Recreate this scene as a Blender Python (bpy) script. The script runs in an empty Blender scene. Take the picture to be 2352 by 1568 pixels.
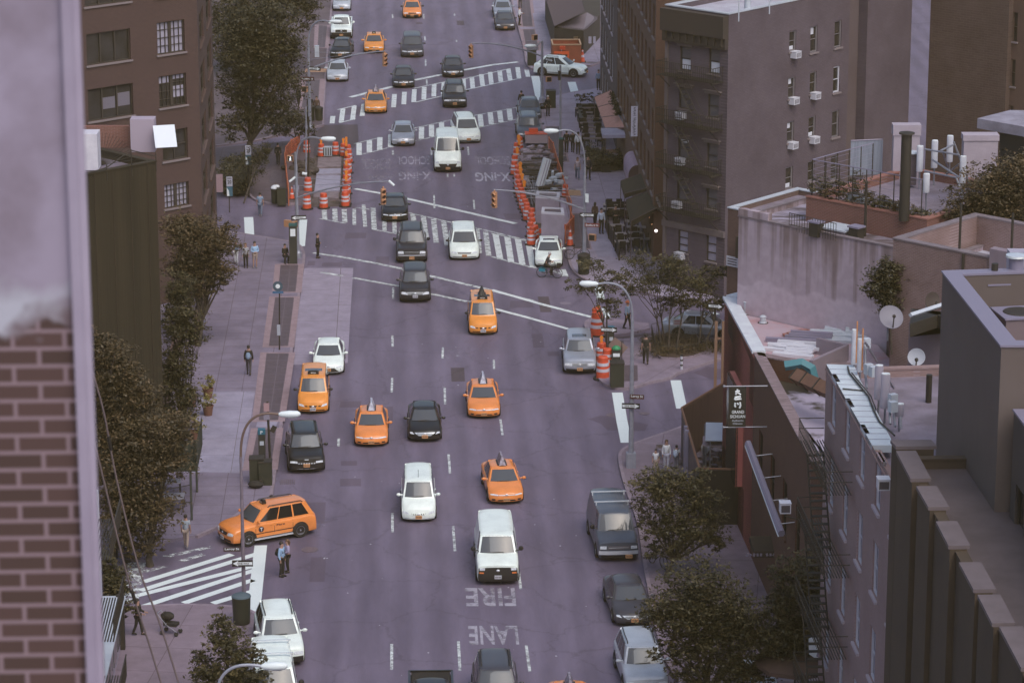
import bpy,math,random
from mathutils import Vector,Matrix,Euler
R=math.radians
random.seed(7)
S=bpy.context.scene
COL=S.collection
#----------------------------------------------------------------camera,sky,sun,exposure
FPX=7244.0; CX=1176.0; CY=784.0; HC=51.0          # focal length and centre in picture units (2352 wide)
PITCH=math.atan(1997.0/FPX); YAW=math.atan(276.0/math.hypot(FPX,1997.0))
camd=bpy.data.cameras.new('camera'); cam=bpy.data.objects.new('camera',camd); COL.objects.link(cam)
cam.location=(0,0,HC); cam.rotation_euler=(math.pi/2-PITCH,0,-YAW)
camd.sensor_width=36.0; camd.lens=36.0*FPX/2352.0
camd.clip_start=0.5; camd.clip_end=6000
camd.dof.use_dof=True; camd.dof.focus_distance=178.0; camd.dof.aperture_fstop=4.5
S.camera=cam
w=bpy.data.worlds.new("World"); S.world=w; w.use_nodes=True
nt=w.node_tree
sky=nt.nodes.new('ShaderNodeTexSky'); sky.sky_type='NISHITA'; sky.sun_disc=False
SUN_EL,SUN_ROT=R(52),R(155)
sky.sun_elevation=SUN_EL; sky.sun_rotation=SUN_ROT; sky.air_density=1.0; sky.dust_density=4.0; sky.ozone_density=1.0
bg=nt.nodes['Background']; nt.links.new(sky.outputs[0],bg.inputs[0]); bg.inputs[1].default_value=0.15
sd=bpy.data.lights.new('sun','SUN'); sd.energy=1.3; sd.angle=R(50); sd.color=(.94,0.97,1.0)
so=bpy.data.objects.new('sun',sd); COL.objects.link(so)
# the sun stands high behind us,a little to the right,through overcast
so.rotation_euler=Euler((R(38),0,R(28)))
S.view_settings.view_transform='Standard'; S.view_settings.look='None'
S.view_settings.exposure=0.12; S.view_settings.gamma=1.0
S.render.resolution_x=1024; S.render.resolution_y=682
#----------------------------------------------------------------picture to ground
CM=Euler((math.pi/2-PITCH,0,-YAW)).to_matrix(); CMI=CM.transposed(); CL=Vector((0,0,HC))
def ray(x,y): return CM @ Vector(((x-CX)/FPX,-(y-CY)/FPX,-1.0))
def G(x,y,z=0.0):
 d=ray(x,y); t=(z-HC)/d.z
 return CL+d*t
def GY(x,y,Y):
 d=ray(x,y); return CL+d*(Y/d.y)
def GX(x,y,X):
 d=ray(x,y); return CL+d*(X/d.x)
def top(p,y):
 """height over ground point p whose picture row is y"""
 a=CMI @ (Vector((p[0],p[1],0))-CL); b=CMI @ Vector((0,0,1))
 k=-(y-CY)/FPX      # (a.y+z b.y)/-(a.z+z b.z)=k
 return-(a.y+k*a.z)/(b.y+k*b.z)
def PW(A,B,x,y):
 """ray through picture point meets vertical plane through A,B: distance along from A, height"""
 d=ray(x,y); e=Vector((B[0]-A[0],B[1]-A[1])); L=e.length; e/=L
 n=Vector((-e.y,e.x)); t=((A[0]-CL.x)*n.x+(A[1]-CL.y)*n.y)/(d.x*n.x+d.y*n.y)
 p=CL+d*t
 return (p.x-A[0])*e.x+(p.y-A[1])*e.y,p.z
def zoomf(ox,oy,s): return lambda x,y: ((ox+x/s)/1.06293,(oy+y/s)/1.06293)
z1=zoomf(0,0,2.8); z2=zoomf(650,0,2.8); z3=zoomf(1200,0,2.8); z4=zoomf(1800,0,2.8)
z5=zoomf(0,500,2.613); z6=zoomf(600,500,2.613); z7=zoomf(1200,500,2.613); z8=zoomf(1750,450,2.412)
b1=zoomf(0,1050,2.541); b2=zoomf(600,1050,2.541); b3=zoomf(1200,1050,2.541); b4=zoomf(1800,1050,2.541)
k1=zoomf(720,0,4.9); k2=zoomf(1180,0,4.9); k3=zoomf(1380,240,7.127); k4=zoomf(1400,430,6.273)
k5=zoomf(520,280,6.533); k6=zoomf(1450,740,6.032); k7=zoomf(650,300,4.9); k8=zoomf(1230,300,4.127)
k9=zoomf(1260,380,7.125); ka=zoomf(1990,780,4.9); kb=zoomf(2250,560,5.228); kc=zoomf(1820,1450,7.225)
kd=zoomf(1480,1000,5.225); ke=zoomf(600,940,5.228); kf=zoomf(1740,900,8.708)
def g(f,x,y,z=0.0): return G(*f(x,y),z)
#----------------------------------------------------------------materials
MATS={}
def lin(c): return tuple((v/12.92 if v<=.04045 else ((v+.055)/1.055) **2.4) for v in c)
def mat(name,c,c2=None,scale=1.0,rough=.7,metal=0.0,bump=0.0,bscale=None,detail=4,spec=.5,stretch=(1,1,1),lo=.35,hi=.65,coat=0.0,emis=None):
 if name in MATS: return MATS[name]
 m=bpy.data.materials.new(name); m.use_nodes=True; t=m.node_tree; n=t.nodes; b=n['Principled BSDF']
 b.inputs['Roughness'].default_value=rough; b.inputs['Metallic'].default_value=metal
 b.inputs['Specular IOR Level'].default_value=spec; b.inputs['Coat Weight'].default_value=coat
 b.inputs['Coat Roughness'].default_value=.08
 b.inputs['Base Color'].default_value=(*c,1)
 if c2 or bump:
  tc=n.new('ShaderNodeTexCoord'); mp=n.new('ShaderNodeMapping'); mp.inputs['Scale'].default_value=stretch
  t.links.new(tc.outputs['Object'],mp.inputs[0])
 if c2:
  no=n.new('ShaderNodeTexNoise'); no.inputs['Scale'].default_value=scale; no.inputs['Detail'].default_value=detail
  no.inputs['Roughness'].default_value=.62
  t.links.new(mp.outputs[0],no.inputs['Vector'])
  r=n.new('ShaderNodeValToRGB'); r.color_ramp.elements[0].position=lo; r.color_ramp.elements[1].position=hi
  r.color_ramp.elements[0].color=(*c,1); r.color_ramp.elements[1].color=(*c2,1)
  t.links.new(no.outputs[0],r.inputs[0]); t.links.new(r.outputs[0],b.inputs['Base Color'])
 if bump:
  n2=n.new('ShaderNodeTexNoise'); n2.inputs['Scale'].default_value=bscale or scale*4; n2.inputs['Detail'].default_value=3
  t.links.new(mp.outputs[0],n2.inputs['Vector'])
  bp=n.new('ShaderNodeBump'); bp.inputs['Strength'].default_value=bump; bp.inputs['Distance'].default_value=.05
  t.links.new(n2.outputs[0],bp.inputs['Height']); t.links.new(bp.outputs[0],b.inputs['Normal'])
 if emis:
  b.inputs['Emission Color'].default_value=(*emis[0],1); b.inputs['Emission Strength'].default_value=emis[1]
 MATS[name]=m; return m
def brickmat(name,c1,c2,mortar,sx=.22,sy=.075,rough=.85,stain=(.5,.5,.5),stain_amt=.35,msize=.012,ang=None,big=0.0):
 """bricks laid in world space on vertical faces: u runs along the face, v is height"""
 if name in MATS: return MATS[name]
 m=bpy.data.materials.new(name); m.use_nodes=True; t=m.node_tree; n=t.nodes; b=n['Principled BSDF']
 b.inputs['Roughness'].default_value=rough
 ge=n.new('ShaderNodeNewGeometry'); sp=n.new('ShaderNodeSeparateXYZ'); t.links.new(ge.outputs['Position'],sp.inputs[0])
 a=R(ang if ang is not None else 0)
 mx=n.new('ShaderNodeMath'); mx.operation='MULTIPLY'; mx.inputs[1].default_value=math.cos(a); t.links.new(sp.outputs[0],mx.inputs[0])
 my=n.new('ShaderNodeMath'); my.operation='MULTIPLY_ADD'; my.inputs[1].default_value=math.sin(a)
 t.links.new(sp.outputs[1],my.inputs[0]); t.links.new(mx.outputs[0],my.inputs[2])
 cb=n.new('ShaderNodeCombineXYZ'); t.links.new(my.outputs[0],cb.inputs[0]); t.links.new(sp.outputs[2],cb.inputs[1])
 br=n.new('ShaderNodeTexBrick'); t.links.new(cb.outputs[0],br.inputs['Vector'])
 br.inputs['Scale'].default_value=1; br.inputs['Brick Width'].default_value=sx; br.inputs['Row Height'].default_value=sy
 br.inputs['Mortar Size'].default_value=msize; br.inputs['Mortar Smooth'].default_value=.2; br.inputs['Bias'].default_value=0
 br.inputs['Color1'].default_value=(*c1,1); br.inputs['Color2'].default_value=(*c2,1); br.inputs['Mortar'].default_value=(*mortar,1)
 no=n.new('ShaderNodeTexNoise'); no.inputs['Scale'].default_value=.45; no.inputs['Detail'].default_value=6; no.inputs['Roughness'].default_value=.65
 t.links.new(ge.outputs['Position'],no.inputs['Vector'])
 rp=n.new('ShaderNodeValToRGB'); rp.color_ramp.elements[0].position=.3; rp.color_ramp.elements[1].position=.7
 rp.color_ramp.elements[0].color=(*stain,1); rp.color_ramp.elements[1].color=(1,1,1,1); t.links.new(no.outputs[0],rp.inputs[0])
 mi=n.new('ShaderNodeMix'); mi.data_type='RGBA'; mi.blend_type='MULTIPLY'; mi.inputs[0].default_value=stain_amt
 t.links.new(br.outputs[0],mi.inputs[6]); t.links.new(rp.outputs[0],mi.inputs[7]); t.links.new(mi.outputs[2],b.inputs['Base Color'])
 bp=n.new('ShaderNodeBump'); bp.inputs['Strength'].default_value=.5; bp.inputs['Distance'].default_value=.01; bp.invert=True
 t.links.new(br.outputs[1],bp.inputs['Height']); t.links.new(bp.outputs[0],b.inputs['Normal'])
 MATS[name]=m; return m
def wornmat(name,c,wear=.5,scale=1.6,feather=.12):
 """thermoplastic paint worn through to the road"""
 if name in MATS: return MATS[name]
 m=bpy.data.materials.new(name); m.use_nodes=True; t=m.node_tree; n=t.nodes; b=n['Principled BSDF']; out=n['Material Output']
 b.inputs['Base Color'].default_value=(*c,1); b.inputs['Roughness'].default_value=.7
 ge=n.new('ShaderNodeNewGeometry'); a=n.new('ShaderNodeTexNoise'); a.inputs['Scale'].default_value=scale; a.inputs['Detail'].default_value=8; a.inputs['Roughness'].default_value=.8
 t.links.new(ge.outputs['Position'],a.inputs['Vector'])
 r=n.new('ShaderNodeValToRGB'); r.color_ramp.elements[0].position=wear-feather; r.color_ramp.elements[1].position=wear+feather
 r.color_ramp.elements[0].color=(0,0,0,1); r.color_ramp.elements[1].color=(1,1,1,1); t.links.new(a.outputs[0],r.inputs[0])
 tr=n.new('ShaderNodeBsdfTransparent'); mx=n.new('ShaderNodeMixShader'); t.links.new(r.outputs[0],mx.inputs[0])
 t.links.new(tr.outputs[0],mx.inputs[1]); t.links.new(b.outputs[0],mx.inputs[2]); t.links.new(mx.outputs[0],out.inputs[0])
 MATS[name]=m; return m
#----------------------------------------------------------------mesh builder
class MB:
 def __init__(s): s.v=[]; s.f=[]; s.m=[]; s.mi=0
 def face(s,idx): s.f.append(tuple(idx)); s.m.append(s.mi)
 def poly(s,pts):
  i=len(s.v); s.v+=[tuple(p) for p in pts]; s.face(range(i,i+len(pts))); return s
 def box(s,c,d,rz=0,rx=0,ry=0):
  i=len(s.v); M=Euler((rx,ry,rz)).to_matrix()
  for a in (-.5,.5):
   for b in (-.5,.5):
    for e in (-.5,.5):
     s.v.append(tuple(M @ Vector((a*d[0],b*d[1],e*d[2]))+Vector(c)))
  for q in ((0,1,3,2),(4,6,7,5),(0,4,5,1),(2,3,7,6),(0,2,6,4),(1,5,7,3)): s.face([i+k for k in q])
  return s
 def prism(s,pts,z0,z1,top=True,bottom=True):
  """pts: XY outline; z0,z1 number or list"""
  n=len(pts); i=len(s.v)
  a=sum(pts[k][0]*pts[(k+1) % n][1]-pts[(k+1) % n][0]*pts[k][1] for k in range(n))
  if a<0: pts=list(reversed(pts))
  for p in pts: s.v.append((p[0],p[1],z0))
  for p in pts: s.v.append((p[0],p[1],z1))
  for k in range(n): j=(k+1) % n; s.face((i+k,i+j,i+n+j,i+n+k))
  if top: s.face(range(i+n,i+2*n))
  if bottom: s.face(reversed(range(i,i+n)))
  return s
 def cyl(s,p0,p1,r0,r1=None,n=12,caps=True):
  return s.tube([p0,p1],[r0,r0 if r1 is None else r1],n,caps)
 def tube(s,pts,r,n=8,caps=True):
  pts=[Vector(p) for p in pts]
  if not isinstance(r,(list,tuple)): r=[r]*len(pts)
  i=len(s.v); prev=None
  for k,p in enumerate(pts):
   d=(pts[min(k+1,len(pts)-1)]-pts[max(k-1,0)]).normalized()
   if prev is None:
    u=d.cross(Vector((0,0,1)))
    if u.length<.01: u=Vector((1,0,0))
   else: u=prev-d*prev.dot(d)
   u.normalize(); prev=u; q=d.cross(u)
   for j in range(n):
    a=2*math.pi*j/n; s.v.append(tuple(p+(u*math.cos(a)+q*math.sin(a))*r[k]))
  for k in range(len(pts)-1):
   for j in range(n):
    a=i+k*n+j; b=i+k*n+(j+1) % n; s.face((a,b,b+n,a+n))
  if caps: s.face(reversed(range(i,i+n))); e=i+(len(pts)-1)*n; s.face(range(e,e+n))
  return s
 def lathe(s,c,prof,n=16):
  """prof: list of (radius, z) from bottom to top"""
  i=len(s.v)
  for r_,z in prof:
   for j in range(n): a=2*math.pi*j/n; s.v.append((c[0]+r_*math.cos(a),c[1]+r_*math.sin(a),c[2]+z))
  for k in range(len(prof)-1):
   for j in range(n): a=i+k*n+j; b=i+k*n+(j+1) % n; s.face((a,b,b+n,a+n))
  s.face(reversed(range(i,i+n))); e=i+(len(prof)-1)*n; s.face(range(e,e+n)); return s
 def ball(s,c,r,n=12,sc=(1,1,1)):
  i=len(s.v); m=max(4,n//2)
  for k in range(1,m):
   t=math.pi*k/m
   for j in range(n):
    a=2*math.pi*j/n
    s.v.append((c[0]+r*sc[0]*math.sin(t)*math.cos(a),c[1]+r*sc[1]*math.sin(t)*math.sin(a),c[2]-r*sc[2]*math.cos(t)))
  lo=len(s.v); s.v.append((c[0],c[1],c[2]-r*sc[2])); s.v.append((c[0],c[1],c[2]+r*sc[2]))
  for k in range(m-2):
   for j in range(n): a=i+k*n+j; b=i+k*n+(j+1) % n; s.face((a,b,b+n,a+n))
  for j in range(n): s.face((lo,i+(j+1) % n,i+j)); e=i+(m-2)*n; s.face((lo+1,e+j,e+(j+1) % n))
  return s
 def grid(s,P):
  """P: rows of points"""
  i=len(s.v); R_=len(P); C_=len(P[0])
  for row in P: s.v+=[tuple(p) for p in row]
  for a in range(R_-1):
   for b in range(C_-1): q=i+a*C_+b; s.face((q,q+1,q+C_+1,q+C_))
  return s
 def build(s,name,m,parent=None,smooth=False,angle=35,world=False,mats=None):
  me=bpy.data.meshes.new(name); off=Vector((0,0,0))
  if world and parent is not None:
   off=parent.location
   if parent.parent: off=off+parent.parent.location
  vs=[(a[0]-off.x,a[1]-off.y,a[2]-off.z) for a in s.v] if world and parent is not None else s.v
  me.from_pydata(vs,[],s.f)
  for x in (mats or [m]): me.materials.append(x)
  if mats: me.polygons.foreach_set('material_index',s.m)
  if smooth:
   me.polygons.foreach_set('use_smooth',[True]*len(me.polygons)); me.set_sharp_from_angle(angle=R(angle))
  me.update()
  o=bpy.data.objects.new(name,me); COL.objects.link(o)
  if parent is not None: o.parent=parent
  return o
def thing(name,label,cat,loc=(0,0,0),rz=0,group=None):
 o=bpy.data.objects.new(name,None); COL.objects.link(o); o.location=loc; o.rotation_euler=(0,0,rz)
 o.empty_display_size=.2; tag(o,label,cat,group); return o
def tag(o,label,cat,group=None):
 o['label']=label; o['category']=cat
 if group: o['group']=group
 return o
def struct(o): o['kind']='structure'; return o
def dup(root,loc,rz=None,label=None,group=None,scale=None):
 def cp(o,par):
  c=o.copy(); COL.objects.link(c)
  if par is not None: c.parent=par
  for ch in CH.get(o.name,[]): cp(ch,c)
  return c
 r=cp(root,None); r.location=loc
 if rz is not None: r.rotation_euler=(0,0,rz)
 if label: r['label']=label
 if group: r['group']=group
 if scale: r.scale=scale if isinstance(scale,tuple) else (scale,)*3
 return r
CH={}
def index(root):
 for o in COL.objects:
  if o.parent is not None:
   l=CH.setdefault(o.parent.name,[])
   if o not in l: l.append(o)
TXT={}
def textmesh(body,mb,origin,ux,uy,h,w=None,flip=False):
 """letters of height h laid from origin; ux = reading direction, uy = letter-up direction. Adds to mb. w = total width"""
 if body not in TXT:
  cu=bpy.data.curves.new('t','FONT'); cu.body=body; cu.align_x='CENTER'; cu.resolution_u=2; cu.fill_mode='FRONT'
  cu.offset=.02
  ob=bpy.data.objects.new('t',cu); COL.objects.link(ob); dg=bpy.context.evaluated_depsgraph_get(); dg.update()
  me=bpy.data.meshes.new_from_object(ob.evaluated_get(dg))
  TXT[body]=([v.co.copy() for v in me.vertices],[tuple(p.vertices) for p in me.polygons])
  COL.objects.unlink(ob); bpy.data.objects.remove(ob); bpy.data.meshes.remove(me)
 vs,fs=TXT[body]
 if not vs: return mb
 x0=min(v.x for v in vs); x1=max(v.x for v in vs); y0=min(v.y for v in vs); y1=max(v.y for v in vs)
 sy=h/.72; sx=(w/(x1-x0)) if w else sy; i=len(mb.v); o=Vector(origin); ux=Vector(ux); uy=Vector(uy)
 for v in vs: mb.v.append(tuple(o+ux*((v.x-(x0+x1)/2)*sx)+uy*((v.y-min(y0,0))*sy)))
 for f in fs: mb.face([i+k for k in f])
 return mb
# shared materials
white=mat('white_paint',(.78,.82,.80),rough=.4,spec=.5)
#================================================================ground,roads,pavements
def asphalt(name,c1,c2,crack=True):
 if name in MATS: return MATS[name]
 m=bpy.data.materials.new(name); m.use_nodes=True; t=m.node_tree; n=t.nodes; b=n['Principled BSDF']
 b.inputs['Roughness'].default_value=.62; b.inputs['Specular IOR Level'].default_value=.45
 ge=n.new('ShaderNodeNewGeometry')
 def noise(sc,det,st=(1,1,1),ro=.6):
  mp=n.new('ShaderNodeMapping'); mp.inputs['Scale'].default_value=st; t.links.new(ge.outputs['Position'],mp.inputs[0])
  q=n.new('ShaderNodeTexNoise'); q.inputs['Scale'].default_value=sc; q.inputs['Detail'].default_value=det; q.inputs['Roughness'].default_value=ro
  t.links.new(mp.outputs[0],q.inputs['Vector']); return q
 def ramp(src,p0,p1,a,c):
  r=n.new('ShaderNodeValToRGB'); r.color_ramp.elements[0].position=p0; r.color_ramp.elements[1].position=p1
  r.color_ramp.elements[0].color=(*a,1); r.color_ramp.elements[1].color=(*c,1); t.links.new(src,r.inputs[0]); return r
 def mul(a,c,f):
  x=n.new('ShaderNodeMix'); x.data_type='RGBA'; x.blend_type='MULTIPLY'; x.inputs[0].default_value=f
  t.links.new(a,x.inputs[6]); t.links.new(c,x.inputs[7]); return x.outputs[2]
 base=ramp(noise(.5,9,(1.6,.22,1),.7).outputs[0],.36,.64,c1,c2).outputs[0]
 big=ramp(noise(.06,5).outputs[0],.35,.65,(.84,.83,.84),(1.06,1.05,1.05)).outputs[0]
 fine=ramp(noise(14,4,(1,1,1),.8).outputs[0],.3,.7,(.86,.86,.86),(1.1,1.1,1.1)).outputs[0]
 spots=ramp(noise(1.1,10,(1,.5,1),.72).outputs[0],.31,.40,(.72,.70,.70),(1,1,1)).outputs[0]
 c=mul(base,big,.9); c=mul(c,fine,.8); c=mul(c,spots,.6)
 wx=n.new('ShaderNodeTexWave'); wx.bands_direction='X'; wx.inputs['Scale'].default_value=.19; wx.inputs['Distortion'].default_value=2.2; wx.inputs['Detail'].default_value=3; wx.inputs['Detail Scale'].default_value=.4
 mw=n.new('ShaderNodeMapping'); mw.inputs['Scale'].default_value=(1,.12,1); t.links.new(ge.outputs['Position'],mw.inputs[0]); t.links.new(mw.outputs[0],wx.inputs[0])
 c=mul(c,ramp(wx.outputs[1],.1,.9,(.86,.85,.86),(1.06,1.06,1.06)).outputs[0],.8)
 if crack:
  v=n.new('ShaderNodeTexVoronoi'); v.feature='DISTANCE_TO_EDGE'; v.inputs['Scale'].default_value=.16
  nz=noise(1.2,6); ad=n.new('ShaderNodeVectorMath'); ad.operation='MULTIPLY_ADD'; ad.inputs[1].default_value=(1.6,1.6,0)
  t.links.new(nz.outputs[1],ad.inputs[0]); t.links.new(ge.outputs['Position'],ad.inputs[2]); t.links.new(ad.outputs[0],v.inputs['Vector'])
  cr=ramp(v.outputs['Distance'],.003,.011,(.62,.60,.60),(1,1,1)); c=mul(c,cr.outputs[0],.6)
 t.links.new(c,b.inputs['Base Color'])
 bp=n.new('ShaderNodeBump'); bp.inputs['Strength'].default_value=.25; bp.inputs['Distance'].default_value=.02
 t.links.new(noise(22,3).outputs[0],bp.inputs['Height']); t.links.new(bp.outputs[0],b.inputs['Normal'])
 MATS[name]=m; return m
def paving(name,c1,c2,joint,size=1.52,ang=0,off=(0,0),jw=.02):
 """cast concrete flags with joints"""
 if name in MATS: return MATS[name]
 m=bpy.data.materials.new(name); m.use_nodes=True; t=m.node_tree; n=t.nodes; b=n['Principled BSDF']; b.inputs['Roughness'].default_value=.8
 ge=n.new('ShaderNodeNewGeometry'); mp=n.new('ShaderNodeMapping'); mp.inputs['Rotation'].default_value=(0,0,R(ang)); mp.inputs['Location'].default_value=(*off,0)
 t.links.new(ge.outputs['Position'],mp.inputs[0])
 br=n.new('ShaderNodeTexBrick'); br.offset=0; br.inputs['Scale'].default_value=1; br.inputs['Brick Width'].default_value=size; br.inputs['Row Height'].default_value=size
 br.inputs['Mortar Size'].default_value=jw; br.inputs['Color1'].default_value=(*c1,1); br.inputs['Color2'].default_value=(*c2,1); br.inputs['Mortar'].default_value=(*joint,1)
 br.inputs['Mortar Smooth'].default_value=.4
 t.links.new(mp.outputs[0],br.inputs['Vector'])
 no=n.new('ShaderNodeTexNoise'); no.inputs['Scale'].default_value=.7; no.inputs['Detail'].default_value=9; no.inputs['Roughness'].default_value=.72
 t.links.new(ge.outputs['Position'],no.inputs['Vector'])
 r=n.new('ShaderNodeValToRGB'); r.color_ramp.elements[0].position=.32; r.color_ramp.elements[1].position=.66
 r.color_ramp.elements[0].color=(.70,.68,.68,1); r.color_ramp.elements[1].color=(1.08,1.07,1.08,1); t.links.new(no.outputs[0],r.inputs[0])
 x=n.new('ShaderNodeMix'); x.data_type='RGBA'; x.blend_type='MULTIPLY'; x.inputs[0].default_value=.9
 t.links.new(br.outputs[0],x.inputs[6]); t.links.new(r.outputs[0],x.inputs[7]); t.links.new(x.outputs[2],b.inputs['Base Color'])
 MATS[name]=m; return m
road_m=asphalt('asphalt',(.128,.103,.147),(.172,.141,.200))
road_dk=asphalt('asphalt_dark',(.070,.050,.055),(.098,.072,.082))
road_md=asphalt('asphalt_mid',(.100,.076,.106),(.128,.098,.134),crack=False)
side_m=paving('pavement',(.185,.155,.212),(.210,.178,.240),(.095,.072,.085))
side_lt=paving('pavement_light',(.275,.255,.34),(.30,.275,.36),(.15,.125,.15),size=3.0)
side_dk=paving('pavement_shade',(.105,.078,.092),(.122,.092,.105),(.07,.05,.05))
kerb_m=mat('kerb_stone',(.20,.155,.185),(.27,.215,.26),scale=2.2,rough=.8)
pink_m=mat('kerb_pink',(.235,.165,.185),(.29,.21,.235),scale=2.5,rough=.8)
o=MB().poly([(-2500,-400,-.01),(2500,-400,-.01),(2500,4500,-.01),(-2500,4500,-.01)]).build('ground',road_dk); struct(o)
o=MB().poly([(-80,60,0),(80,60,0),(80,900,0),(-80,900,0)]).build('road',road_m); struct(o)
def smooth_poly(pts,it=1):
 return pts
def arc(pts,n=6):
 """catmull-rom through points"""
 out=[]
 for i in range(len(pts)-1):
  p0=pts[max(i-1,0)]; p1=pts[i]; p2=pts[i+1]; p3=pts[min(i+2,len(pts)-1)]
  for k in range(n):
   t=k/n
   out.append(tuple(.5*((2*p1[a])+(p2[a]-p0[a])*t+(2*p0[a]-5*p1[a]+4*p2[a]-p3[a])*t*t+(-p0[a]+3*p1[a]-3*p2[a]+p3[a])*t **3) for a in (0,1)))
 out.append(tuple(pts[-1][:2])); return out
def off_in(pts,d):
 """offset an open polyline to its left"""
 out=[]
 for i,p in enumerate(pts):
  a=pts[max(i-1,0)]; b=pts[min(i+1,len(pts)-1)]; e=Vector((b[0]-a[0],b[1]-a[1])); e.normalize()
  out.append((p[0]-e.y*d,p[1]+e.x*d))
 return out
def pavement(kerb,rest,m,hgt=.15,km=None,side=1,kw=.18):
 """kerb: open polyline along the road (ground XY); rest: points closing the polygon"""
 inn=off_in(kerb,kw*side); area=inn+rest
 mb=MB(); mb.prism(area,-.005,hgt); struct(mb.build('pavement',m))
 kb_=MB()
 for i in range(len(kerb)-1):
  a,b=kerb[i],kerb[i+1]; c,d=inn[i+1],inn[i]
  kb_.prism([a,b,c,d],-.004,hgt+.004)
 struct(kb_.build('kerb',km or kerb_m))
def gp(f,*pts): return [tuple(g(f,*p).xy) for p in pts]
ID=lambda x,y: (x,y)
# middle block,left of the avenue
kl=arc(gp(ID,(455,1236),(520,1205),(580,1165),(622,1146),(630,1120),(660,900),(682,740),(695,640),(701,600),(699,580),(688,566),(655,556),(560,540),(505,530)))
pavement(kl,gp(ID,(-300,490),(-300,1330),(300,1262)),side_m,side=1)
# light concrete stretch of that pavement
struct(MB().prism(gp(ID,(462,905),(586,904),(556,1092),(420,1090)),.15,.155).build('pavement_patch',side_lt))
# lower left block
kl2=arc(gp(ID,(560,1700),(592,1560),(603,1470),(604,1432),(585,1410),(540,1397),(430,1392),(298,1397)))
pavement(kl2,gp(ID,(-200,1440),(-200,1800)),paving('pavement_low',(.20,.155,.19),(.225,.175,.215),(.10,.07,.085),size=2.9,ang=8),side=1)
# upper left block with the trench
ku=arc(gp(k5,(1300,1445),(1050,1455),(850,1430),(700,1395),(590,1330),(540,1290),(100,1180)))
ku=[tuple(G(712,473).xy)]+ku
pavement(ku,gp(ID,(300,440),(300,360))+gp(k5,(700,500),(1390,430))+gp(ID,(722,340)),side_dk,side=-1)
# far left block
kf_=arc(gp(k5,(60,520),(700,430),(970,365),(1390,290)))+gp(ID,(720,296),(745,290))+arc(gp(z2,(395,790),(408,590),(416,480),(440,190),(456,0),(475,-400)))
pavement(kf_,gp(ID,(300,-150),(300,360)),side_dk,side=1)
# right upper block
kr=arc(gp(z3,(720,612),(500,650),(345,690),(305,712),(300,745),(345,900),(420,1080)))+arc(gp(z7,(430,60),(462,200),(478,300),(495,390),(530,445),(600,490),(700,520),(880,550),(1090,600),(1290,632),(1480,660)))
pavement(kr,gp(ID,(1900,700),(1900,180)),paving('pavement_upper',(.30,.26,.335),(.335,.29,.37),(.17,.14,.17),size=3.0),side=1)
# right far block
kc_=arc(gp(k2,(300,-500),(330,0),(400,300),(480,600),(505,760),(560,830),(700,840),(1170,800),(1300,800),(1420,745)))
pavement(kc_,gp(ID,(1800,90),(1800,-150)),paving('pavement_far',(.25,.225,.30),(.28,.25,.33),(.14,.11,.14),size=3.0),side=1)
# island with the planting bed
ki=arc(gp(z7,(640,860),(650,960),(668,1080),(690,1130),(740,1165),(810,1182),(900,1177),(1010,1145),(1150,1112),(1210,1078),(1480,990),(1700,930)))
pavement(ki,gp(z7,(1700,820),(1480,830),(1330,845),(1020,850),(840,868)),paving('pavement_island',(.225,.18,.23),(.25,.20,.255),(.13,.10,.12),size=2.6,ang=30),side=1)
kj=arc(gp(z7,(760,840),(640,836),(614,800),(614,760),(660,738),(760,742)))
pavement(kj,gp(z7,(1000,770),(1010,800),(900,828)),MATS['pavement_island'],side=1)
kj2=MB().prism(gp(z7,(612,838),(820,842),(1020,818),(1330,812),(1480,812),(1600,850),(1600,880),(1480,850),(1330,843),(1020,848),(840,866),(640,862)),.0,.006); struct(kj2.build('road_patch',road_dk))
# lower right block
ka_=arc(gp(b3,(1250,1700),(1060,1400),(950,900),(905,600),(830,380),(788,215),(800,140),(900,85),(1170,-10),(1400,-110)))
pavement(ka_,gp(ID,(2600,930),(2600,2300),(1560,1900)),MATS['pavement_low'],side=-1)
# concrete bus pad,dark patches,trench plates
padm=paving('bus_pad',(.28,.245,.32),(.30,.262,.34),(.10,.08,.09),size=3.9,off=(0,1))
struct(MB().prism(gp(z6,(372,404),(686,402),(668,690),(650,1008),(300,1020),(330,720)),.0,.006).build('bus_pad',padm))
for f,P in ((z2,[(400,855),(625,852),(632,960),(600,1010),(430,1100),(240,1120),(250,960)]),(z6,[(640,178),(770,180),(765,212),(630,215)]),(z6,[(490,370),(617,368),(612,392),(485,392)]),
             (z6,[(605,1252),(735,1252),(735,1290),(600,1290)]),(z6,[(400,358),(445,358),(440,386),(392,386)]),(z7,[(620,1365),(700,1342),(1000,1400),(980,1440),(740,1435),(700,1395)]),
             (z7,[(120,612),(260,612),(270,655),(115,655)]),(b2,[(590,190),(690,190),(690,218),(590,218)]),(b2,[(585,300),(715,300),(715,345),(585,345)]),
             (z7,[(1285,1070),(1380,1030),(1520,1060),(1520,1115),(1400,1110)]),(z2,[(1620,1460),(1740,1462),(1745,1500),(1640,1500)])):
 struct(MB().prism(gp(f,*P),0,.005).build('road_patch',road_dk if P[0]==(400,855) else road_md))
random.seed(31)
for i in range(16):
 x,y=random.uniform(-5,11.5),random.uniform(132,300); w_,h_=random.uniform(.5,1.5),random.uniform(.8,4.5)
 struct(MB().prism([(x,y),(x+w_,y),(x+w_,y+h_),(x,y+h_)],0,.0035+.0004*i).build('road_patch',random.choice((road_md,road_dk,road_md))))
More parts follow.
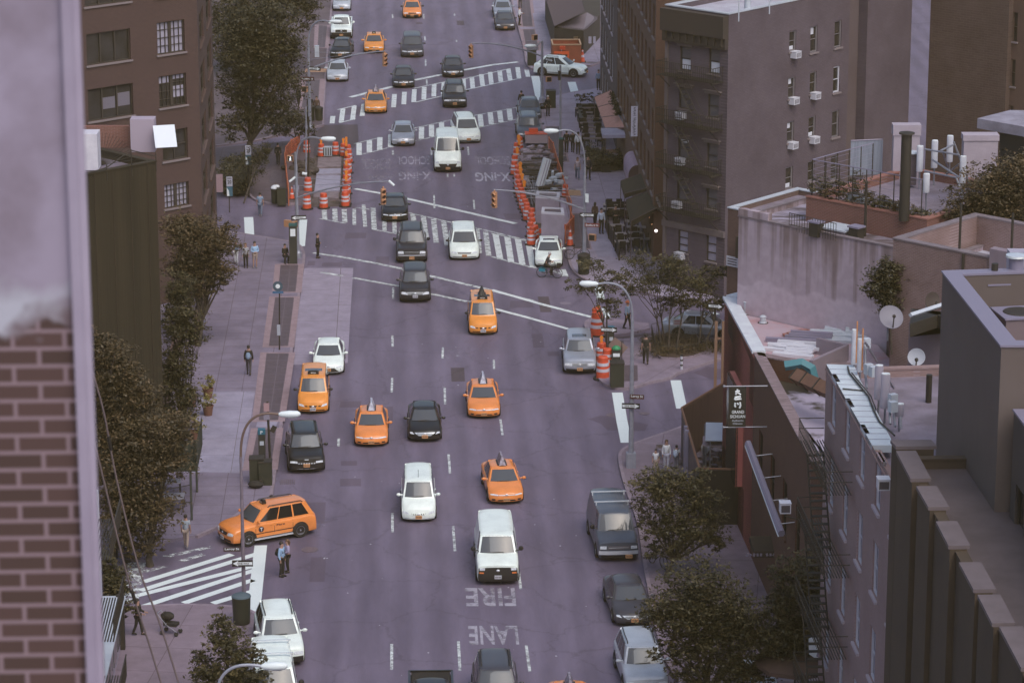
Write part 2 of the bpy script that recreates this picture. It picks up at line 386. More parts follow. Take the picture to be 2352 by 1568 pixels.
#----------------------------------------------------------------painted markings (sheets 8 mm up)
pw=(.62,.66,.66)
wp1=wornmat('marking_fresh',pw,.36); wp2=wornmat('marking_worn',pw,.46,2.2); wp3=wornmat('marking_faded',(.30,.27,.33),.50,2.5,.1)
wpd=wornmat('marking_broken',pw,.52,2.6,.05); wsolid=wornmat('marking_solid',(.64,.70,.70),.25)
MZ=.010
ZC=[0]
def mz(): ZC[0]+=1; return .010+.002*(ZC[0] % 5)
def stripe(mb,p,q,w):
 MZ=mz()
 p=Vector(p[:2]); q=Vector(q[:2]); e=(q-p).normalized(); n_=Vector((-e.y,e.x))*w/2
 mb.poly([(*(p-n_),MZ),(*(q-n_),MZ),(*(q+n_),MZ),(*(p+n_),MZ)])
def pline(mb,pts,w):
 MZ=mz()
 pts=[Vector(p[:2]) for p in pts]; L=off_in(pts,w/2); R_=off_in(pts,-w/2)
 for i in range(len(pts)-1): mb.poly([(*R_[i],MZ),(*R_[i+1],MZ),(*L[i+1],MZ),(*L[i],MZ)])
def bars(name,f,L,w,m):
 mb=MB()
 for a in L: stripe(mb,g(f,a[0],a[1]),g(f,a[2],a[3]),a[4] if len(a)>4 else w)
 struct(mb.build(name,m))
def lines(name,f,Ls,w,m):
 mb=MB()
 for L in Ls: pline(mb,[g(f,*p) for p in L],w)
 struct(mb.build(name,m))
lines('stop_line',z2,[[(575,666),(870,592)],[(1010,550),(1205,511)],[(1345,482),(1550,445),(1720,426)]],.50,wp1)
lines('stop_line',z2,[[(608,1292),(800,1326)],[(820,1330),(945,1355),(1320,1440),(1705,1529)]],.42,wp1)
bars('crosswalk',z2,[(450,845,456,795),(512,838,525,745),(590,820,602,725),(655,795,668,712),(870,735,877,645),(940,715,945,630),(1008,700,1013,612),(1077,682,1080,597),(1145,662,1148,578),(1210,648,1215,565),(1350,618,1348,540),
     (1412,607,1405,527),(1480,592,1470,510),(1540,578,1530,495),(1605,562,1595,485),(1668,550,1655,475),(1728,537,1718,462),(1790,527,1780,480)],.40,wp1)
lines('crosswalk_edge',z2,[[(500,842),(610,814)],[(1020,700),(1250,646),(1370,614),(1740,536)],[(488,752),(612,722)],[(1010,606),(1220,562),(1350,542),(1560,495),(1670,470)]],.18,wp1)
bars('crosswalk',z2,[(635,1062,635,980),(705,1042,705,960),(775,1026,777,940),(850,1006,852,920),(920,990,920,905),(1060,952,1062,870),(1130,936,1130,855),(1200,900,1198,838),(1410,880,1400,800),(1470,867,1462,785),(1540,852,1530,770),
     (1605,838,1595,760),(1670,822,1660,745),(1735,800,1725,738),(1795,770,1785,728)],.42,wp1)
lines('crosswalk_edge',z2,[[(650,1058),(1010,968),(1150,935),(1440,877),(1720,815)],[(600,985),(765,945)],[(1000,880),(1240,826),(1400,795),(1720,735),(1800,722)]],.18,wp2)
bars('crosswalk',z6,[(505,97,500,32),(570,104,568,27),(632,114,628,30),(692,130,692,27,.26),(762,140,752,0,.28),(820,157,812,20),(885,167,885,90,.3),(950,182,948,100,.3),(1090,210,1065,60),(1155,228,1132,72),(1215,243,1198,92),(1285,260,1262,105),(1350,275,1325,120),
     (1490,310,1475,157),(1550,326,1530,172)],.36,wp2)
bars('crosswalk',z7,[(55,347,25,187),(125,367,100,203),(197,382,168,220),(265,400,235,238),(470,455,452,412)],.42,wp1)
lines('crosswalk_edge',z6,[[(470,88),(640,120)],[(810,157),(960,187)],[(1580,335),(1820,400)],[(1040,52),(1250,100),(1480,152),(1829,235)],[(700,18),(790,30)]],.18,wp2)
lines('crosswalk_edge',z7,[[(0,330),(200,385),(285,405)],[(0,183),(260,240)],[(385,420),(490,460)]],.18,wp2)
lines('guide_line',z6,[[(430,308),(600,332),(830,374),(1000,410)],[(1170,452),(1500,530),(1829,612)]],.36,wp2)
lines('guide_line',z7,[[(0,543),(330,637),(640,717)]],.36,wp1)
lines('guide_line',z6,[[(480,430),(615,455)],[(685,467),(980,520)],[(1180,568),(1410,618)],[(1585,662),(1829,726)]],.32,wp2)
lines('guide_line',z7,[[(10,662),(250,725),(490,792)]],.32,wp1)
dm=MB()
for f,L in ((z6,[(937,905,935,835),(931,1195,934,1105),(1272,1272,1269,1165),(1638,1468,1624,1368),(1584,1050,1583,990),(1255,980,1258,910),(590,1530,594,1490),(940,600,940,530)]),
             (b2,[(910,632,910,515),(905,1484,906,1325),(1298,750,1286,595),(1329,1490,1319,1310),(1267,270,1258,150),(1706,985,1693,880),(1762,1495,1740,1335),(575,100,577,55)]),
             (z2,[(1078,130,1076,100),(1086,280,1084,250),(1090,452,1089,410),(1098,582,1097,545),(1130,1062,1129,1015),(1384,1060,1378,1005),(1150,1425,1147,1335),(1423,1430,1418,1368),(864,125,863,100),(1288,110,1286,96),(1301,290,1300,276),(866,1060,865,1030),(1240,1210,1240,1190),(1285,1210,1285,1190)])):
 for a in L: stripe(dm,g(f,a[0],a[1]),g(f,a[2],a[3]),.13)
struct(dm.build('lane_line',wp2))
bars('stop_line',z7,[(860,1517,832,1380,.62),(832,1380,802,1198,.62),(1213,1300,1175,1120,.62),(698,602,680,520,.5),(742,735,722,660,.4),(1475,850,1440,822,.9),(1440,700,1400,690,.5)],.6,wsolid)
bars('stop_line',z3,[(332,687,298,522,.7),(570,636,547,562,.7)],.6,wsolid)
bars('stop_line',z6,[(352,265,368,95,.55),(24,192,18,80,.65)],.6,wsolid)
# striped crossing at the left side street
mb=MB(); mb2=MB()
for a in [(890,940,1440,770),(870,995,1590,768),(850,1025,1582,840),(895,1090,1578,868),(1140,1072,1570,928),(1320,1074,1562,1000)]:
 stripe(mb,g(b1,a[0],a[1]),g(b1,a[2],a[3]),.42)
for a in [(1110,815,1262,770),(1020,785,1315,723),(885,880,1025,842)]: stripe(mb2,g(b1,a[0],a[1]),g(b1,a[2],a[3]),.36)
stripe(mb,g(b1,1570,1148),g(b1,1618,714),.62); stripe(mb2,g(b1,800,1070),g(b1,850,820),.85)
struct(mb.build('crosswalk',wsolid)); struct(mb2.build('crosswalk',wpd))
# lettering for drivers coming towards us
def roadtext(body,f,xl,yb,xr,yt,m):
 c0=g(f,(xl+xr)/2,yt); c1=g(f,(xl+xr)/2,yb); wd=(g(f,xr,(yb+yt)/2)-g(f,xl,(yb+yt)/2)).length
 mb=MB(); textmesh(body,mb,(c0.x,c0.y,MZ),(-1,.03,0),(0,-1,0),abs(c1.y-c0.y),wd); struct(mb.build('road_lettering',m))
roadtext('FIRE',b2,1358,1090,1668,978,wornmat('letters_a',(.34,.32,.38),.44,1.0)); roadtext('LANE',b2,1378,1328,1685,1212,wornmat('letters_b',(.36,.34,.40),.43,1.0))
fl=wornmat('letters_c',(.34,.31,.38),.45,1.2)
roadtext('SCHOOL',z2,1425,1128,1662,1070,fl); roadtext('X-ING',z2,1425,1240,1665,1180,wornmat('letters_d',(.42,.40,.47),.42,1.2))
roadtext('SCHOOL',z2,890,1125,1120,1068,fl); roadtext('X-ING',z2,905,1232,1128,1175,fl)
roadtext('SCHOOL',z2,650,1160,850,1085,wp3); roadtext('X-ING',z2,700,1250,870,1200,wp3)
roadtext('LANE',z6,1255,980,1460,910,wornmat('letters_e',(.40,.38,.45),.58,1.6,.05))
# manhole covers and drain
def disc(f,x,y,r,m,z=.012):
 p=g(f,x,y); mb=MB(); mb.lathe((p.x,p.y,0),[(r,0),(r,z),(r*.86,z+.004),(r*.82,z)],24); struct(mb.build('manhole_cover',m))
iron=mat('cast_iron',(.10,.075,.09),(.15,.115,.135),scale=3,rough=.55)
disc(b2,398,740,.42,iron)
disc(z7,768,1340,.34,iron); disc(z7,470,628,.36,mat('iron_light',(.19,.155,.20),rough=.6)); disc(z7,975,1330,.3,iron); disc(k2,1295,772,.5,iron,.16)
gr=MB(); p=g(b2,260,320)
for i in range(8): gr.box((p.x-.35+i*.1,p.y,.012),(.05,.8,.02))
struct(gr.build('storm_drain',iron))
# pavement grating strips with stone borders on the left
grm=mat('grate_dark',(.080,.058,.068),(.105,.078,.092),scale=3,rough=.6); grl=mat('grate_line',(.16,.125,.15),rough=.7)
def gratestrip(f,quad,rows,border=.38,z=.15):
 A,B,C,D_=[g(f,*q) for q in quad]      # far-left,far-right,near-right,near-left
 def bl(u,v): return (A*(1-u)+B*u)*(1-v)+(D_*(1-u)+C*u)*v
 mb=MB(); e=border
 X0=(A.x+D_.x)/2;
 o_=[(A.x-e,A.y+.3),(B.x+e,B.y+.3),(C.x+e,C.y-.3),(D_.x-e,D_.y-.3)]
 mb.prism(o_,z,z+.006); struct(mb.build('pavement_border',pink_m))
 mb=MB(); mb.prism([A.xy,B.xy,C.xy,D_.xy],z,z+.011); struct(mb.build('pavement_grate',grm))
 mb=MB()
 for k in range(rows+1):
  v=k/rows; p=bl(0,v); q=bl(1,v); n_=Vector((0,.035))
  mb.poly([(p.x,p.y-.035,z+.015),(q.x,q.y-.035,z+.015),(q.x,q.y+.035,z+.015),(p.x,p.y+.035,z+.015)])
 p=bl(.55,0); q=bl(.55,1); mb.poly([(p.x-.02,p.y,z+.015),(p.x+.02,p.y,z+.015),(q.x+.02,q.y,z+.015),(q.x-.02,q.y,z+.015)][::-1])
 struct(mb.build('grate_seam',grl))
gratestrip(z6,[(222,398),(335,398),(318,568),(207,568)],5)
gratestrip(z6,[(188,606),(308,606),(270,915),(148,915)],7)
gratestrip(z6,[(133,964),(275,964),(207,1388),(84,1390)],9)
gratestrip(b2,[(75,12),(190,12),(155,250),(25,255)],5)
gratestrip(k1,[(285,320),(385,330),(360,590),(275,590)],5)
gratestrip(k1,[(135,975),(300,975),(270,1330),(80,1310)],7,.45)
gratestrip(k2,[(430,-60),(545,-60),(590,335),(475,335)],10,.3)
gratestrip(k2,[(475,375),(610,375),(665,620),(520,625)],7,.3)
gratestrip(k8,[(425,60),(560,60),(640,405),(490,405)],9,.15)
gratestrip(k8,[(690,940),(790,940),(870,1285),(705,1285)],3,.1)
for f,P in ((z6,[(75,1400),(205,1400),(190,1435),(65,1435)]),): struct(MB().prism(gp(f,*P),.15,.17).build('pavement_patch',side_lt))
for f,P,m in ((k6,[(440,950),(640,948),(645,1180),(430,1185)],grm),(k6,[(385,585),(435,585),(445,680),(400,685)],grm),(k2,[(590,180),(740,175),(815,505),(640,508)],side_lt),
    (k2,[(1080,1180),(1310,1110),(1440,1370),(1140,1370)],side_lt),(k5,[(945,915),(1110,915),(1090,1120),(900,1120)],grm),
    (k1,[(130,845),(380,845),(375,885),(118,885)],mat('tactile_orange',(.36,.20,.12),(.42,.25,.16),scale=3)),(k8,[(620,695),(770,700),(780,755),(640,750)],mat('tactile_tan',(.42,.27,.17),(.36,.22,.14),scale=3)),
    (k8,[(830,1100),(1090,1090),(1130,1370),(950,1370)],side_lt)):
 struct(MB().prism(gp(f,*P),.15,.1585).build('pavement_patch',m))
#================================================================vehicles
def paint(name,c,metal=0.0,rough=.32,coat=.6): return mat('paint_'+name,tuple(v*.84 for v in c),c,scale=1.3,detail=7,lo=.3,hi=.55,rough=rough,metal=metal,coat=coat)
P_TAXI=paint('taxi',(.76,.28,.045)); P_TAXI2=paint('taxi_coral',(.78,.26,.065)); P_BLACK=paint('black',(.014,.011,.009),coat=.4); P_CHAR=paint('charcoal',(.028,.024,.027),coat=.2)
P_WHITE=paint('white',(.80,.87,.82)); P_SILVER=paint('silver',(.38,.40,.46),.35); P_SILV2=paint('silver_light',(.50,.53,.58),.2); P_BLUE=paint('greyblue',(.080,.092,.118),.1,coat=.35); P_GREY=paint('darkgrey',(.06,.056,.066),.1,coat=.3)
GLASS=mat('car_glass',(.075,.082,.095),rough=.05,spec=.55); GLASSD=mat('car_glass_dark',(.018,.016,.015),rough=.08,spec=.7)
TYRE=mat('tyre_rubber',(.022,.018,.015),rough=.85); RIM=mat('wheel_rim',(.30,.30,.33),rough=.35,metal=.6); TRIM=mat('black_trim',(.022,.018,.016),rough=.5)
CHROME=mat('chrome_trim',(.74,.77,.80),rough=.25,metal=.5); LAMP=mat('headlight_glass',(.80,.84,.88),(.52,.55,.60),scale=9,rough=.15,spec=.8); AMBER=mat('amber_lens',(.75,.20,.05),rough=.3); REDL=mat('red_lens',(.45,.05,.03),rough=.3)
PLATE=mat('licence_plate',(.62,.33,.14),(.50,.25,.12),scale=20,rough=.5); PLATEW=mat('licence_plate_white',(.55,.56,.60),(.40,.40,.45),scale=20,rough=.5); INK=mat('dark_ink',(.05,.03,.04),rough=.7)
SEATM=mat('sign_light',(.70,.74,.76),rough=.4)
def interp(tab,a):
 for i in range(len(tab)-1):
  if a<=tab[i+1][0]:
   p,q=tab[i],tab[i+1]; t=(a-p[0])/(q[0]-p[0]); t=max(0,t); return p[1]+(q[1]-p[1])*t
 return tab[-1][1]
VSPEC={
 # L,W,H,zb,belt,wheel r,(front axle,rear axle),top profile,greenhouse: y windscreen base/top,roof end,rear glass base,top half width,side window spans,round front,lean
 'sedan': dict(L=4.82,W=1.82,H=1.47,zb=.20,belt=.93,r=.33,ax=(.92,3.72),prof=[(0,.66),(.04,.74),(.12,.82),(.24,.92),(.3,.95),(.8,1.0),(.9,1.02),(.97,.99),(1,.88)],gh=(1.10,1.95,3.45,4.32,.62,.85),sw=[(.16,.46),(.49,.76)],rf=.26,lean=.10),
 'hatch': dict(L=4.1,W=1.72,H=1.50,zb=.20,belt=.92,r=.31,ax=(.8,3.3),prof=[(0,.64),(.05,.76),(.2,.92),(.3,.95),(.9,.98),(1,.9)],gh=(.98,1.75,3.6,4.02,.59,.80),sw=[(.16,.5),(.53,.84)],rf=.24,lean=.10),
 'suv': dict(L=4.85,W=1.93,H=1.78,zb=.26,belt=1.12,r=.38,ax=(.95,3.80),prof=[(0,.86),(.03,.96),(.1,1.03),(.22,1.10),(.3,1.14),(.93,1.16),(1,1.05)],gh=(1.15,1.85,4.35,4.76,.69,.90),sw=[(.12,.36),(.39,.62),(.66,.90)],rf=.14,lean=.06),
 'crossover': dict(L=4.74,W=1.93,H=1.70,zb=.26,belt=1.06,r=.38,ax=(.95,3.80),prof=[(0,.80),(.03,.90),(.1,.98),(.22,1.05),(.3,1.08),(.93,1.12),(1,.98)],gh=(1.20,2.20,3.75,4.62,.60,.88),sw=[(.13,.38),(.41,.66),(.69,.88)],rf=.22,lean=.12),
 'bigsuv': dict(L=5.15,W=2.02,H=1.92,zb=.28,belt=1.18,r=.40,ax=(1.0,4.0),prof=[(0,.98),(.03,1.07),(.1,1.11),(.22,1.15),(.3,1.19),(.95,1.2),(1,1.1)],gh=(1.30,1.95,4.75,5.10,.72,.92),sw=[(.12,.36),(.39,.62),(.66,.92)],rf=.10,lean=.04),
 'minivan': dict(L=5.1,W=1.99,H=1.77,zb=.20,belt=1.05,r=.34,ax=(.95,4.0),prof=[(0,.72),(.04,.84),(.1,.93),(.18,1.03),(.25,1.07),(.95,1.1),(1,1.0)],gh=(.88,1.72,4.6,5.0,.73,.93),sw=[(.12,.36),(.39,.64),(.67,.92)],rf=.24,lean=.10),
 'minitaxi': dict(L=4.73,W=1.74,H=1.88,zb=.20,belt=1.10,r=.32,ax=(.9,3.8),prof=[(0,.72),(.04,.86),(.1,.98),(.16,1.08),(.22,1.12),(.96,1.15),(1,1.05)],gh=(.74,1.42,4.45,4.68,.68,.83),sw=[(.1,.34),(.37,.62),(.66,.92)],rf=.20,lean=.08),
 'van': dict(L=5.69,W=2.02,H=2.08,zb=.24,belt=1.26,r=.37,ax=(.95,4.4),prof=[(0,1.04),(.03,1.12),(.1,1.2),(.17,1.28),(.2,1.30),(1,1.3)],gh=(1.02,1.66,5.55,5.66,.80,.97),sw=[(.04,.17)],rf=.08,lean=.02),
 'highvan': dict(L=5.4,W=2.05,H=2.53,zb=.24,belt=1.46,r=.35,ax=(.95,4.4),prof=[(0,.96),(.04,1.16),(.1,1.34),(.16,1.48),(.2,1.5),(1,1.5)],gh=(.86,1.52,5.3,5.38,.82,.99),sw=[(.04,.17)],rf=.14,lean=.06),
 'pickup': dict(L=5.7,W=2.0,H=1.90,zb=.30,belt=1.20,r=.40,ax=(1.0,4.5),prof=[(0,1.0),(.03,1.08),(.1,1.13),(.22,1.18),(.3,1.2),(.58,1.22),(.60,1.15),(1,1.15)],gh=(1.35,2.0,3.2,3.38,.70,.88),sw=[(.15,.52),(.56,.88)],rf=.08,lean=.03),
}
VS_=[-1,-.985,-.955,-.9,-.8,-.62,-.4,-.2,0,.2,.4,.62,.8,.9,.955,.985,1]
def body_F(V):
 L,W,zb=V['L'],V['W'],V['zb']; rf,lean=V['rf'],V['lean']
 def F(a,v,w_):
  zt=interp(V['prof'],a); av=abs(v)
  z=zb+(zt-zb)*w_
  if w_>.5: z-=(.05*av **2+.07*av **12)*((w_-.5)/.5) **2
  hw=W/2*(1-.05*max(0,1-a/.14) **2-.06*max(0,(a-.88)/.12) **2)
  hw*=1-.035*max(0,(w_-.62)/.38) **2-.05*max(0,1-w_/.22) **2
  y=a*L
  fr=max(0,1-a/.16); bk=max(0,(a-.86)/.14)
  y+=fr*(rf*av **3+lean*w_ **2.2+.05*max(0,.25-w_)*4)-bk*(.14*av **3+.05*w_ **2)
  return Vector((v*hw,y,z))
 return F
def green_F(V):
 yb,yt,re,rb,wt,wb=V['gh']; z0=V['belt']-.06; H=V['H']
 def F(a,v,w_):
  y0=yb+(yt-yb)*w_; y1=rb+(re-rb)*w_; av=abs(v)
  y=y0+(y1-y0)*a
  y+=(1-a) **4*.16*av **2.4*(1-.4*w_)-a **4*.14*av **3
  mid=1-.05*(2*a-1) **4
  hw=(wb+(wt-wb)*w_)*mid
  z=z0+(H-z0)*w_
  if w_>.9: z-=(.035*av **2+.05*av **10)*(w_-.9)/.1+.05*(2*a-1) **6*(w_-.9)/.1
  return Vector((v*hw,y,z))
 return F
def shell(F,As,Vs,Ws):
 mb=MB()
 mb.grid([[F(a,v,Ws[-1]) for v in Vs] for a in As])                 # top
 mb.grid([[F(a,Vs[0],w_) for a in As] for w_ in Ws]); mb.grid([[F(a,Vs[-1],w_) for a in reversed(As)] for w_ in Ws])
 mb.grid([[F(As[0],v,w_) for v in reversed(Vs)] for w_ in Ws]); mb.grid([[F(As[-1],v,w_) for v in Vs] for w_ in Ws])
 mb.grid([[F(a,v,Ws[0]) for v in reversed(Vs)] for a in As])
 # weld
 key={}; rem=[]
 nv=[]
 for p in mb.v:
  k=(round(p[0],4),round(p[1],4),round(p[2],4))
  if k not in key: key[k]=len(nv); nv.append(p)
  rem.append(key[k])
 mb.v=nv; mb.f=[tuple(dict.fromkeys(rem[i] for i in f)) for f in mb.f]; mb.m=[m for m,f in zip(mb.m,mb.f)]
 keep=[i for i,f in enumerate(mb.f) if len(f)>2]; mb.f=[mb.f[i] for i in keep]; mb.m=[mb.m[i] for i in keep]
 return mb
def patch(mb,F,face,cs,off=.01,n=6,th=.012):
 """face: 'f','b' corners in (v,w); 'l','r' corners in (a,w); 't' corners in (a,v). cs four corners in order; raised plate with rim"""
 def ev(p):
  if face=='f': q=F(0,p[0],p[1]); return q+Vector((0,-off,0))
  if face=='b': q=F(1,p[0],p[1]); return q+Vector((0,off,0))
  if face=='l': q=F(p[0],-1,p[1]); return q+Vector((-off,0,0))
  if face=='r': q=F(p[0],1,p[1]); return q+Vector((off,0,0))
  q=F(p[0],p[1],1); return q+Vector((0,0,off))
 rows=[]
 for i in range(n+1):
  u=i/n; a=(cs[0][0]*(1-u)+cs[1][0]*u,cs[0][1]*(1-u)+cs[1][1]*u); b=(cs[3][0]*(1-u)+cs[2][0]*u,cs[3][1]*(1-u)+cs[2][1]*u)
  rows.append([ev((a[0]*(1-t/n)+b[0]*t/n,a[1]*(1-t/n)+b[1]*t/n)) for t in range(n+1)])
 mb.grid(rows)
 inn={'f': Vector((0,off+.02,0)),'b': Vector((0,-off-.02,0)),'l': Vector((off+.02,0,0)),'r': Vector((-off-.02,0,0)),'t': Vector((0,0,-off-.02))}[face]
 rim=rows[0]+[r_[-1] for r_ in rows[1:]]+rows[-1][::-1][1:]+[r_[0] for r_ in rows[::-1][1:]]
 mb.grid([rim,[p+inn for p in rim]])
 return mb
def rect(x0,x1,z0_,z1_): return [(x0,z0_),(x1,z0_),(x1,z1_),(x0,z1_)]
def wheel(root,x,y,r,side,wd=.21):
 wb=MB(); prof=[(r*.62,-wd/2),(r*.9,-wd/2),(r,-wd/2+.03),(r,wd/2-.03),(r*.9,wd/2),(r*.62,wd/2)]
 n=20
 def ring(rr,xx): return [Vector((x+xx,y+rr*math.cos(2*math.pi*k/n),r+rr*math.sin(2*math.pi*k/n))) for k in range(n+1)]
 wb.grid([ring(a,b) for a,b in prof])
 t=wb.build('wheel',TYRE,root,True)
 rm=MB(); xo=side*(wd/2-.02)
 rm.grid([ring(r*.64,xo-side*.06),ring(r*.64,xo),ring(r*.56,xo+side*.005),ring(r*.54,xo-side*.03)])
 c=[Vector((x+xo-side*.03,y,r))]*(n+1); rm.grid([ring(r*.54,xo-side*.045),c])
 for k in range(5):
  a=2*math.pi*k/5+.3; d=Vector((0,math.cos(a),math.sin(a))); q=Vector((0,-d.z,d.y)); o_=Vector((x+xo-side*.012,y,r))
  rm.poly([o_+q*.045,o_+d*r*.57+q*.055,o_+d*r*.57-q*.055,o_-q*.045][::side])
 rm.ball((x+xo,y,r),.05,8,(.4,1,1)); rm.build('rim',RIM,t,True)
VPROTO={}
def make_vehicle(kind,pm,style):
 """builds the parts under an Empty at the front bumper's foot; front faces -Y"""
 V=VSPEC[kind]; L,W,H=V['L'],V['W'],V['H']; F=body_F(V); Gf=green_F(V)
 root=bpy.data.objects.new('vehicle',None); COL.objects.link(root)
 As=[0,.004,.015,.03,.06,.1,.14,.18,.22,.26,.3,.4,.5,.58,.6,.7,.8,.88,.93,.97,.99,1]
 Ws=[0,.04,.15,.3,.5,.62,.75,.87,.94,.985,1]
 mb=shell(F,As,VS_,Ws)
 gm=shell(Gf,[0,.02,.06,.15,.3,.5,.7,.85,.94,.98,1],VS_,[0,.3,.6,.9,.93,.96,.985,1])
 o_=len(mb.v); mb.v+=gm.v; mb.f+=[tuple(i+o_ for i in f) for f in gm.f]; mb.m+=gm.m
 body=mb.build('body',pm,root,True,50)
 lower=style.get('lower',TRIM)
 # glass
 ws=MB(); patch(ws,Gf,'f',[(-.90,.10),(.90,.10),(.88,.93),(-.88,.93)],.006,8); g1=ws.build('windshield',style.get('glass',GLASS),root,True,40)
 wp=MB()
 for s in (-1,1):
  a=Gf(0,.1*s-.35,.12)+Vector((0,-.03,.01)); b_=Gf(0,.1*s+.25,.14)+Vector((0,-.03,.03)); wp.tube([a,b_],.012,5)
 wp.build('wiper',TRIM,g1)
 if style.get('rear',1): rw=MB(); patch(rw,Gf,'b',[(-.84,.2),(.84,.2),(.8,.9),(-.8,.9)],.006,6); rw.build('rear_window',GLASSD,root,True,40)
 for s,f in ((-1,'l'),(1,'r')):
  for (a0,a1) in V['sw']:
   sb=MB(); sl=.05 if a0<.2 else .0
   patch(sb,Gf,f,[(a0-sl,.12),(a1+.012,.12),(a1+.012-(.03 if a1>.85 else 0),.90),(a0+sl,.90)],.005,4); sb.build('side_window',style.get('sglass',GLASSD),root,True,40)
 # wheel arches,wheels
 for s in (-1,1):
  for yy in V['ax']:
   am=MB(); r=V['r']+.07; n=16; P=[]
   for k in range(n+1):
    a=math.pi*k/n; zz=V['r']+r*math.sin(a)*1.0; yv=yy+r*math.cos(a)
    P.append((yv,zz))
   ring=[(s*(W/2+.005),yv,zz) for yv,zz in P]; base_=[(s*(W/2+.005),yv,V['zb']-.02) for yv,zz in P]
   am.grid([ring,base_]); am.grid([ring,[(s*(W/2-.12),b_,c) for a_,b_,c in ring]])
   am.build('wheel_arch',TRIM,root)
   wheel(root,s*(W/2-.07),yy,V['r'],s)
  if s: pass
 # side trim: door seams and handles
 for s,f in ((-1,'l'),(1,'r')):
  dm_=MB();
  y0=V['gh'][0]/L+.04; seams=[y0,y0+.21,y0+.42]
  if kind in ('van','highvan'): seams=[.17,.36,.60]
  for q in seams: patch(dm_,F,f,[(q,.12),(q+.004,.12),(q+.004,.93),(q,.93)],.003,3)
  patch(dm_,F,f,rect(.22,.74,.10,.16),.008,4)
  dm_.build('door_seam',TRIM,root)
  for q in seams[:2]:
   h_=MB(); c=F(q+.17,s,.84); h_.box((c.x+s*.015,c.y,c.z),(.03,.16,.03)); h_.build('door_handle',style.get('mirror',pm),root)
  # mirrors
  m_=MB(); yb=V['gh'][0]+.32; zc=V['belt']+.10; big=kind in ('van','highvan','bigsuv','pickup')
  hh=.11 if big else .075; m_.ball((s*(W/2+.13),yb,zc+(.08 if big else 0)),1,10,(.12,.08,hh*1.15)); m_.tube([(s*(W/2-.08),yb+.02,zc-.02),(s*(W/2+.08),yb,zc)],.03,6)
  m_.build('mirror',style.get('mirror',pm),root,True)
 # nose
 hz=style.get('head',[(.50,.60),(.93,.68),(.96,.90),(.60,.80)])
 for s in (-1,1):
  h_=MB(); cs=[(s*p[0],p[1]) for p in hz]; cs=cs if s>0 else [cs[1],cs[0],cs[3],cs[2]]
  patch(h_,F,'f',cs,.014,5); h_.build('headlight',LAMP,root,True,40)
  if style.get('amber'): a_=MB(); patch(a_,F,'f',rect(*sorted((s*.70,s*.92)),.50,.58),.016,2); a_.build('indicator',AMBER,root)
  t_=MB(); patch(t_,F,'b',rect(*sorted((s*.68,s*.95)),.62,.88),.012,3); t_.build('tail_light',REDL,root)
 for nm,face,cs,m_ in style.get('parts',[]):
  q=MB(); patch(q,F,face,cs,.018 if nm=='grille' else .014,5); qo=q.build(nm,m_,root,True,40)
 if style.get('slats'):
  q=MB(); x0,x1,za,zb_=style['slats'][0]; k_=style['slats'][1]
  if style['slats'][2]=='h':
   for i in range(k_): zz=za+(zb_-za)*(i+.5)/k_; patch(q,F,'f',rect(x0,x1,zz-.012,zz+.012),.03,4)
  else:
   for i in range(k_): xx=x0+(x1-x0)*(i+.5)/k_; ww=(x1-x0)/k_*.30; patch(q,F,'f',rect(xx-ww,xx+ww,za,zb_),.03,2)
  q.build('grille_bar',style.get('slatm',CHROME),root,True,40)
 pz=style.get('plate',.34); pl=MB(); c=F(0,0,pz); pl.box((style.get('plx',0),c.y-.05,c.z),(.33,.03,.17)); po=pl.build('licence_plate',style.get('pmat',PLATE),root)
 q=MB()
 for i in range(6): q.box((style.get('plx',0)-.11+i*.044+(.01 if i>2 else-.01),c.y-.068,c.z),(.024,.006,.075))
 q.build('plate_lettering',INK,po)
 bz=style.get('badge')
 if bz: q=MB(); c=F(0,0,bz); q.ball((0,c.y-.035,c.z),1,12,(.085,.02,.055)); q.build('badge',CHROME,root,True)
 # roof
 rt=style.get('roof','').split()
 def rz(a,v): return Gf(a,v,1)
 if 'rail' in rt:
  for s in (-1,1):
   q=MB(); pts=[rz(.12,.88*s)+Vector((0,0,0)),rz(.16,.88*s)+Vector((0,0,.07)),rz(.5,.9*s)+Vector((0,0,.08)),rz(.88,.88*s)+Vector((0,0,.07)),rz(.93,.88*s)]
   q.tube(pts,.025,6); q.build('roof_rail',style.get('railm',TRIM),root,True)
 if 'bars' in rt:
  for a in (.3,.6):
   q=MB(); q.tube([rz(a,-.9)+Vector((0,0,.07)),rz(a,.9)+Vector((0,0,.07))],.022,6); q.build('roof_bar',TRIM,root)
 if 'ladder' in rt:
  for a in (.30,.72):
   q=MB(); l=rz(a,-1); r_=rz(a,1); q.box(((l.x+r_.x)/2,l.y,H+.12),(W*.86,.07,.05)); q.box((l.x*.98,l.y,H+.03),(.05,.06,.2)); q.box((r_.x*.98,l.y,H+.03),(.05,.06,.2)); q.build('ladder_rack',CHROME,root)
 if 'ribs' in rt:
  q=MB()
  for v in (-.7,-.5,-.3,-.1,.1,.3,.5,.7):
   patch(q,Gf,'t',[(.08,v-.02),(.95,v-.02),(.95,v+.02),(.08,v+.02)],.008,6)
  q.build('roof_rib',pm,root,True,40)
 if 'sunroof' in rt: q=MB(); patch(q,Gf,'t',[(.10,-.62),(.34,-.62),(.34,.62),(.10,.62)],.006,5); q.build('sunroof',GLASS,root,True,40)
 if 'panel' in rt: q=MB(); patch(q,Gf,'t',[(.34,-.72),(.52,-.72),(.52,.72),(.34,.72)],.006,5); q.build('roof_window',GLASS,root,True,40)
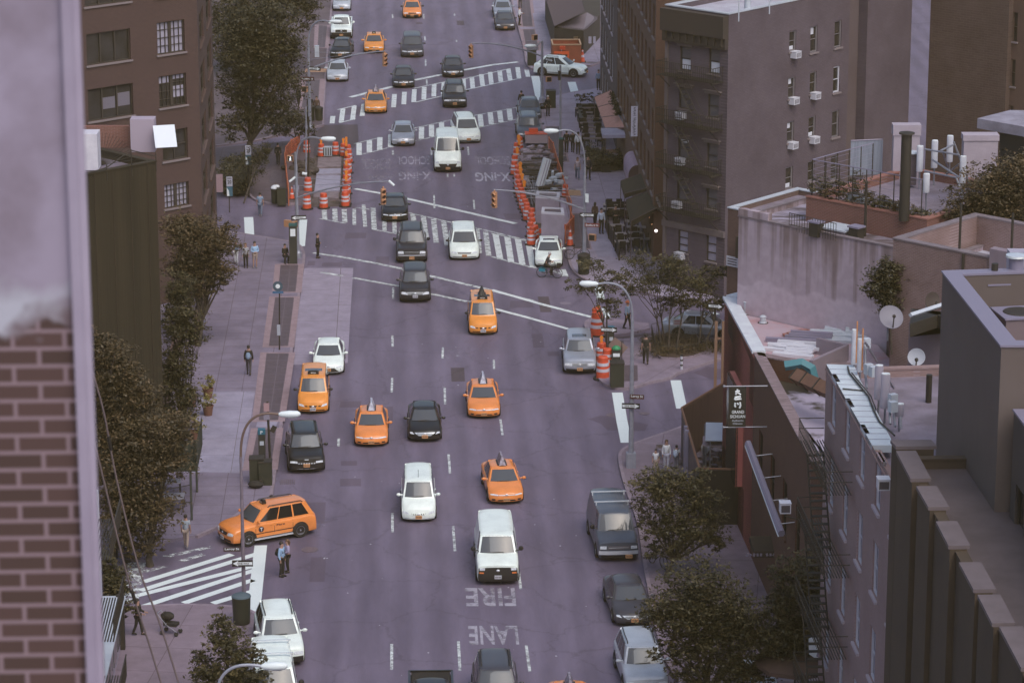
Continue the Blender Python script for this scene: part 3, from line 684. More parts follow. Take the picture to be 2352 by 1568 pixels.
 if 'pod' in rt:
  q=MB(); c=rz(.15 if kind !='sedan' else .25,0); w_=.62 if kind=='minitaxi' else .34; q.box((0,c.y,c.z+.07),(w_,.20,.14)); q.box((0,c.y+.02,c.z+.16),(w_*.8,.14,.05)); po=q.build('roof_light',TRIM,root)
  q=MB(); textmesh('4Y23',q,(0,c.y-.106,c.z+.04),(1,0,0),(0,0,1),.08,w_*.45); q.build('roof_light_number',SEATM,po)
 if 'ad' in rt:
  q=MB(); c=rz(.5,0); zt=c.z+.02; hh=.42
  y0,y1=c.y-.62,c.y+.62;
  for (xa,xb) in ((-.17,-.03),(.03,.17)): pass
  sec=[(-.18,0),(-.16,.06),(-.045,hh),(.045,hh),(.16,.06),(.18,0)]
  fr=[Vector((a,y0+b_*.35,zt+b_)) for a,b_ in sec]; bk=[Vector((a,y1-b_*.2,zt+b_)) for a,b_ in sec]
  q.grid([fr,bk]); q.poly(fr); q.poly(bk[::-1]); ao=q.build('roof_advert',style.get('adm',mat('advert_panel',(.50,.53,.62),(.26,.24,.32),scale=5,rough=.4)),root)
  q=MB(); q.box((0,c.y,c.z+.01),(.5,1.0,.03)); q.build('advert_base',TRIM,ao)
 if 'antenna' in rt: q=MB(); c=rz(.12,0); q.tube([c,c+Vector((0,.12,.38))],.012,5); q.build('antenna',TRIM,root)
 if kind=='pickup':
  q=MB(); q.box((0,4.55,1.165),(1.66,2.1,.02)); q.build('bed_floor',mat('bed_liner',(.018,.014,.011),rough=.9),root)
  for s in (-1,1): q=MB(); q.box((s*.92,4.55,1.20),(.10,2.2,.06)); q.build('bed_rail',CHROME if style.get('chromerail') else pm,root)
  q=MB(); q.box((0,5.62,1.2),(1.9,.1,.08)); q.build('tailgate',pm,root)
 if style.get('side_mark'):
  for s in (-1,1):
   c=F(.34,s,.62); q=MB(); q.ball((c.x+s*.004,c.y,c.z),1,16,(.012,.15,.15)); mo=q.build('door_emblem',INK,root)
   q=MB(); textmesh('T',q,(c.x+s*.022,c.y,c.z-.09),(0,s,0),(0,0,1),.18,.15); q.build('door_letter',SEATM,mo)
   c=F(.56,s,.70); q=MB(); textmesh('Fare',q,(c.x+s*.012,c.y,c.z-.02),(0,s,0),(0,0,1),.10,.45); q.build('door_lettering',INK,root)
   q=MB(); patch(q,F,'r' if s>0 else 'l',rect(.22,.76,.36,.40),.012,4); q.build('side_moulding',TRIM,root)
   q=MB(); q.box((s*(W/2+.02),2.3,.33),(.16,2.1,.06)); q.build('running_board',CHROME,root)
 # dark valance under the nose and mirrors of the underside
 q=MB(); q.box((0,L/2,V['zb']-.01),(W*.84,L*.9,.08)); q.build('underbody',TRIM,root)
 return root
BUMP=TRIM
ST={
 'camry_taxi': dict(head=[(.52,.70),(.95,.76),(.97,.96),(.52,.84)],parts=[('grille','f',rect(-.50,.50,.73,.80),CHROME),('air_intake','f',[(-.55,.12),(.55,.12),(.48,.27),(-.48,.27)],TRIM),('fog_light','f',rect(.66,.86,.16,.34),TRIM),('fog_light','f',rect(-.86,-.66,.16,.34),TRIM)],badge=.80,roof='ad',plate=.30),
 'prius_taxi': dict(head=[(.50,.66),(.94,.72),(.97,.95),(.55,.84)],parts=[('grille','f',rect(-.42,.42,.70,.78),TRIM),('air_intake','f',rect(-.6,.6,.08,.36),TRIM)],badge=.84,roof='pod',plate=.40),
 'crown_taxi': dict(head=[(.48,.66),(.95,.66),(.95,.90),(.48,.90)],parts=[('grille','f',rect(-.42,.42,.64,.88),TRIM),('bumper','f',rect(-.97,.97,.0,.48),TRIM)],roof='pod',plate=.32,mirror=TRIM),
 'sedan_plain': dict(head=[(.52,.66),(.95,.72),(.97,.94),(.56,.84)],parts=[('grille','f',rect(-.45,.45,.66,.80),CHROME),('air_intake','f',rect(-.55,.55,.08,.34),TRIM)],badge=.82,plate=.42),
 'sonata': dict(head=[(.66,.62),(.93,.70),(.97,.98),(.80,.92)],parts=[('grille','f',[(-.40,.50),(.40,.50),(.66,.86),(-.66,.86)],CHROME),('air_intake','f',rect(-.5,.5,.05,.30),TRIM)],badge=.72,plate=.42,slats=((-.5,.5,.55,.82),4,'h'),slatm=GLASSD),
 'camry_white': dict(head=[(.50,.62),(.92,.66),(.96,.92),(.62,.80)],parts=[('air_intake','f',[(-.72,.10),(.72,.10),(.42,.60),(-.42,.60)],TRIM),('grille','f',rect(-.48,.48,.70,.78),CHROME),('daytime_light','f',rect(.80,.86,.30,.50),CHROME),('daytime_light','f',rect(-.86,-.80,.30,.50),CHROME)],badge=.80,plate=.44),
 'bmw': dict(head=[(.34,.62),(.92,.62),(.95,.86),(.40,.80)],parts=[('grille','f',rect(.03,.20,.60,.84),TRIM),('grille','f',rect(-.20,-.03,.60,.84),TRIM),('air_intake','f',rect(-.8,.8,.10,.22),TRIM)],roof='sunroof',plate=.36,pmat=PLATEW),
 'corolla': dict(head=[(.55,.66),(.95,.70),(.96,.92),(.58,.86)],parts=[('grille','f',[(-.28,.68),(.28,.68),(.40,.82),(-.40,.82)],TRIM),('air_intake','f',rect(-.8,.8,.05,.16),TRIM)],plate=.34),
 'suv_plain': dict(head=[(.52,.58),(.95,.64),(.97,.88),(.58,.80)],parts=[('grille','f',rect(-.48,.48,.58,.80),CHROME),('air_intake','f',rect(-.9,.9,.0,.30),TRIM)],badge=.70,plate=.36,roof='rail'),
 'pilot': dict(head=[(.50,.54),(.95,.60),(.97,.92),(.62,.82)],parts=[('grille','f',[(-.50,.56),(.50,.56),(.60,.84),(-.60,.84)],CHROME),('air_intake','f',rect(-.96,.96,.0,.34),TRIM)],badge=.70,plate=.40,slats=((-.5,.5,.58,.80),3,'h'),slatm=TRIM,pmat=PLATEW),
 'pilot_silver': dict(head=[(.52,.50),(.96,.50),(.96,.80),(.52,.76)],parts=[('grille','f',rect(-.48,.48,.50,.78),CHROME),('air_intake','f',rect(-.9,.9,.0,.22),TRIM)],badge=.64,plate=.20,slats=((-.44,.44,.52,.76),3,'h'),slatm=TRIM,roof='sunroof'),
 'jeep': dict(head=[(.52,.62),(.94,.64),(.95,.84),(.54,.80)],parts=[('grille','f',rect(-.52,.52,.55,.80),TRIM),('air_intake','f',rect(-.85,.85,.08,.34),TRIM),('bumper_strip','f',rect(-.55,.55,.10,.13),CHROME),('badge','f',rect(-.12,.12,.90,.96),CHROME)],slats=((-.52,.52,.56,.66),7,'v'),plate=.44,roof='rail',glass=GLASS),
 'tahoe': dict(head=[(.55,.62),(.95,.62),(.96,.90),(.58,.88)],parts=[('grille','f',rect(-.52,.52,.60,.88),TRIM),('bumper_strip','f',rect(-.95,.95,.42,.50),CHROME),('bumper','f',rect(-.98,.98,.0,.36),TRIM)],slats=((-.52,.52,.62,.88),2,'h'),plate=.22,roof='ribs rail'),
 'mercmt': dict(head=[(.50,.60),(.95,.60),(.96,.86),(.50,.86)],parts=[('grille','f',rect(-.46,.46,.60,.86),CHROME),('bumper','f',rect(-.98,.98,.0,.46),TRIM)],slats=((-.4,.4,.62,.84),6,'v'),slatm=TRIM,plate=.30,roof='rail'),
 'caravan': dict(head=[(.54,.60),(.95,.64),(.97,.88),(.56,.82)],parts=[('grille','f',[(-.44,.58),(.44,.58),(.50,.78),(-.50,.78)],TRIM),('air_intake','f',[(-.88,.10),(.88,.10),(.80,.20),(-.80,.20)],TRIM)],slats=((-.45,.45,.60,.78),2,'h'),plate=.34,mirror=TRIM),
 'sienna': dict(head=[(.52,.62),(.95,.66),(.97,.92),(.60,.84)],parts=[('grille','f',rect(-.4,.4,.66,.76),CHROME),('air_intake','f',rect(-.8,.8,.08,.24),TRIM)],plate=.36,roof='rail'),
 'minitaxi': dict(head=[(.56,.50),(.95,.62),(.97,.92),(.64,.74)],parts=[('grille','f',[(-.22,.50),(.22,.50),(.28,.66),(-.28,.66)],TRIM),('side_grille','f',[(.34,.56),(.48,.54),(.56,.66),(.42,.66)],TRIM),('side_grille','f',[(-.48,.54),(-.34,.56),(-.42,.66),(-.56,.66)],TRIM),('air_intake','f',rect(-.78,.78,.10,.20),TRIM)],badge=.58,plate=.28,pmat=PLATEW,roof='pod panel',mirror=TRIM),
 'minitaxi_ad': None,
 'nv_white': dict(head=[(.58,.50),(.95,.62),(.97,.90),(.66,.74)],parts=[('grille','f',[(-.30,.48),(.30,.48),(.46,.62),(-.46,.62)],TRIM),('bumper_strip','f',rect(-.85,.85,.08,.13),CHROME)],badge=.56,plate=.28,roof='antenna',slats=((-.42,.42,.48,.62),7,'v'),slatm=P_WHITE),
 'express': dict(head=[(.60,.70),(.92,.70),(.92,.86),(.60,.86)],parts=[('bumper','f',rect(-.99,.99,.0,.50),TRIM),('grille','f',rect(-.97,.97,.50,.88),mat('nose_black',(.022,.018,.016),rough=.6))],amber=True,badge=.70,plate=.30,pmat=PLATEW,roof='ribs',mirror=TRIM,rear=1),
 'econoline': dict(head=[(.62,.58),(.94,.58),(.94,.78),(.62,.78)],parts=[('grille','f',rect(-.56,.56,.56,.78),mat('grille_grey',(.12,.11,.12),rough=.4)),('bumper','f',rect(-1.0,1.0,.22,.46),CHROME),('air_intake','f',rect(-.9,.9,.0,.20),TRIM)],slats=((-.5,.5,.60,.74),1,'h'),plate=.10,roof='ribs ladder',mirror=TRIM,plx=.5),
 'promaster': dict(head=[(.66,.70),(.94,.74),(.96,.98),(.76,.94)],parts=[('grille','f',[(-.60,.34),(.60,.34),(.72,.66),(-.72,.66)],TRIM),('bumper','f',rect(-.99,.99,.0,.34),TRIM)],badge=.56,plate=.20,mirror=TRIM,rear=1),
 'pickup': dict(head=[(.62,.62),(.95,.62),(.95,.90),(.62,.90)],parts=[('grille','f',rect(-.58,.58,.60,.92),TRIM),('bumper','f',rect(-.99,.99,.0,.56),TRIM)],badge=.76,plate=.24),
 'highlander': dict(head=[(.50,.56),(.95,.64),(.97,.90),(.60,.84)],parts=[('grille','f',[(-.40,.56),(.40,.56),(.50,.82),(-.50,.82)],TRIM),('air_intake','f',rect(-.8,.8,.06,.26),TRIM)],badge=.70,plate=.26,roof='pod rail',side_mark=True,pmat=PLATEW),
 'lincoln': dict(head=[(.52,.62),(.96,.62),(.97,.82),(.56,.78)],parts=[('grille','f',[(-.50,.42),(.50,.42),(.56,.80),(-.56,.80)],TRIM),('air_intake','f',rect(-.85,.85,.02,.22),TRIM)],plate=.30,roof='rail'),
 'lightrear': None,
}
ST['minitaxi_ad']=dict(ST['minitaxi'],roof='pod panel ad',adm=TRIM)
ST['taxi_ad_grey']=dict(ST['camry_taxi'],adm=mat('advert_grey',(.12,.08,.10),(.38,.36,.44),scale=6,rough=.4))
VN={}
def vehicle(name,label,cat,kind,pm,style,xy,ang=0,f=None,group=None):
 """xy: picture position of the middle of the front bumper's foot; ang: heading turn in degrees"""
 key=(kind,pm.name,style); p=G(*(f(*xy) if f else xy))
 if key not in VN:
  VN[key]=make_vehicle(kind,pm,ST[style]); r=VN[key]; r.name=name
 else:
  src=VN[key]; r=src.copy(); COL.objects.link(r); r.name=name
  for ch in [c for c in src.children]:
   c2=ch.copy(); COL.objects.link(c2); c2.parent=r
   for gc in [c for c in ch.children]: c3=gc.copy(); COL.objects.link(c3); c3.parent=c2
 r.location=(p.x,p.y,0); r.rotation_euler=(0,0,R(ang)); tag(r,label,cat,group)
 return r
TX='yellow taxis on the avenue'; PK='cars parked along the kerb'; TR='cars driving down the avenue'
V_=vehicle
V_('taxi','orange taxi at the very top of the avenue with a black front bumper','taxi','sedan',P_TAXI2,'crown_taxi',(947,44),group=TX)
V_('parked_car','small silver hatchback parked farthest up the left kerb, in front of the trees','car','hatch',P_SILV2,'corolla',(785,27),group=PK)
V_('pickup_truck','white pickup truck with a dark nose parked at the upper left kerb','pickup truck','pickup',P_WHITE,'pickup',(784,92),group=PK)
V_('parked_car','glossy black sedan parked at the upper left kerb between white pickup and silver sedan','car','sedan',P_BLACK,'sedan_plain',(781,136),-4,group=PK)
V_('parked_car','silver sedan parked nearest the crossing at the upper left kerb','car','sedan',P_SILV2,'corolla',(775,190),group=PK)
V_('taxi','orange taxi with a small black roof light beside the parked black sedan','taxi','sedan',P_TAXI,'prius_taxi',(859,124),group=TX)
V_('car','dark grey wagon driving in the middle lane beyond the far crosswalk','car','minivan',P_GREY,'sedan_plain',(947,134),group=TR)
V_('car','dark sedan just reaching the far stop line, left of the middle lane','car','sedan',P_CHAR,'sedan_plain',(927,204),group=TR)
V_('car','charcoal sedan right on the far stop line behind the chrome-nosed SUV','car','sedan',P_CHAR,'sonata',(1041,180),group=TR)
V_('suv','dark SUV with a chrome toothed grille crossing the far striped crosswalk','SUV','suv',P_CHAR,'mercmt',(1045,250),group=TR)
V_('taxi','orange taxi with a grey roof advert crossing the far striped crosswalk','taxi','sedan',P_TAXI,'taxi_ad_grey',(863,263),group=TX)
V_('car','silver sedan driving over the second striped crosswalk','car','sedan',P_SILVER,'sedan_plain',(926,338),group=TR)
V_('minivan','white minivan with roof rails half hidden behind the tall white cargo van','minivan','minivan',P_WHITE,'sienna',(1077,331),5,group=TR)
V_('cargo_van','tall high-roofed white cargo van with a black lower nose','van','highvan',P_WHITE,'promaster',(1029,398),group=TR)
V_('parked_car','light blue-grey sedan farthest back at the upper right kerb','car','sedan',P_SILVER,'corolla',(1156,44),group=PK)
V_('parked_car','dark grey sedan parked at the upper right kerb beside the man in a white shirt','car','sedan',P_GREY,'corolla',(1161,72),group=PK)
V_('crossover','white crossover seen side-on turning into the upper right side street','crossover','crossover',P_WHITE,'lincoln',(1348,176),70,group=None)
V_('parked_car','dark blue-grey car at the right kerb, rear one of two above the construction site','car','sedan',P_BLUE,'sedan_plain',(1218,279),group=PK)
V_('parked_suv','blue-grey SUV parked against the top of the right-hand construction site','SUV','suv',P_BLUE,'suv_plain',(1217,328),group=PK)
V_('car','black sedan with silver mirrors driving over the striped crosswalk by the trench','car','sedan',P_BLACK,'camry_taxi_b' if 0 else 'sedan_plain',(907,512),group=TR)
V_('large_suv','large black SUV with a ribbed roof directly behind another black SUV','SUV','bigsuv',P_CHAR,'tahoe',(946,607),group=TR)
V_('minivan','white minivan with black mirrors leaving the middle striped crosswalk','minivan','minivan',P_WHITE,'caravan',(1067,600),group=TR)
V_('suv','black SUV with a broad chrome grille crossing the white guide lines','SUV','suv',P_CHAR,'pilot',(954,698),group=TR)
V_('taxi_van','orange van taxi with a tall black roof advert on the right of the avenue','taxi','minitaxi',P_TAXI,'minitaxi_ad',(1110,772),group=TX)
V_('parked_car','white sedan with a sunroof standing behind the cyclist','car','sedan',P_WHITE,'bmw',(1260,617),-3,group=PK)
V_('parked_suv','silver SUV with a sunroof beside the orange drums at the island','SUV','suv',P_SILVER,'pilot_silver',(1332,862),-2,group=PK)
V_('car','white sedan with a wide black lower grille behind the left van taxi','car','sedan',P_WHITE,'camry_white',(754,864),group=TR)
V_('taxi_van','orange van taxi with a white plate at the left kerb beside the pavement grates','taxi','minitaxi',P_TAXI,'minitaxi',(719,953),group=TX)
V_('taxi','orange taxi with a pale roof advert just left of the black sedan','taxi','sedan',P_TAXI2,'camry_taxi',(853,1029),group=TX)
V_('car','black sedan with a big chrome grille between two orange taxis','car','sedan',P_BLACK,'sonata',(976,1018),group=TR)
V_('taxi','orange taxi with a pale roof advert on the right, above the crooked-advert taxi','taxi','sedan',P_TAXI2,'camry_taxi',(1112,964),group=TX)
V_('parked_suv','glossy black SUV with a toothed grille parked at the left kerb','SUV','suv',P_BLACK,'jeep',(705,1090),4,group=PK)
V_('compact_van','rounded white compact van with a roof aerial in the centre lane','van','minitaxi',P_WHITE,'nv_white',(962,1202),group=TR)
V_('taxi','orange taxi with a dark reddish roof advert behind the boxy white van','taxi','sedan',P_TAXI2,'taxi_ad_grey',(1164,1161),4,group=TX)
V_('cargo_van','boxy white cargo van with a black nose and lit amber indicators','van','van',P_WHITE,'express',(1144,1346),group=TR)
V_('taxi_suv','orange taxi SUV turning left into the side street over the crossing','taxi','suv',P_TAXI2,'highlander',(512,1250),-62,group=TX)
V_('parked_suv','white SUV with black roof rails parked behind the white truck at lower left','SUV','suv',P_WHITE,'mercmt',(652,1535),7,group=PK)
V_('parked_van','white ribbed-roof van at the bottom left edge under a street lamp head','van','van',P_WHITE,'econoline',(636,1668),5,group=PK)
V_('parked_van','dark blue-grey van with two silver ladder racks at the right kerb','van','van',P_BLUE,'econoline',(1421,1292),3,group=PK)
V_('parked_car','dark sedan parked under the trees in front of the ladder-rack van','car','sedan',P_GREY,'sonata',(1458,1442),4,group=PK)
V_('parked_suv','silver SUV parked lowest on the right kerb, half under the tree','SUV','suv',P_SILV2,'suv_plain',(1487,1604),3,group=PK)
V_('suv','dark grey SUV with roof bars cut off by the bottom edge','SUV','suv',P_GREY,'suv_dark',(1142,1650)) if 0 else V_('suv','dark grey SUV with roof rails cut off by the bottom edge of the view','SUV','suv',P_GREY,'suv_plain',(1142,1660),group=TR)
V_('taxi','orange taxi at the bottom edge with only roof and advert in view','taxi','sedan',P_TAXI2,'taxi_ad_grey',(1316,1706),group=TX)
V_('pickup_truck','black pickup bed with bright rails at the bottom edge of the avenue','pickup truck','pickup',P_BLACK,'pickup',(993,1716),group=TR)
V_('car','silver car seen side-on behind the island trees on the right side street','car','sedan',P_SILVER,'corolla',(1700,775),78)
#================================================================buildings
def ccw(pts):
 a=sum(pts[k][0]*pts[(k+1) % len(pts)][1]-pts[(k+1) % len(pts)][0]*pts[k][1] for k in range(len(pts)))
 return list(pts) if a>0 else list(reversed(pts))
def along(A,d,x,z=10):
 """distance t so that A+t*d stands in picture column x"""
 lo,hi=-5.0,120.0
 def col(t):
  p=CMI @ (Vector((A[0]+d[0]*t,A[1]+d[1]*t,z))-CL); return CX+FPX*p.x/-p.z
 s=1 if col(hi)>col(lo) else-1
 for _ in range(50):
  m=(lo+hi)/2
  if (col(m)-x)*s<0: lo=m
  else: hi=m
 return lo
def V2(p): return Vector((p[0],p[1]))
E1=Vector((.68,.733)); E2=Vector((.70,-.714))
frame_dk=mat('frame_dark',(.045,.035,.028),rough=.5); frame_wt=mat('frame_white',(.50,.50,.56),rough=.5); frame_gy=mat('frame_grey',(.16,.145,.155),rough=.6)
pane_dk=mat('pane_dark',(.030,.026,.020),(.05,.045,.045),scale=.6,rough=.12,spec=.7); pane_lt=mat('pane_blind',(.36,.34,.42),(.30,.28,.36),scale=1.5,rough=.35); pane_md=mat('pane_mid',(.11,.105,.12),rough=.15,spec=.7)
blind_m=mat('white_blind',(.55,.56,.62),rough=.6); sill_m=mat('sill_stone',(.20,.165,.17),rough=.8); sill_lt=mat('sill_light',(.42,.36,.40),rough=.7)
def wall_face(mb,A,B,z0,z1,holes,depth):
 """outer wall A->B with interior on the left, cut by holes (s0,s1,z0,z1) with reveals"""
 A=V2(A); B=V2(B); L=(B-A).length; e=(B-A)/L; n_=Vector((-e.y,e.x))
 ss=sorted({0,L,*[h[0] for h in holes],*[h[1] for h in holes]}); zs=sorted({z0,z1,*[h[2] for h in holes],*[h[3] for h in holes]})
 P=lambda s,z,d=0: (A.x+e.x*s+n_.x*d,A.y+e.y*s+n_.y*d,z)
 for i in range(len(ss)-1):
  for j in range(len(zs)-1):
   a,b,c,d=ss[i],ss[i+1],zs[j],zs[j+1]; sm,zm=(a+b)/2,(c+d)/2
   if any(h[0]<sm<h[1] and h[2]<zm<h[3] for h in holes): continue
   mb.poly([P(a,c),P(b,c),P(b,d),P(a,d)])
 for h in holes:
  a,b,c,d=h[:4]
  mb.poly([P(a,c),P(b,c),P(b,c,depth),P(a,c,depth)]); mb.poly([P(a,d),P(a,d,depth),P(b,d,depth),P(b,d)])
  mb.poly([P(a,c),P(a,c,depth),P(a,d,depth),P(a,d)]); mb.poly([P(b,c),P(b,d),P(b,d,depth),P(b,c,depth)])
def window(root,A,B,h,style,depth=.16):
 """h=(s0,s1,z0,z1)"""
 A=V2(A); B=V2(B); e=(B-A).normalized(); n_=Vector((-e.y,e.x)); s0,s1,z0,z1=h[:4]; w_,ht=s1-s0,z1-z0; rz=math.atan2(e.y,e.x)
 fm=style.get('fm',frame_dk); pm=style.get('pm',pane_dk); f=style.get('fw',.06)
 def C(s,z,d): return (A.x+e.x*s+n_.x*d,A.y+e.y*s+n_.y*d,z)
 mb=MB(); sc=(s0+s1)/2; zc=(z0+z1)/2; dd=depth-.05
 mb.box(C(s0+f/2,zc,dd),(f,.08,ht),rz); mb.box(C(s1-f/2,zc,dd),(f,.08,ht),rz); mb.box(C(sc,z0+f/2,dd),(w_-2*f,.08,f),rz); mb.box(C(sc,z1-f/2,dd),(w_-2*f,.08,f),rz)
 cols,rows=style.get('grid',(1,2)); bar=style.get('bar',.035)
 for i in range(1,cols):
  bw=style.get('mull',bar) if style.get('mullat') and i in style['mullat'] else bar
  mb.box(C(s0+w_*i/cols,zc,dd-.005),(bw,.07,ht-2*f),rz)
 for j in range(1,rows): mb.box(C(sc,z0+ht*j/rows,dd+.004),(w_-2*f,.06,bar),rz)
 wo=mb.build('window',fm,root,world=True)
 p=MB(); p.box(C(sc,zc,depth+.02),(w_-f,.03,ht-f),rz); p.build('pane',pm,wo,world=True)
 bl=style.get('blind')
 if bl:
  for (u0,u1,v0,v1) in bl:
   p=MB(); p.box(C(s0+f+(w_-2*f)*(u0+u1)/2,z0+f+(ht-2*f)*(v0+v1)/2,depth-.0),((w_-2*f)*(u1-u0),.015,(ht-2*f)*(v1-v0)),rz); p.build('blind',style.get('bm',blind_m),wo,world=True)
 if style.get('sill',1): p=MB(); p.box(C(sc,z0-.06,-.03),(w_+.2,.14,.11),rz); p.build('sill',style.get('sm',sill_m),wo,world=True)
 if style.get('lintel'): p=MB(); p.box(C(sc,z1+.10,-.05),(w_+.35,.18,.16),rz); p.box(C(sc,z1+.22,-.09),(w_+.55,.28,.07),rz); p.build('lintel',style.get('lm',sill_m),wo,world=True)
 return wo
def wrect(A,B,f,x0,y0,x1,y1):
 xc,yc=(x0+x1)/2,(y0+y1)/2
 s0=PW(A,B,*f(x0,yc))[0]; s1=PW(A,B,*f(x1,yc))[0]; za=PW(A,B,*f(xc,y0))[1]; zb=PW(A,B,*f(xc,y1))[1]
 return (min(s0,s1),max(s0,s1),min(za,zb),max(za,zb))
def building(name,label,cat,pts,z0,z1,wm,rm,wins={},par=.5,pwid=.3,cap=None,depth=.16,roof=True,capx=.04):
 """pts counter-clockwise, wins {edge index: [(hole, style)]}"""
 n=len(pts); pts=[V2(p) for p in pts]; c=sum(pts,Vector((0,0)))/n
 root=thing(name,label,cat,(c.x,c.y,z0)); mb=MB()
 zt=z1
 for k in range(n):
  A,B=pts[k],pts[(k+1) % n]; wall_face(mb,A,B,z0,zt,[w_[0] for w_ in wins.get(k,[])],depth)
 zr=z1-par
 inner=[]
 for k in range(n):
  a,b,c_=pts[k-1],pts[k],pts[(k+1) % n]; e0=(b-a).normalized(); e1_=(c_-b).normalized(); n0=Vector((-e0.y,e0.x)); n1=Vector((-e1_.y,e1_.x)); m=n0+n1; m*=pwid/max(.3,m.dot(n0)); inner.append(b+m)
 if par>0:
  for k in range(n):
   A,B,Ai,Bi=pts[k],pts[(k+1) % n],inner[k],inner[(k+1) % n]
   mb.poly([(*Ai,zr),(*Ai,zt),(*Bi,zt),(*Bi,zr)])
 mb.build('wall',wm,root,world=True)
 if roof: r=MB(); r.poly([(*p,zr) for p in (inner if par>0 else pts)]); r.build('roof',rm,root,world=True)
 if par>0:
  cb=MB()
  for k in range(n):
   A,B,Ai,Bi=pts[k],pts[(k+1) % n],inner[k],inner[(k+1) % n]; ce=(A-(A+B)/2).normalized()
   out0=A+(A-Ai).normalized()*capx*1.5; out1=B+(B-Bi).normalized()*capx*1.5; in0=Ai+(Ai-A).normalized()*capx; in1=Bi+(Bi-B).normalized()*capx
   cb.prism([out0,out1,in1,in0],zt+.001,zt+.07)
  cb.build('parapet_cap',cap or wm,root,world=True)
 for k,L in wins.items():
  for h,st in L: window(root,pts[k],pts[(k+1) % n],h,st,depth)
 return root
def hip(p): return p
#----materials for walls
bk_brown=brickmat('brick_brown',(.078,.042,.035),(.058,.031,.027),(.092,.060,.060),stain=(.72,.66,.62),ang=40)
bk_avenue=brickmat('brick_avenue',(.105,.058,.046),(.085,.048,.038),(.12,.08,.075),stain=(.7,.65,.6),ang=90)
bk_tan=brickmat('brick_tan',(.26,.175,.165),(.215,.140,.130),(.30,.225,.235),stain=(.55,.47,.42),ang=-45,stain_amt=.8)
bk_red=brickmat('brick_red',(.21,.085,.065),(.17,.07,.052),(.24,.15,.14),stain=(.7,.65,.6),ang=-45)
bk_dark=brickmat('brick_dark',(.062,.040,.026),(.048,.030,.020),(.058,.038,.028),stain=(.7,.7,.7),ang=90)
bk_farm=brickmat('brick_far',(.115,.078,.066),(.10,.066,.056),(.125,.088,.080),sx=.5,sy=.16,stain=(.6,.55,.5),ang=-45,stain_amt=.7)
gray_w=brickmat('painted_brick',(.120,.094,.115),(.108,.084,.102),(.090,.069,.084),sx=.3,sy=.1,stain=(.62,.58,.60),stain_amt=.8,ang=46)
gray_w2=mat('stucco_grey_brown',(.090,.064,.066),(.105,.078,.082),scale=.35,rough=.85)
gray_f=mat('stucco_front',(.13,.10,.10),(.15,.12,.12),scale=.4,rough=.8)
def stainedwall(name,c,streak,patchc,ztop,zpatch):
 """render with rain streaks running down from the coping and an old lighter coat low down"""
 m=bpy.data.materials.new(name); m.use_nodes=True; t=m.node_tree; n=t.nodes; b=n['Principled BSDF']; b.inputs['Roughness'].default_value=.85
 ge=n.new('ShaderNodeNewGeometry'); mp=n.new('ShaderNodeMapping'); mp.inputs['Scale'].default_value=(2.2,2.2,.10); t.links.new(ge.outputs['Position'],mp.inputs[0])
 a=n.new('ShaderNodeTexNoise'); a.inputs['Scale'].default_value=1.0; a.inputs['Detail'].default_value=6; t.links.new(mp.outputs[0],a.inputs['Vector'])
 sp=n.new('ShaderNodeSeparateXYZ'); t.links.new(ge.outputs['Position'],sp.inputs[0])
 r1=n.new('ShaderNodeMapRange'); r1.inputs[1].default_value=ztop-4.5; r1.inputs[2].default_value=ztop; r1.inputs[3].default_value=-.12; r1.inputs[4].default_value=.16; t.links.new(sp.outputs[2],r1.inputs[0])
 ad=n.new('ShaderNodeMath'); t.links.new(a.outputs[0],ad.inputs[0]); t.links.new(r1.outputs[0],ad.inputs[1])
 rr=n.new('ShaderNodeValToRGB'); rr.color_ramp.elements[0].position=.50; rr.color_ramp.elements[1].position=.72; rr.color_ramp.elements[0].color=(*c,1); rr.color_ramp.elements[1].color=(*streak,1); t.links.new(ad.outputs[0],rr.inputs[0])
 n3=n.new('ShaderNodeTexNoise'); n3.inputs['Scale'].default_value=.5; n3.inputs['Detail'].default_value=5; t.links.new(ge.outputs['Position'],n3.inputs['Vector'])
 md=n.new('ShaderNodeMath'); md.operation='MULTIPLY_ADD'; md.inputs[1].default_value=2.2; t.links.new(n3.outputs[0],md.inputs[0]); t.links.new(sp.outputs[2],md.inputs[2])
 r2=n.new('ShaderNodeMapRange'); r2.inputs[1].default_value=zpatch+1.05; r2.inputs[2].default_value=zpatch+1.25; r2.inputs[3].default_value=1; r2.inputs[4].default_value=0; t.links.new(md.outputs[0],r2.inputs[0])
 mx=n.new('ShaderNodeMix'); mx.data_type='RGBA'; t.links.new(r2.outputs[0],mx.inputs[0]); t.links.new(rr.outputs[0],mx.inputs[6]); mx.inputs[7].default_value=(*patchc,1)
 n4=n.new('ShaderNodeTexNoise'); n4.inputs['Scale'].default_value=2.5; n4.inputs['Detail'].default_value=8; t.links.new(ge.outputs['Position'],n4.inputs['Vector'])
 r4=n.new('ShaderNodeValToRGB'); r4.color_ramp.elements[0].position=.3; r4.color_ramp.elements[1].position=.7; r4.color_ramp.elements[0].color=(.88,.87,.87,1); r4.color_ramp.elements[1].color=(1.06,1.06,1.06,1); t.links.new(n4.outputs[0],r4.inputs[0])
 m2=n.new('ShaderNodeMix'); m2.data_type='RGBA'; m2.blend_type='MULTIPLY'; m2.inputs[0].default_value=1; t.links.new(mx.outputs[2],m2.inputs[6]); t.links.new(r4.outputs[0],m2.inputs[7]); t.links.new(m2.outputs[2],b.inputs['Base Color'])
 MATS[name]=m; return m
roof_wt=mat('roof_white',(.46,.47,.54),(.34,.32,.40),scale=.8,rough=.7); roof_gy=mat('roof_grey',(.15,.12,.145),(.24,.20,.25),scale=.7,rough=.85)
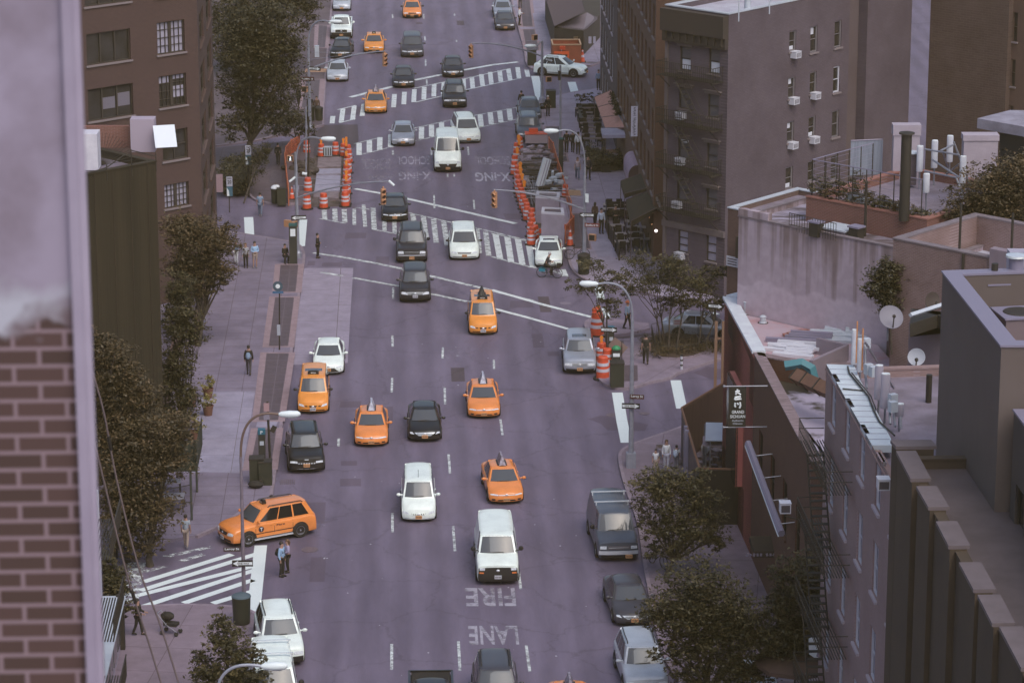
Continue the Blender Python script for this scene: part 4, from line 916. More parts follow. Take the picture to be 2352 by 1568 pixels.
roof_tar=mat('roof_tar_streaked',(.10,.075,.080),(.34,.30,.38),scale=.7,rough=.75,detail=8,stretch=(1,3.2,1),lo=.42,hi=.62)
roof_pink=mat('roof_pink',(.40,.31,.36),(.40,.20,.21),scale=.32,rough=.75,detail=7,lo=.45,hi=.62)
roof_snow=mat('roof_patchy',(.045,.035,.025),(.36,.32,.42),scale=.38,rough=.8,detail=8,lo=.44,hi=.54)
cap_lt=mat('cap_metal_light',(.46,.50,.55),(.40,.43,.49),scale=1,rough=.45); cap_gy=mat('cap_metal_grey',(.21,.19,.26),rough=.5); cap_st=mat('cap_stone',(.15,.12,.13),(.20,.165,.185),scale=2,rough=.8)
iron_m=mat('black_iron',(.030,.024,.018),rough=.6)
#----near left: corner of the building we look out from
def near_wall():
 Yn=12.9; xr=GY(196,784,Yn).x; z1n=62.0
 nm=bpy.data.materials.new('near_wall'); nm.use_nodes=True; t=nm.node_tree; n=t.nodes; b=n['Principled BSDF']; b.inputs['Roughness'].default_value=.85
 ge=n.new('ShaderNodeNewGeometry'); sp=n.new('ShaderNodeSeparateXYZ'); t.links.new(ge.outputs['Position'],sp.inputs[0]); cb=n.new('ShaderNodeCombineXYZ'); t.links.new(sp.outputs[0],cb.inputs[0]); t.links.new(sp.outputs[2],cb.inputs[1])
 br=n.new('ShaderNodeTexBrick'); br.inputs['Scale'].default_value=1; br.inputs['Brick Width'].default_value=.218; br.inputs['Row Height'].default_value=.0765; br.inputs['Mortar Size'].default_value=.0095; br.inputs['Mortar Smooth'].default_value=.25
 br.inputs['Color1'].default_value=(.090,.050,.046,1); br.inputs['Color2'].default_value=(.066,.038,.032,1); br.inputs['Mortar'].default_value=(.235,.165,.19,1); t.links.new(cb.outputs[0],br.inputs['Vector'])
 zs=GY(100,745,Yn).z
 no=n.new('ShaderNodeTexNoise'); no.inputs['Scale'].default_value=3.2; no.inputs['Detail'].default_value=5; t.links.new(ge.outputs['Position'],no.inputs['Vector'])
 pl=n.new('ShaderNodeValToRGB'); pl.color_ramp.elements[0].position=.32; pl.color_ramp.elements[1].position=.60; pl.color_ramp.elements[0].color=(.205,.165,.21,1); pl.color_ramp.elements[1].color=(.315,.27,.36,1); t.links.new(no.outputs[0],pl.inputs[0])
 # pale crust where the render ends
 wv=n.new('ShaderNodeTexNoise'); wv.inputs['Scale'].default_value=4.5; wv.inputs['Detail'].default_value=5; t.links.new(ge.outputs['Position'],wv.inputs['Vector'])
 ma=n.new('ShaderNodeMath'); ma.operation='MULTIPLY_ADD'; ma.inputs[1].default_value=.34; t.links.new(wv.outputs[0],ma.inputs[0]); t.links.new(sp.outputs[2],ma.inputs[2])
 mr=n.new('ShaderNodeMapRange'); mr.inputs[1].default_value=zs+.13; mr.inputs[2].default_value=zs+.17; t.links.new(ma.outputs[0],mr.inputs[0])
 cr=n.new('ShaderNodeMapRange'); cr.inputs[1].default_value=zs+.36; cr.inputs[2].default_value=zs+.26; t.links.new(ma.outputs[0],cr.inputs[0])
 n5=n.new('ShaderNodeTexNoise'); n5.inputs['Scale'].default_value=3.6; n5.inputs['Detail'].default_value=3; t.links.new(ge.outputs['Position'],n5.inputs['Vector'])
 c5=n.new('ShaderNodeValToRGB'); c5.color_ramp.elements[0].position=.44; c5.color_ramp.elements[1].position=.60; c5.color_ramp.elements[0].color=(.15,.105,.12,1); c5.color_ramp.elements[1].color=(.42,.42,.50,1); t.links.new(n5.outputs[0],c5.inputs[0])
 m1=n.new('ShaderNodeMix'); m1.data_type='RGBA'; t.links.new(cr.outputs[0],m1.inputs[0]); t.links.new(pl.outputs[0],m1.inputs[6]); t.links.new(c5.outputs[0],m1.inputs[7])
 m2=n.new('ShaderNodeMix'); m2.data_type='RGBA'; t.links.new(mr.outputs[0],m2.inputs[0]); t.links.new(br.outputs[0],m2.inputs[6]); t.links.new(m1.outputs[2],m2.inputs[7]); t.links.new(m2.outputs[2],b.inputs['Base Color'])
 root=thing('brick_building','out-of-focus brick and plaster wall filling the left edge, closest to us','building',(xr-4,Yn+3,0))
 mb=MB(); mb.prism([(xr-9,Yn),(xr,Yn),(xr-1.2,Yn+6),(xr-9,Yn+6)],0,z1n); mb.build('wall',nm,root,world=True)
 tm=mat('corner_trim',(.28,.235,.32),(.34,.295,.39),scale=2.5,rough=.6,stretch=(1,1,.6))
 x2=GY(212,784,Yn).x; mb=MB(); mb.prism([(xr+.001,Yn-.03),(x2,Yn-.02),(x2-.02,Yn+.2),(xr+.001,Yn+.2)],0,z1n); mb.prism([(xr-.045,Yn-.035),(xr+.0,Yn-.035),(xr+.0,Yn-.004),(xr-.045,Yn-.004)],0,z1n); mb.build('corner_trim',tm,root,world=True)
near_wall()
#----left: tall brick block
C1=V2(G(470,683)); C1b=V2(G(500,551)); dL=Vector((-.762,-.648)); P0=C1+dL*20
big=dict(fm=frame_dk,pm=pane_dk,grid=(3,1),bar=.10,sill=1); wg=dict(fm=frame_dk,pm=pane_lt,grid=(6,4),bar=.03,mull=.22,mullat=(3,),sill=1)
wh=dict(fm=frame_dk,pm=pane_dk,grid=(6,4),bar=.03,mull=.22,mullat=(3,),blind=[(0,.42,.78,1),(.58,1,.86,1),(.58,.98,.25,.62)],bm=pane_lt); bo=dict(big,blind=[(.36,.64,.28,.66),(.70,.98,.30,.74)],bm=mat('open_sash',(.16,.145,.18),rough=.3))
wA=[(wrect(P0,C1,z1,*r),st) for r,st in (((592,215,893,430),big),((602,590,912,810),bo),((575,-170,888,30),big),((1075,145,1263,365),wg),((1088,512,1275,728),wh),((1112,885,1284,1092),dict(big,grid=(2,2),bar=.08)),((1125,1252,1292,1415),wg),((1062,-240,1255,-25),wg))]
eB=[]
for sx0,sx1 in ((.12,.40),(.58,.88)):
 L_=(C1b-C1).length
 for zz in (2.4,5.7,9.0,12.4,15.8,19.2): eB.append(((L_*sx0,L_*sx1,zz,zz+2.1),dict(grid=(2,2),fm=frame_dk,sm=bk_avenue)))
building('brick_building','tall brown brick block with big multi-pane windows at upper left','building',[P0,C1,C1b,C1b+Vector((-.65,.76))*4,P0+Vector((-.65,.76))*16],0,27,bk_brown,roof_gy,{0: wA,1: eB},depth=.22)
#----left: netted building
C2=V2(G(380,1080)); d2=Vector((-.73,-.684)); P2=C2+d2*16; back2=Vector((-.684,.73))
z2h=top(C2,372)
net_m=mat('debris_netting',(.022,.016,.007),(.032,.023,.011),scale=.5,rough=.95,stretch=(3,3,.15),bump=.4,bscale=3)
nb=building('netted_building','building wrapped in dark scaffold netting on the left','building',[P2,C2,C2+back2*11,P2+back2*11],0,z2h,net_m,roof_gy,{},par=.35,cap=net_m)
mb=MB()
for i in range(14):
 s=.6+i*1.15; p=C2+d2*s; mb.tube([(p.x+.04,p.y-.04,.2),(p.x+.05*math.sin(i),p.y-.06,z2h*.5),(p.x+.04,p.y-.05,z2h)],.013,4)
mb.build('netting_seam',mat('netting_seam',(.055,.036,.024),rough=.9),nb,world=True)
mb=MB()      # standards poking over the netting,gable of pipes
pts=[V2(C2+d2*s) for s in (0,1.6,3.2,5.2)]
for i,p in enumerate(pts): mb.cyl((p.x,p.y,z2h-.5),(p.x,p.y,z2h+(.5,.9,.35,.1)[i]),.03,n=5)
mb.tube([(*pts[0],z2h+.3),(*pts[1],z2h+.85),(*pts[2],z2h+.2),(*pts[3],z2h)],.03,5)
mb.build('scaffold_pole',iron_m,nb,world=True)
def roofbox(root,nm,f,x0,x1,yb,zr,h,dep,m,dirv=None):
 a=g(f,x0,yb,zr); b_=g(f,x1,yb,zr); d=(b_-a); d.z=0; L_=d.length; d.normalize(); n_=Vector((-d.y,d.x,0))
 mb=MB(); mb.prism([(a+n_*0).xy,b_.xy,(b_+n_*dep).xy,(a+n_*dep).xy],zr,zr+h); return mb.build(nm,m,root,world=True)
zr2=z2h-.3
roofbox(nb,'bulkhead',z1,540,672,1165,zr2,1.9,1.2,mat('bulkhead_white',(.62,.60,.66),(.50,.48,.55),scale=1.5,rough=.7))
roofbox(nb,'rear_parapet',z1,560,890,1010,zr2,1.15,.35,bk_red)
roofbox(nb,'bulkhead',z1,895,1060,1040,zr2,1.75,.9,mat('bulkhead_grey',(.36,.30,.37),rough=.7))
a=g(z1,1012,1060,zr2); mb=MB(); mb.box((a.x+.9,a.y+.2,a.z+.95),(1.15,.05,1.25),R(14),R(-32)); mb.build('tilted_panel',mat('panel_white',(.55,.60,.68),rough=.4),nb,world=True)
mb=MB(); c=g(z1,690,1130,zr2)
for i in range(13):
 a_=R(8+i*6.5); mb.tube([c,c+Vector((math.cos(a_)*1.7,.2,math.sin(a_)*1.7))],.014,4)
mb.build('fan_guard',iron_m,nb,world=True)
#----left low: white-trimmed facade at the lower left edge
C3=V2(G(241,1688)); z3h=top(C3,1130)
wl=[]
for k in range(4):
 for q in range(3): wl.append(((.5+k*1.5,1.35+k*1.5,.9+q*3.4,3.0+q*3.4),dict(fm=frame_wt,fw=.12,grid=(1,2),pm=pane_dk,sm=sill_lt)))
P3=C3+Vector((0,-7))
wl=[((7-h[1],7-h[0],h[2],h[3]),s) for h,s in wl]
b3b=building('white_trimmed_building','narrow slice of white-trimmed facade at the lower left behind the cables','building',[P3,C3,C3+Vector((-9,0)),P3+Vector((-9,0))],0,z3h,mat('lilac_wall',(.27,.22,.29),(.21,.17,.22),scale=.8,rough=.8),roof_gy,{0: wl},par=.5)
mb=MB(); mb.cyl((C3.x+.05,C3.y-.02,0),(C3.x+.05,C3.y-.02,z3h+.1),.06,n=8); mb.build('downpipe',cap_lt,b3b,world=True,smooth=True)
fe=thing('fire_escape','black fire escape on the white-trimmed facade at the lower left edge','fire escape',(C3.x+.6,C3.y-4,3))
for q in range(3):
 zz=3.1+q*3.4; mb=MB()
 for i in range(9): mb.box((C3.x+.2+i*.11,C3.y-3.6,zz),(.05,5,.04))
 mb.build('platform',iron_m,fe,world=True); mb=MB()
 for i in range(24): mb.box((C3.x+1.1,C3.y-6.0+i*.21,zz+.45),(.025,.025,.9))
 mb.box((C3.x+1.1,C3.y-3.6,zz+.92),(.05,5,.05)); mb.build('railing',iron_m,fe,world=True)
# shopfront screens with the dark post at the corner below it
C4=V2(G(286,1492)); sf=thing('shopfront','pale panelled shopfront with a dark corner post at the lower left','shopfront',(C4.x-1,C4.y-8,0))
mb=MB(); mb.prism([(C4.x-.5,C4.y-14),(C4.x-.15,C4.y-14),(C4.x-.15,C4.y-.4),(C4.x-.5,C4.y-.4)],.15,2.5); mb.build('panel',mat('shop_panel',(.26,.22,.28),(.32,.28,.35),scale=1.2,rough=.6),sf,world=True)
mb=MB()
for k in range(7): mb.box((C4.x-.12,C4.y-1.3-k*1.9,1.45),(.05,1.3,1.6))
mb.build('glazing',pane_md,sf,world=True)
mb=MB(); mb.box((C4.x-.1,C4.y-.2,1.4),(.32,.36,2.6)); mb.build('corner_post',iron_m,sf,world=True)
mb=MB(); mb.prism([(C4.x-1.1,C4.y-14),(C4.x+.15,C4.y-14),(C4.x+.15,C4.y-.2),(C4.x-1.1,C4.y-.2)],2.55,2.66); mb.build('shop_cornice',cap_lt,sf,world=True)
#----right: grey walk-up with the fire escape
K1=V2(G(1662,690)); KL=K1-E2*along(K1,-E2,1525); t1=along(K1,E1,z4(750,0)[0]); t2=along(K1,E1,z4(862,0)[0]); t3=along(K1,E1,z4(1165,0)[0]); h1=top(K1,34)
dh=dict(fm=frame_dk,pm=pane_md,grid=(1,2),lintel=1,lm=gray_f,sm=gray_f); dhb=dict(dh,blind=[(.05,.95,.02,.45)],pm=pane_md)
fw=[(wrect(KL,K1,z3,*r),st) for r,st in (((1288,318,1362,485),dhb),((1485,335,1560,508),dhb),((1280,600,1362,745),dh),((1478,645,1552,805),dh),((1275,945,1348,1090),dict(dh,blind=[(.1,.9,.8,.95)])),((1472,980,1546,1145),dh),((1268,1240,1345,1372),dh),((1468,1290,1542,1430),dh))]
gw=dict(fm=frame_dk,pm=pane_lt,grid=(1,3),bar=.06,sill=1)
fw+=[(wrect(KL,K1,z7,*r),gw) for r in ((1190,165,1252,303),(1370,195,1433,362))]
sw=[]
sd_=dict(fm=frame_gy,pm=pane_dk,grid=(1,2),fw=.09,sm=sill_m,depth=.1); sdb=dict(sd_,blind=[(.05,.7,.7,1)]); sdc=dict(sd_,blind=[(.0,.9,.0,.2)])
for r,st in (((356,212,403,350),sdc),((348,530,396,672),sdb),((340,832,388,972),sdb),((330,1140,380,1290),sdc),((500,180,549,358),sdb),((496,492,542,640),sd_),((487,797,534,940),sdc),((482,1100,527,1240),sd_),((665,142,713,325),sd_),((656,455,701,632),dict(sd_,fm=frame_wt)),((647,757,694,938),sd_),((640,1060,688,1230),sd_)):
 sw.append((wrect(K1,K1+E1*t1,z4,*r),st))
N1=Vector((-E1.y,E1.x))
R1=building('apartment_building','tall grey walk-up block with arched ground windows behind the outdoor tables','building',[KL,K1,K1+E1*t1,KL+E1*t1],0,h1,gray_w,roof_wt,{0: fw,1: sw},par=.35,cap=cap_lt,pwid=.35)
mb=MB(); f0=KL-N1*0; nE=Vector((E2.y,-E2.x)); nE=nE if nE.dot(V2((0,-1)))>0 else-nE
def band(A,B,out,z0_,z1_): mb=MB(); o_=out; return mb.prism([A+o_*.003,B+o_*.003,B+o_,A+o_],z0_,z1_)
nF=Vector((-.714,-.70))
for zz0,zz1,oo in ((h1-1.5,h1-.1,.55),(h1-2.2,h1-1.5,.32)):
 mb=MB(); mb.prism([KL+nF*.01,K1+nF*.01,K1+nF*oo,KL+nF*oo],zz0,zz1); mb.build('cornice',mat('cornice_dark',(.045,.034,.028),rough=.7),R1,world=True)
mb=MB()
for i in range(9): p=KL+(K1-KL)*((i+.5)/9)+nF*.36; mb.box((p.x,p.y,h1-1.75),(.16,.16,.55),R(45))
mb.build('cornice_bracket',MATS['cornice_dark'],R1,world=True)
mb=MB(); mb.prism([KL+nF*.01,K1+nF*.01,K1+nF*.14,KL+nF*.14],4.1,4.5); mb.build('string_course',gray_f,R1,world=True)
# front skin a little darker than the flank
mb=MB(); mb.box(((KL.x+.18*E2.x)+nF.x*.04,KL.y+.18*E2.y+nF.y*.04,h1/2),(.24,.10,h1-4.5),math.atan2(E2.y,E2.x)); mb.build('downpipe',gray_f,R1,world=True)
p=V2(K1-E2*.9+E1*.8)
rf=MB(); a=g(z3,1750,60,h1); rf.cyl((a.x,a.y,h1-.35),(a.x,a.y,h1+.9),.22,.2,12); rf.build('vent_stack',cap_lt,R1,world=True,smooth=True)
rf=MB()
for q in ((1690,110),(1900,60)): a=g(z3,*q,h1); rf.cyl((a.x,a.y,h1-.35),(a.x,a.y,h1+1.8),.04,n=6)
rf.build('roof_post',cap_lt,R1,world=True)
rb=MB(); a=g(z3,1330,20,h1-.3); rb.box((a.x,a.y+1.0,h1+.5),(3.2,.7,1.5),R(-45)); rb.build('roof_chimney',bk_red,R1,world=True)
# air conditioners under the flank windows (things of their own)
acm=mat('ac_case',(.56,.56,.62),rough=.5); acg=mat('ac_grille',(.07,.06,.07),rough=.7)
def ac_unit(A,B,f,x,y,label,wd=.6,ht=.42,outn=1,group='air conditioners in the windows'):
 s,z=PW(A,B,*f(x,y)); e=(V2(B)-V2(A)).normalized(); n_=Vector((e.y,-e.x))*outn; p=V2(A)+e*s
 r=thing('air_conditioner',label,'air conditioner',(p.x+n_.x*.22,p.y+n_.y*.22,z-ht/2),math.atan2(e.y,e.x),group)
 mb=MB(); mb.box((0,0,ht/2),(wd,.44,ht)); mb.box((0,0,ht+.012),(wd+.04,.48,.02)); mb.build('case',acm,r)
 mb=MB(); mb.box((0,-.235,ht/2),(wd*.74,.02,ht*.62)); mb.build('grille',acg,r)
 mb=MB()
 for i in range(5): mb.box((0,-.25,ht*(.26+.12*i)),(wd*.72,.012,.018))
 mb.build('louvre',acm,r)
 return r
A_,B_=K1,K1+E1*t1
for i,(x,y,l) in enumerate(((382,372,'white air conditioner highest in the left window column of the grey flank'),(370,688,'white air conditioner second down in the left window column of the grey flank'),(362,992,'white air conditioner lowest in the left window column of the grey flank'),(517,653,'white air conditioner upper one in the middle window column of the grey flank'),(510,955,'white air conditioner lower one in the middle window column of the grey flank'))): ac_unit(A_,B_,z4,x,y,l)
for x,y,l in ((1308,787,'air conditioner at the second floor from the top behind the fire escape'),(1304,1100,'air conditioner at the third floor from the top behind the fire escape'),(1283,1396,'air conditioner just above the restaurant awnings behind the fire escape')): ac_unit(KL,K1,z3,x,y,l)
ac_unit(KL,K1,z7,1213,322,'air conditioner in the left arched ground-floor window')
# fire escape on the front
fes=thing('fire_escape','black iron fire escape climbing the front of the tall grey block','fire escape',((KL.x+K1.x)/2,(KL.y+K1.y)/2,4))
Ff=KL+E2*.25; Fl=(K1-KL).length-.6; rzE=math.atan2(E2.y,E2.x)
lv=[PW(KL,K1,*z3(1390,y))[1] for y in (525,850,1155,1450)]
for k,zz in enumerate(lv):
 mb=MB(); o_=lambda s,d,z: (Ff.x+E2.x*s+nF.x*d,Ff.y+E2.y*s+nF.y*d,z)
 for i in range(10): mb.box(o_(Fl/2,.12+i*.1,zz),(Fl,.045,.04),rzE)
 for s in (0,Fl/2,Fl): mb.box(o_(s,.55,zz-.04),(.05,1.1,.06),rzE)
 for s in (.2,Fl-.2): mb.tube([o_(s,.0,zz-.9),o_(s,1.0,zz-.05)],.03,5)
 mb.build('platform',iron_m,fes,world=True)
 mb=MB(); n_=26
 for i in range(n_+1): mb.box(o_(Fl*i/n_,1.08,zz+.46),(.022,.022,.92),rzE)
 for q in (.5,.92): mb.box(o_(Fl/2,1.08,zz+q),(Fl,.035,.035),rzE)
 for s in (0,Fl):
  for i in range(5): mb.box(o_(s,.1+i*.22,zz+.46),(.022,.022,.92),rzE)
  mb.box(o_(s,.55,zz+.92),(.035,1.08,.035),rzE)
 mb.build('railing',iron_m,fes,world=True)
 if k<3:
  zn=lv[k+1]; mb=MB()
  for d in (.45,.95): mb.tube([o_(1.3,d,zz),o_(3.4,d,zn+.03)],.03,5); mb.tube([o_(1.3,d,zz+.75),o_(3.4,d,zn+.8)],.018,5)
  for i in range(10): t=(i+.5)/10; mb.box(o_(1.3+2.1*t,.7,zz+(zn-zz)*t),(.22,.52,.025),rzE)
  mb.build('stair',iron_m,fes,world=True)
# recess and rear wing of the grey block
RB=building('rear_wing','brown recessed strip of wall beside the grey flank','building',[K1+E1*(t1+.01)+N1*.6,K1+E1*t2+N1*.6,K1+E1*t2+N1*6,K1+E1*(t1+.01)+N1*6],0,h1+1.2,gray_w2,roof_gy,{},par=.3)
RB2=building('apartment_building','blank grey end wall rising out of view, right of the windowed flank','building',[K1+E1*(t2+.02)-N1*.1,K1+E1*t3-N1*.1,K1+E1*t3+N1*8,K1+E1*(t2+.02)+N1*8],0,h1+4.5,gray_w,roof_gy,{},par=.3)
#----right: brown brick block along the avenue,and grey one beyond it
Kb=V2(G(1500,602)); Kb2=V2(G(1423,348)); Kb2.x=Kb.x
Lb=(Kb2-Kb).length; ew=[]
for i in range(11):
 s=Lb*(i+.5)/11
 for q in range(6): ew.append(((s-.75,s+.75,4.4+q*3.5,6.6+q*3.5),dict(fm=frame_dk,pm=pane_dk,grid=(1,2),sm=sill_m,fw=.08)))
ew=[((Lb-h[1],Lb-h[0],h[2],h[3]),s) for h,s in ew]
bq=brickmat('brick_orange_brown',(.150,.075,.050),(.125,.062,.042),(.13,.085,.07),stain=(.75,.7,.65),ang=0)
building('brick_building','long brown brick block lining the right pavement above the awnings','building',[Kb2,Kb,Kb+Vector((6,0)),Kb2+Vector((14,0))],0,27,bq,roof_gy,{0: ew},par=.5,depth=.28)
Kc=V2(G(1423,346)); Kc.x=Kb.x; Kc2=V2(G(1387,225)); Kc2.x=Kb.x+.1; Lc=(Kc2-Kc).length
building('grey_building','grey building with pale ledges past the brick block at upper right','building',[Kc2,Kc+Vector((0,.05)),Kc+Vector((12,.05)),Kc2+Vector((12,0))],0,25,gray_w2,roof_gy,{0: [((2+i*3.2,3.6+i*3.2,1+q*3.6,3.2+q*3.6),dict(fm=frame_wt,pm=pane_md,grid=(1,1),sm=sill_lt)) for i in range(int(Lc/3.2)-1) for q in range(6)]},par=.4)
#----far right tan block and its darker neighbour
F1=V2(G(2128,700)); F1=V2((F1.x,F1.y)); F1=V2(K1+E1*(t3+1.2)+E2*1.0); tf=along(F1,E2,2130); F1=F1+E2*tf; t4=along(F1,E2,2308)
building('tan_building','blank mottled brown wall of a tall building at upper right','building',[F1,F1+E2*t4,F1+E2*t4+E1*12,F1+E1*12],0,32,bk_farm,roof_gy,{},par=.4)
F2=F1+E2*(t4+.05)+E1*.5
ww=[(wrect(F2,F2+E2*9,z4,*r),dict(fm=frame_dk,pm=pane_dk,grid=(1,2),sm=sill_m)) for r in ((1868,85,1915,285),(1852,405,1900,590),(1835,720,1885,900))]
building('brown_building','dark brown wall with narrow windows at the top right edge','building',[F2,F2+E2*9,F2+E2*9+E1*9,F2+E1*9],0,32,mat('brown_render',(.11,.068,.055),(.09,.055,.045),scale=.5,rough=.85),roof_gy,{0: ww},par=.4)
#================================================================right-hand low buildings and their roofs
def quadb(A,d1,l1,d2,l2): return [A,A+d1*l1,A+d1*l1+d2*l2,A+d2*l2]
# stained render wall (R3): corner,its wall runs towards us to the right
z3t=15.0; A3=V2(G(1697,497,z3t)); L3=along(A3,E2,2052,12)
st_w=stainedwall('stained_render',(.38,.31,.36),(.20,.15,.155),(.45,.37,.43),z3t,11.6)
R3=building('rendered_building','low building with a rain-stained mauve wall and streaked tar roof, above the pink roof','building',quadb(A3,E2,L3+3,E1,6.2),0,z3t,st_w,roof_tar,{},par=.25,pwid=.22,cap=cap_st)
mb=MB()
for i,s in enumerate((0,1.55)):
 pass
p=A3+E2*.0; mb.prism([A3-Vector((.03,.03)),A3+E2*1.9-Vector((.03,.03)),A3+E2*1.9+E1*.3,A3+E1*.3],z3t+.08,z3t+.42); mb.build('raised_coping',st_w,R3,world=True)
# clutter on that roof: mesh guard,hatch,low boxes
gd=thing('roof_guard','low wire guard standing on the streaked tar roof','fence',tuple(g(z8,560,300,z3t-.2)))
mb=MB(); a=g(z8,425,270,z3t-.2); b_=g(z8,700,335,z3t-.2)
for i in range(19): q=a+(b_-a)*i/18; mb.box((q.x,q.y,q.z+.45),(.025,.025,.9))
for zz in (.3,.88): mb.tube([a+Vector((0,0,zz)),b_+Vector((0,0,zz))],.018,4)
mb.build('wire_guard',iron_m,gd,world=True)
a=g(z8,720,305,z3t-.22); hb=thing('roof_hatch','pale square hatch on the streaked tar roof','hatch',tuple(a)); mb=MB(); mb.box((a.x,a.y,a.z+.2),(1.5,1.1,.4),R(-45)); mb.build('curb',roof_gy,hb,world=True); mb=MB(); mb.box((a.x,a.y,a.z+.45),(1.7,1.3,.08),R(-45)); mb.build('cover',cap_lt,hb,world=True)
for x,y,l in ((585,305,'small dark vent box left of the pale roof hatch'),(820,335,'dark vent box right of the pale roof hatch')):
 a=g(z8,x,y,z3t-.22); hb=thing('vent_box',l,'roof vent',tuple(a)); mb=MB(); mb.box((a.x,a.y,a.z+.35),(.55,.5,.7),R(-45)); mb.build('case',iron_m,hb,world=True); mb=MB(); mb.box((a.x,a.y,a.z+.74),(.68,.62,.08),R(-45)); mb.build('lid',cap_gy,hb,world=True)
# narrow brown building left of it
A3b=V2(G(1666,815));
R3b=building('brick_building','narrow brown brick building with a black awning behind the stained wall','building',quadb(A3b,E2,4,E1,7),0,top(A3b,478),brickmat('brick_brown2',(.13,.075,.065),(.105,.06,.05),(.13,.09,.085),ang=-45),roof_gy,{},par=.3,cap=cap_lt)
mb=MB(); q=A3b+E2*1.2; zz=PW(A3b,A3b+E2,*z7(1530,300))[1]; mb.prism([q,q+E2*2.5,q+E2*2.5+nF*.7,q+nF*.7],zz-.1,zz+1.2); mb.build('awning',iron_m,R3b,world=True)
s_,z_=PW(A3b,A3b+E2,*z7(1528,357)); q=A3b+E2*max(s_,.5)+nF*.1; sg=thing('notice_board','small white notice on the narrow brown brick building','sign',(q.x,q.y,z_)); mb=MB(); mb.box((q.x,q.y,z_),(.9,.06,.6),rzE); mb.build('panel',frame_wt,sg,world=True); mb=MB()
for i in range(3): mb.box((q.x+nF.x*.04,q.y+nF.y*.04,z_+.16-i*.16),(.7,.02,.05),rzE)
mb.build('lettering',INK,sg,world=True)
# brick roof-garden building behind
z4t=16.0; A4=V2(G(1852,452,z4t)); L4=along(A4,E2,2118,16)
R4=building('brick_building','red brick building with a fenced roof garden behind the streaked roof','building',quadb(A4,E2,L4+.3,E1,9),0,z4t,bk_red,roof_gy,{},par=.35,pwid=.35,cap=mat('cap_terracotta',(.30,.13,.10),(.24,.11,.09),scale=2))
# dark lower wall under the garden parapet
gf=thing('trellis_fence','wire trellis fence around the roof garden','fence',(*(A4+E2*3),z4t)); mb=MB()
PA,PB,PC=A4+E2*.2+E1*.2,A4+E2*(L4-.2)+E1*.2,A4+E2*.2+E1*5.5
for (a,b_,n_) in ((PA,PB,8),(PA,PC,5)):
 for i in range(n_+1): q=a+(b_-a)*i/n_; mb=MB(); mb.cyl((q.x,q.y,z4t),(q.x,q.y,z4t+1.9),.03,n=5); mb.build('post',iron_m,gf,world=True)
mb=MB()
for (a,b_) in ((PA,PB),(PA,PC)):
 mb.tube([(*a,z4t+1.9),(*b_,z4t+1.9)],.03,5)
 for k in range(6): mb.tube([(*a,z4t+.2+k*.3),(*b_,z4t+.2+k*.3)],.008,4)
mb.build('wire',cap_gy,gf,world=True)
# white garden furniture and planter boxes on that roof
for k,(s,t,l) in enumerate(((4.3,1.2,'white planter trough at the right end of the roof garden'),(2.2,1.4,'white planter trough in the middle of the roof garden'))):
 q=A4+E2*s+E1*t; r=thing('planter',l,'planter',(q.x,q.y,z4t-.3)); mb=MB(); mb.box((q.x,q.y,z4t-.02),(1.1,.45,.5),rzE); mb.build('trough',cap_lt,r,world=True); mb=MB(); mb.box((q.x,q.y,z4t+.24),(1.0,.36,.06),rzE); mb.build('soil',iron_m,r,world=True)
# lightwell screen and pale fence behind the garden
q0=g(z4,770,1200,z4t-.3); q1=g(z4,985,1190,z4t-.3); mb=MB(); d_=(q1-q0); sc=thing('screen_fence','pale blue-grey corrugated screen behind the roof garden','fence',tuple(q0))
mb.prism([q0.xy,q1.xy,(q1+Vector((.05,.08,0))).xy,(q0+Vector((.05,.08,0))).xy],z4t-.3,z4t+1.5)
mb.build('screen',mat('screen_blue',(.24,.27,.33),(.18,.20,.26),scale=3,stretch=(3,3,.2)),sc,world=True)
mb=MB(); mb.tube([q0+Vector((0,0,1.84)),q1+Vector((0,0,1.84))],.04,5); mb.build('rail',cap_gy,sc,world=True)
# chimneys
chm=mat('chimney_render',(.38,.33,.385),(.33,.285,.335),scale=1.2,rough=.85,bump=.15,bscale=6)
def chimney(label,f,x0,x1,yb,yt,zb,dep=1.0,m=chm,capm=None,ang=None,nm='chimney'):
 a=g(f,x0,yb,zb); b_=g(f,x1,yb,zb); d=b_-a; d.z=0; L_=d.length; d.normalize(); n_=Vector((-d.y,d.x,0))
 zt=top(a,f(x0,yt)[1]); r=thing(nm,label,'chimney',tuple(a)); mb=MB(); mb.prism([a.xy,b_.xy,(b_+n_*dep).xy,(a+n_*dep).xy],zb-1.5,zt-(zt-zb)*.22); mb.build('shaft',m,r,world=True)
 mb=MB(); e=.05; mb.prism([(a-d*e-n_*e).xy,(b_+d*e-n_*e).xy,(b_+d*e+n_*(dep+e)).xy,(a-d*e+n_*(dep+e)).xy],zt-(zt-zb)*.22+.001,zt); mb.build('cap',capm or m,r,world=True); return r,zt
chimney('tall pale rendered chimney slab left of the phone masts',z4,1062,1240,1180,855,16,.6)
chimney('broad pale rendered chimney behind the right roof tree',z4,1545,1778,1100,925,16,.8)
def flue(label,f,x,yb,yt,zb,r_=.16,m=iron_m,capm=None,nm='flue_pipe',cat='flue',lid=True):
 a=g(f,x,yb,zb); zt=top(a,f(x,yt)[1]); r=thing(nm,label,cat,tuple(a)); mb=MB(); mb.cyl((a.x,a.y,zb-.2),(a.x,a.y,zt),r_,n=12); mb.build('pipe',m,r,world=True,smooth=True)
 if lid: mb=MB(); mb.lathe((a.x,a.y,zt),[(r_*.9,.001),(r_*1.5,.03),(r_*1.45,.10),(r_*.4,.16)],12); mb.build('cowl',capm or m,r,world=True,smooth=True)
 return r
flue('thick black square-topped flue in front of the pale chimney slab',z4,1140,1480,920,16,.26)
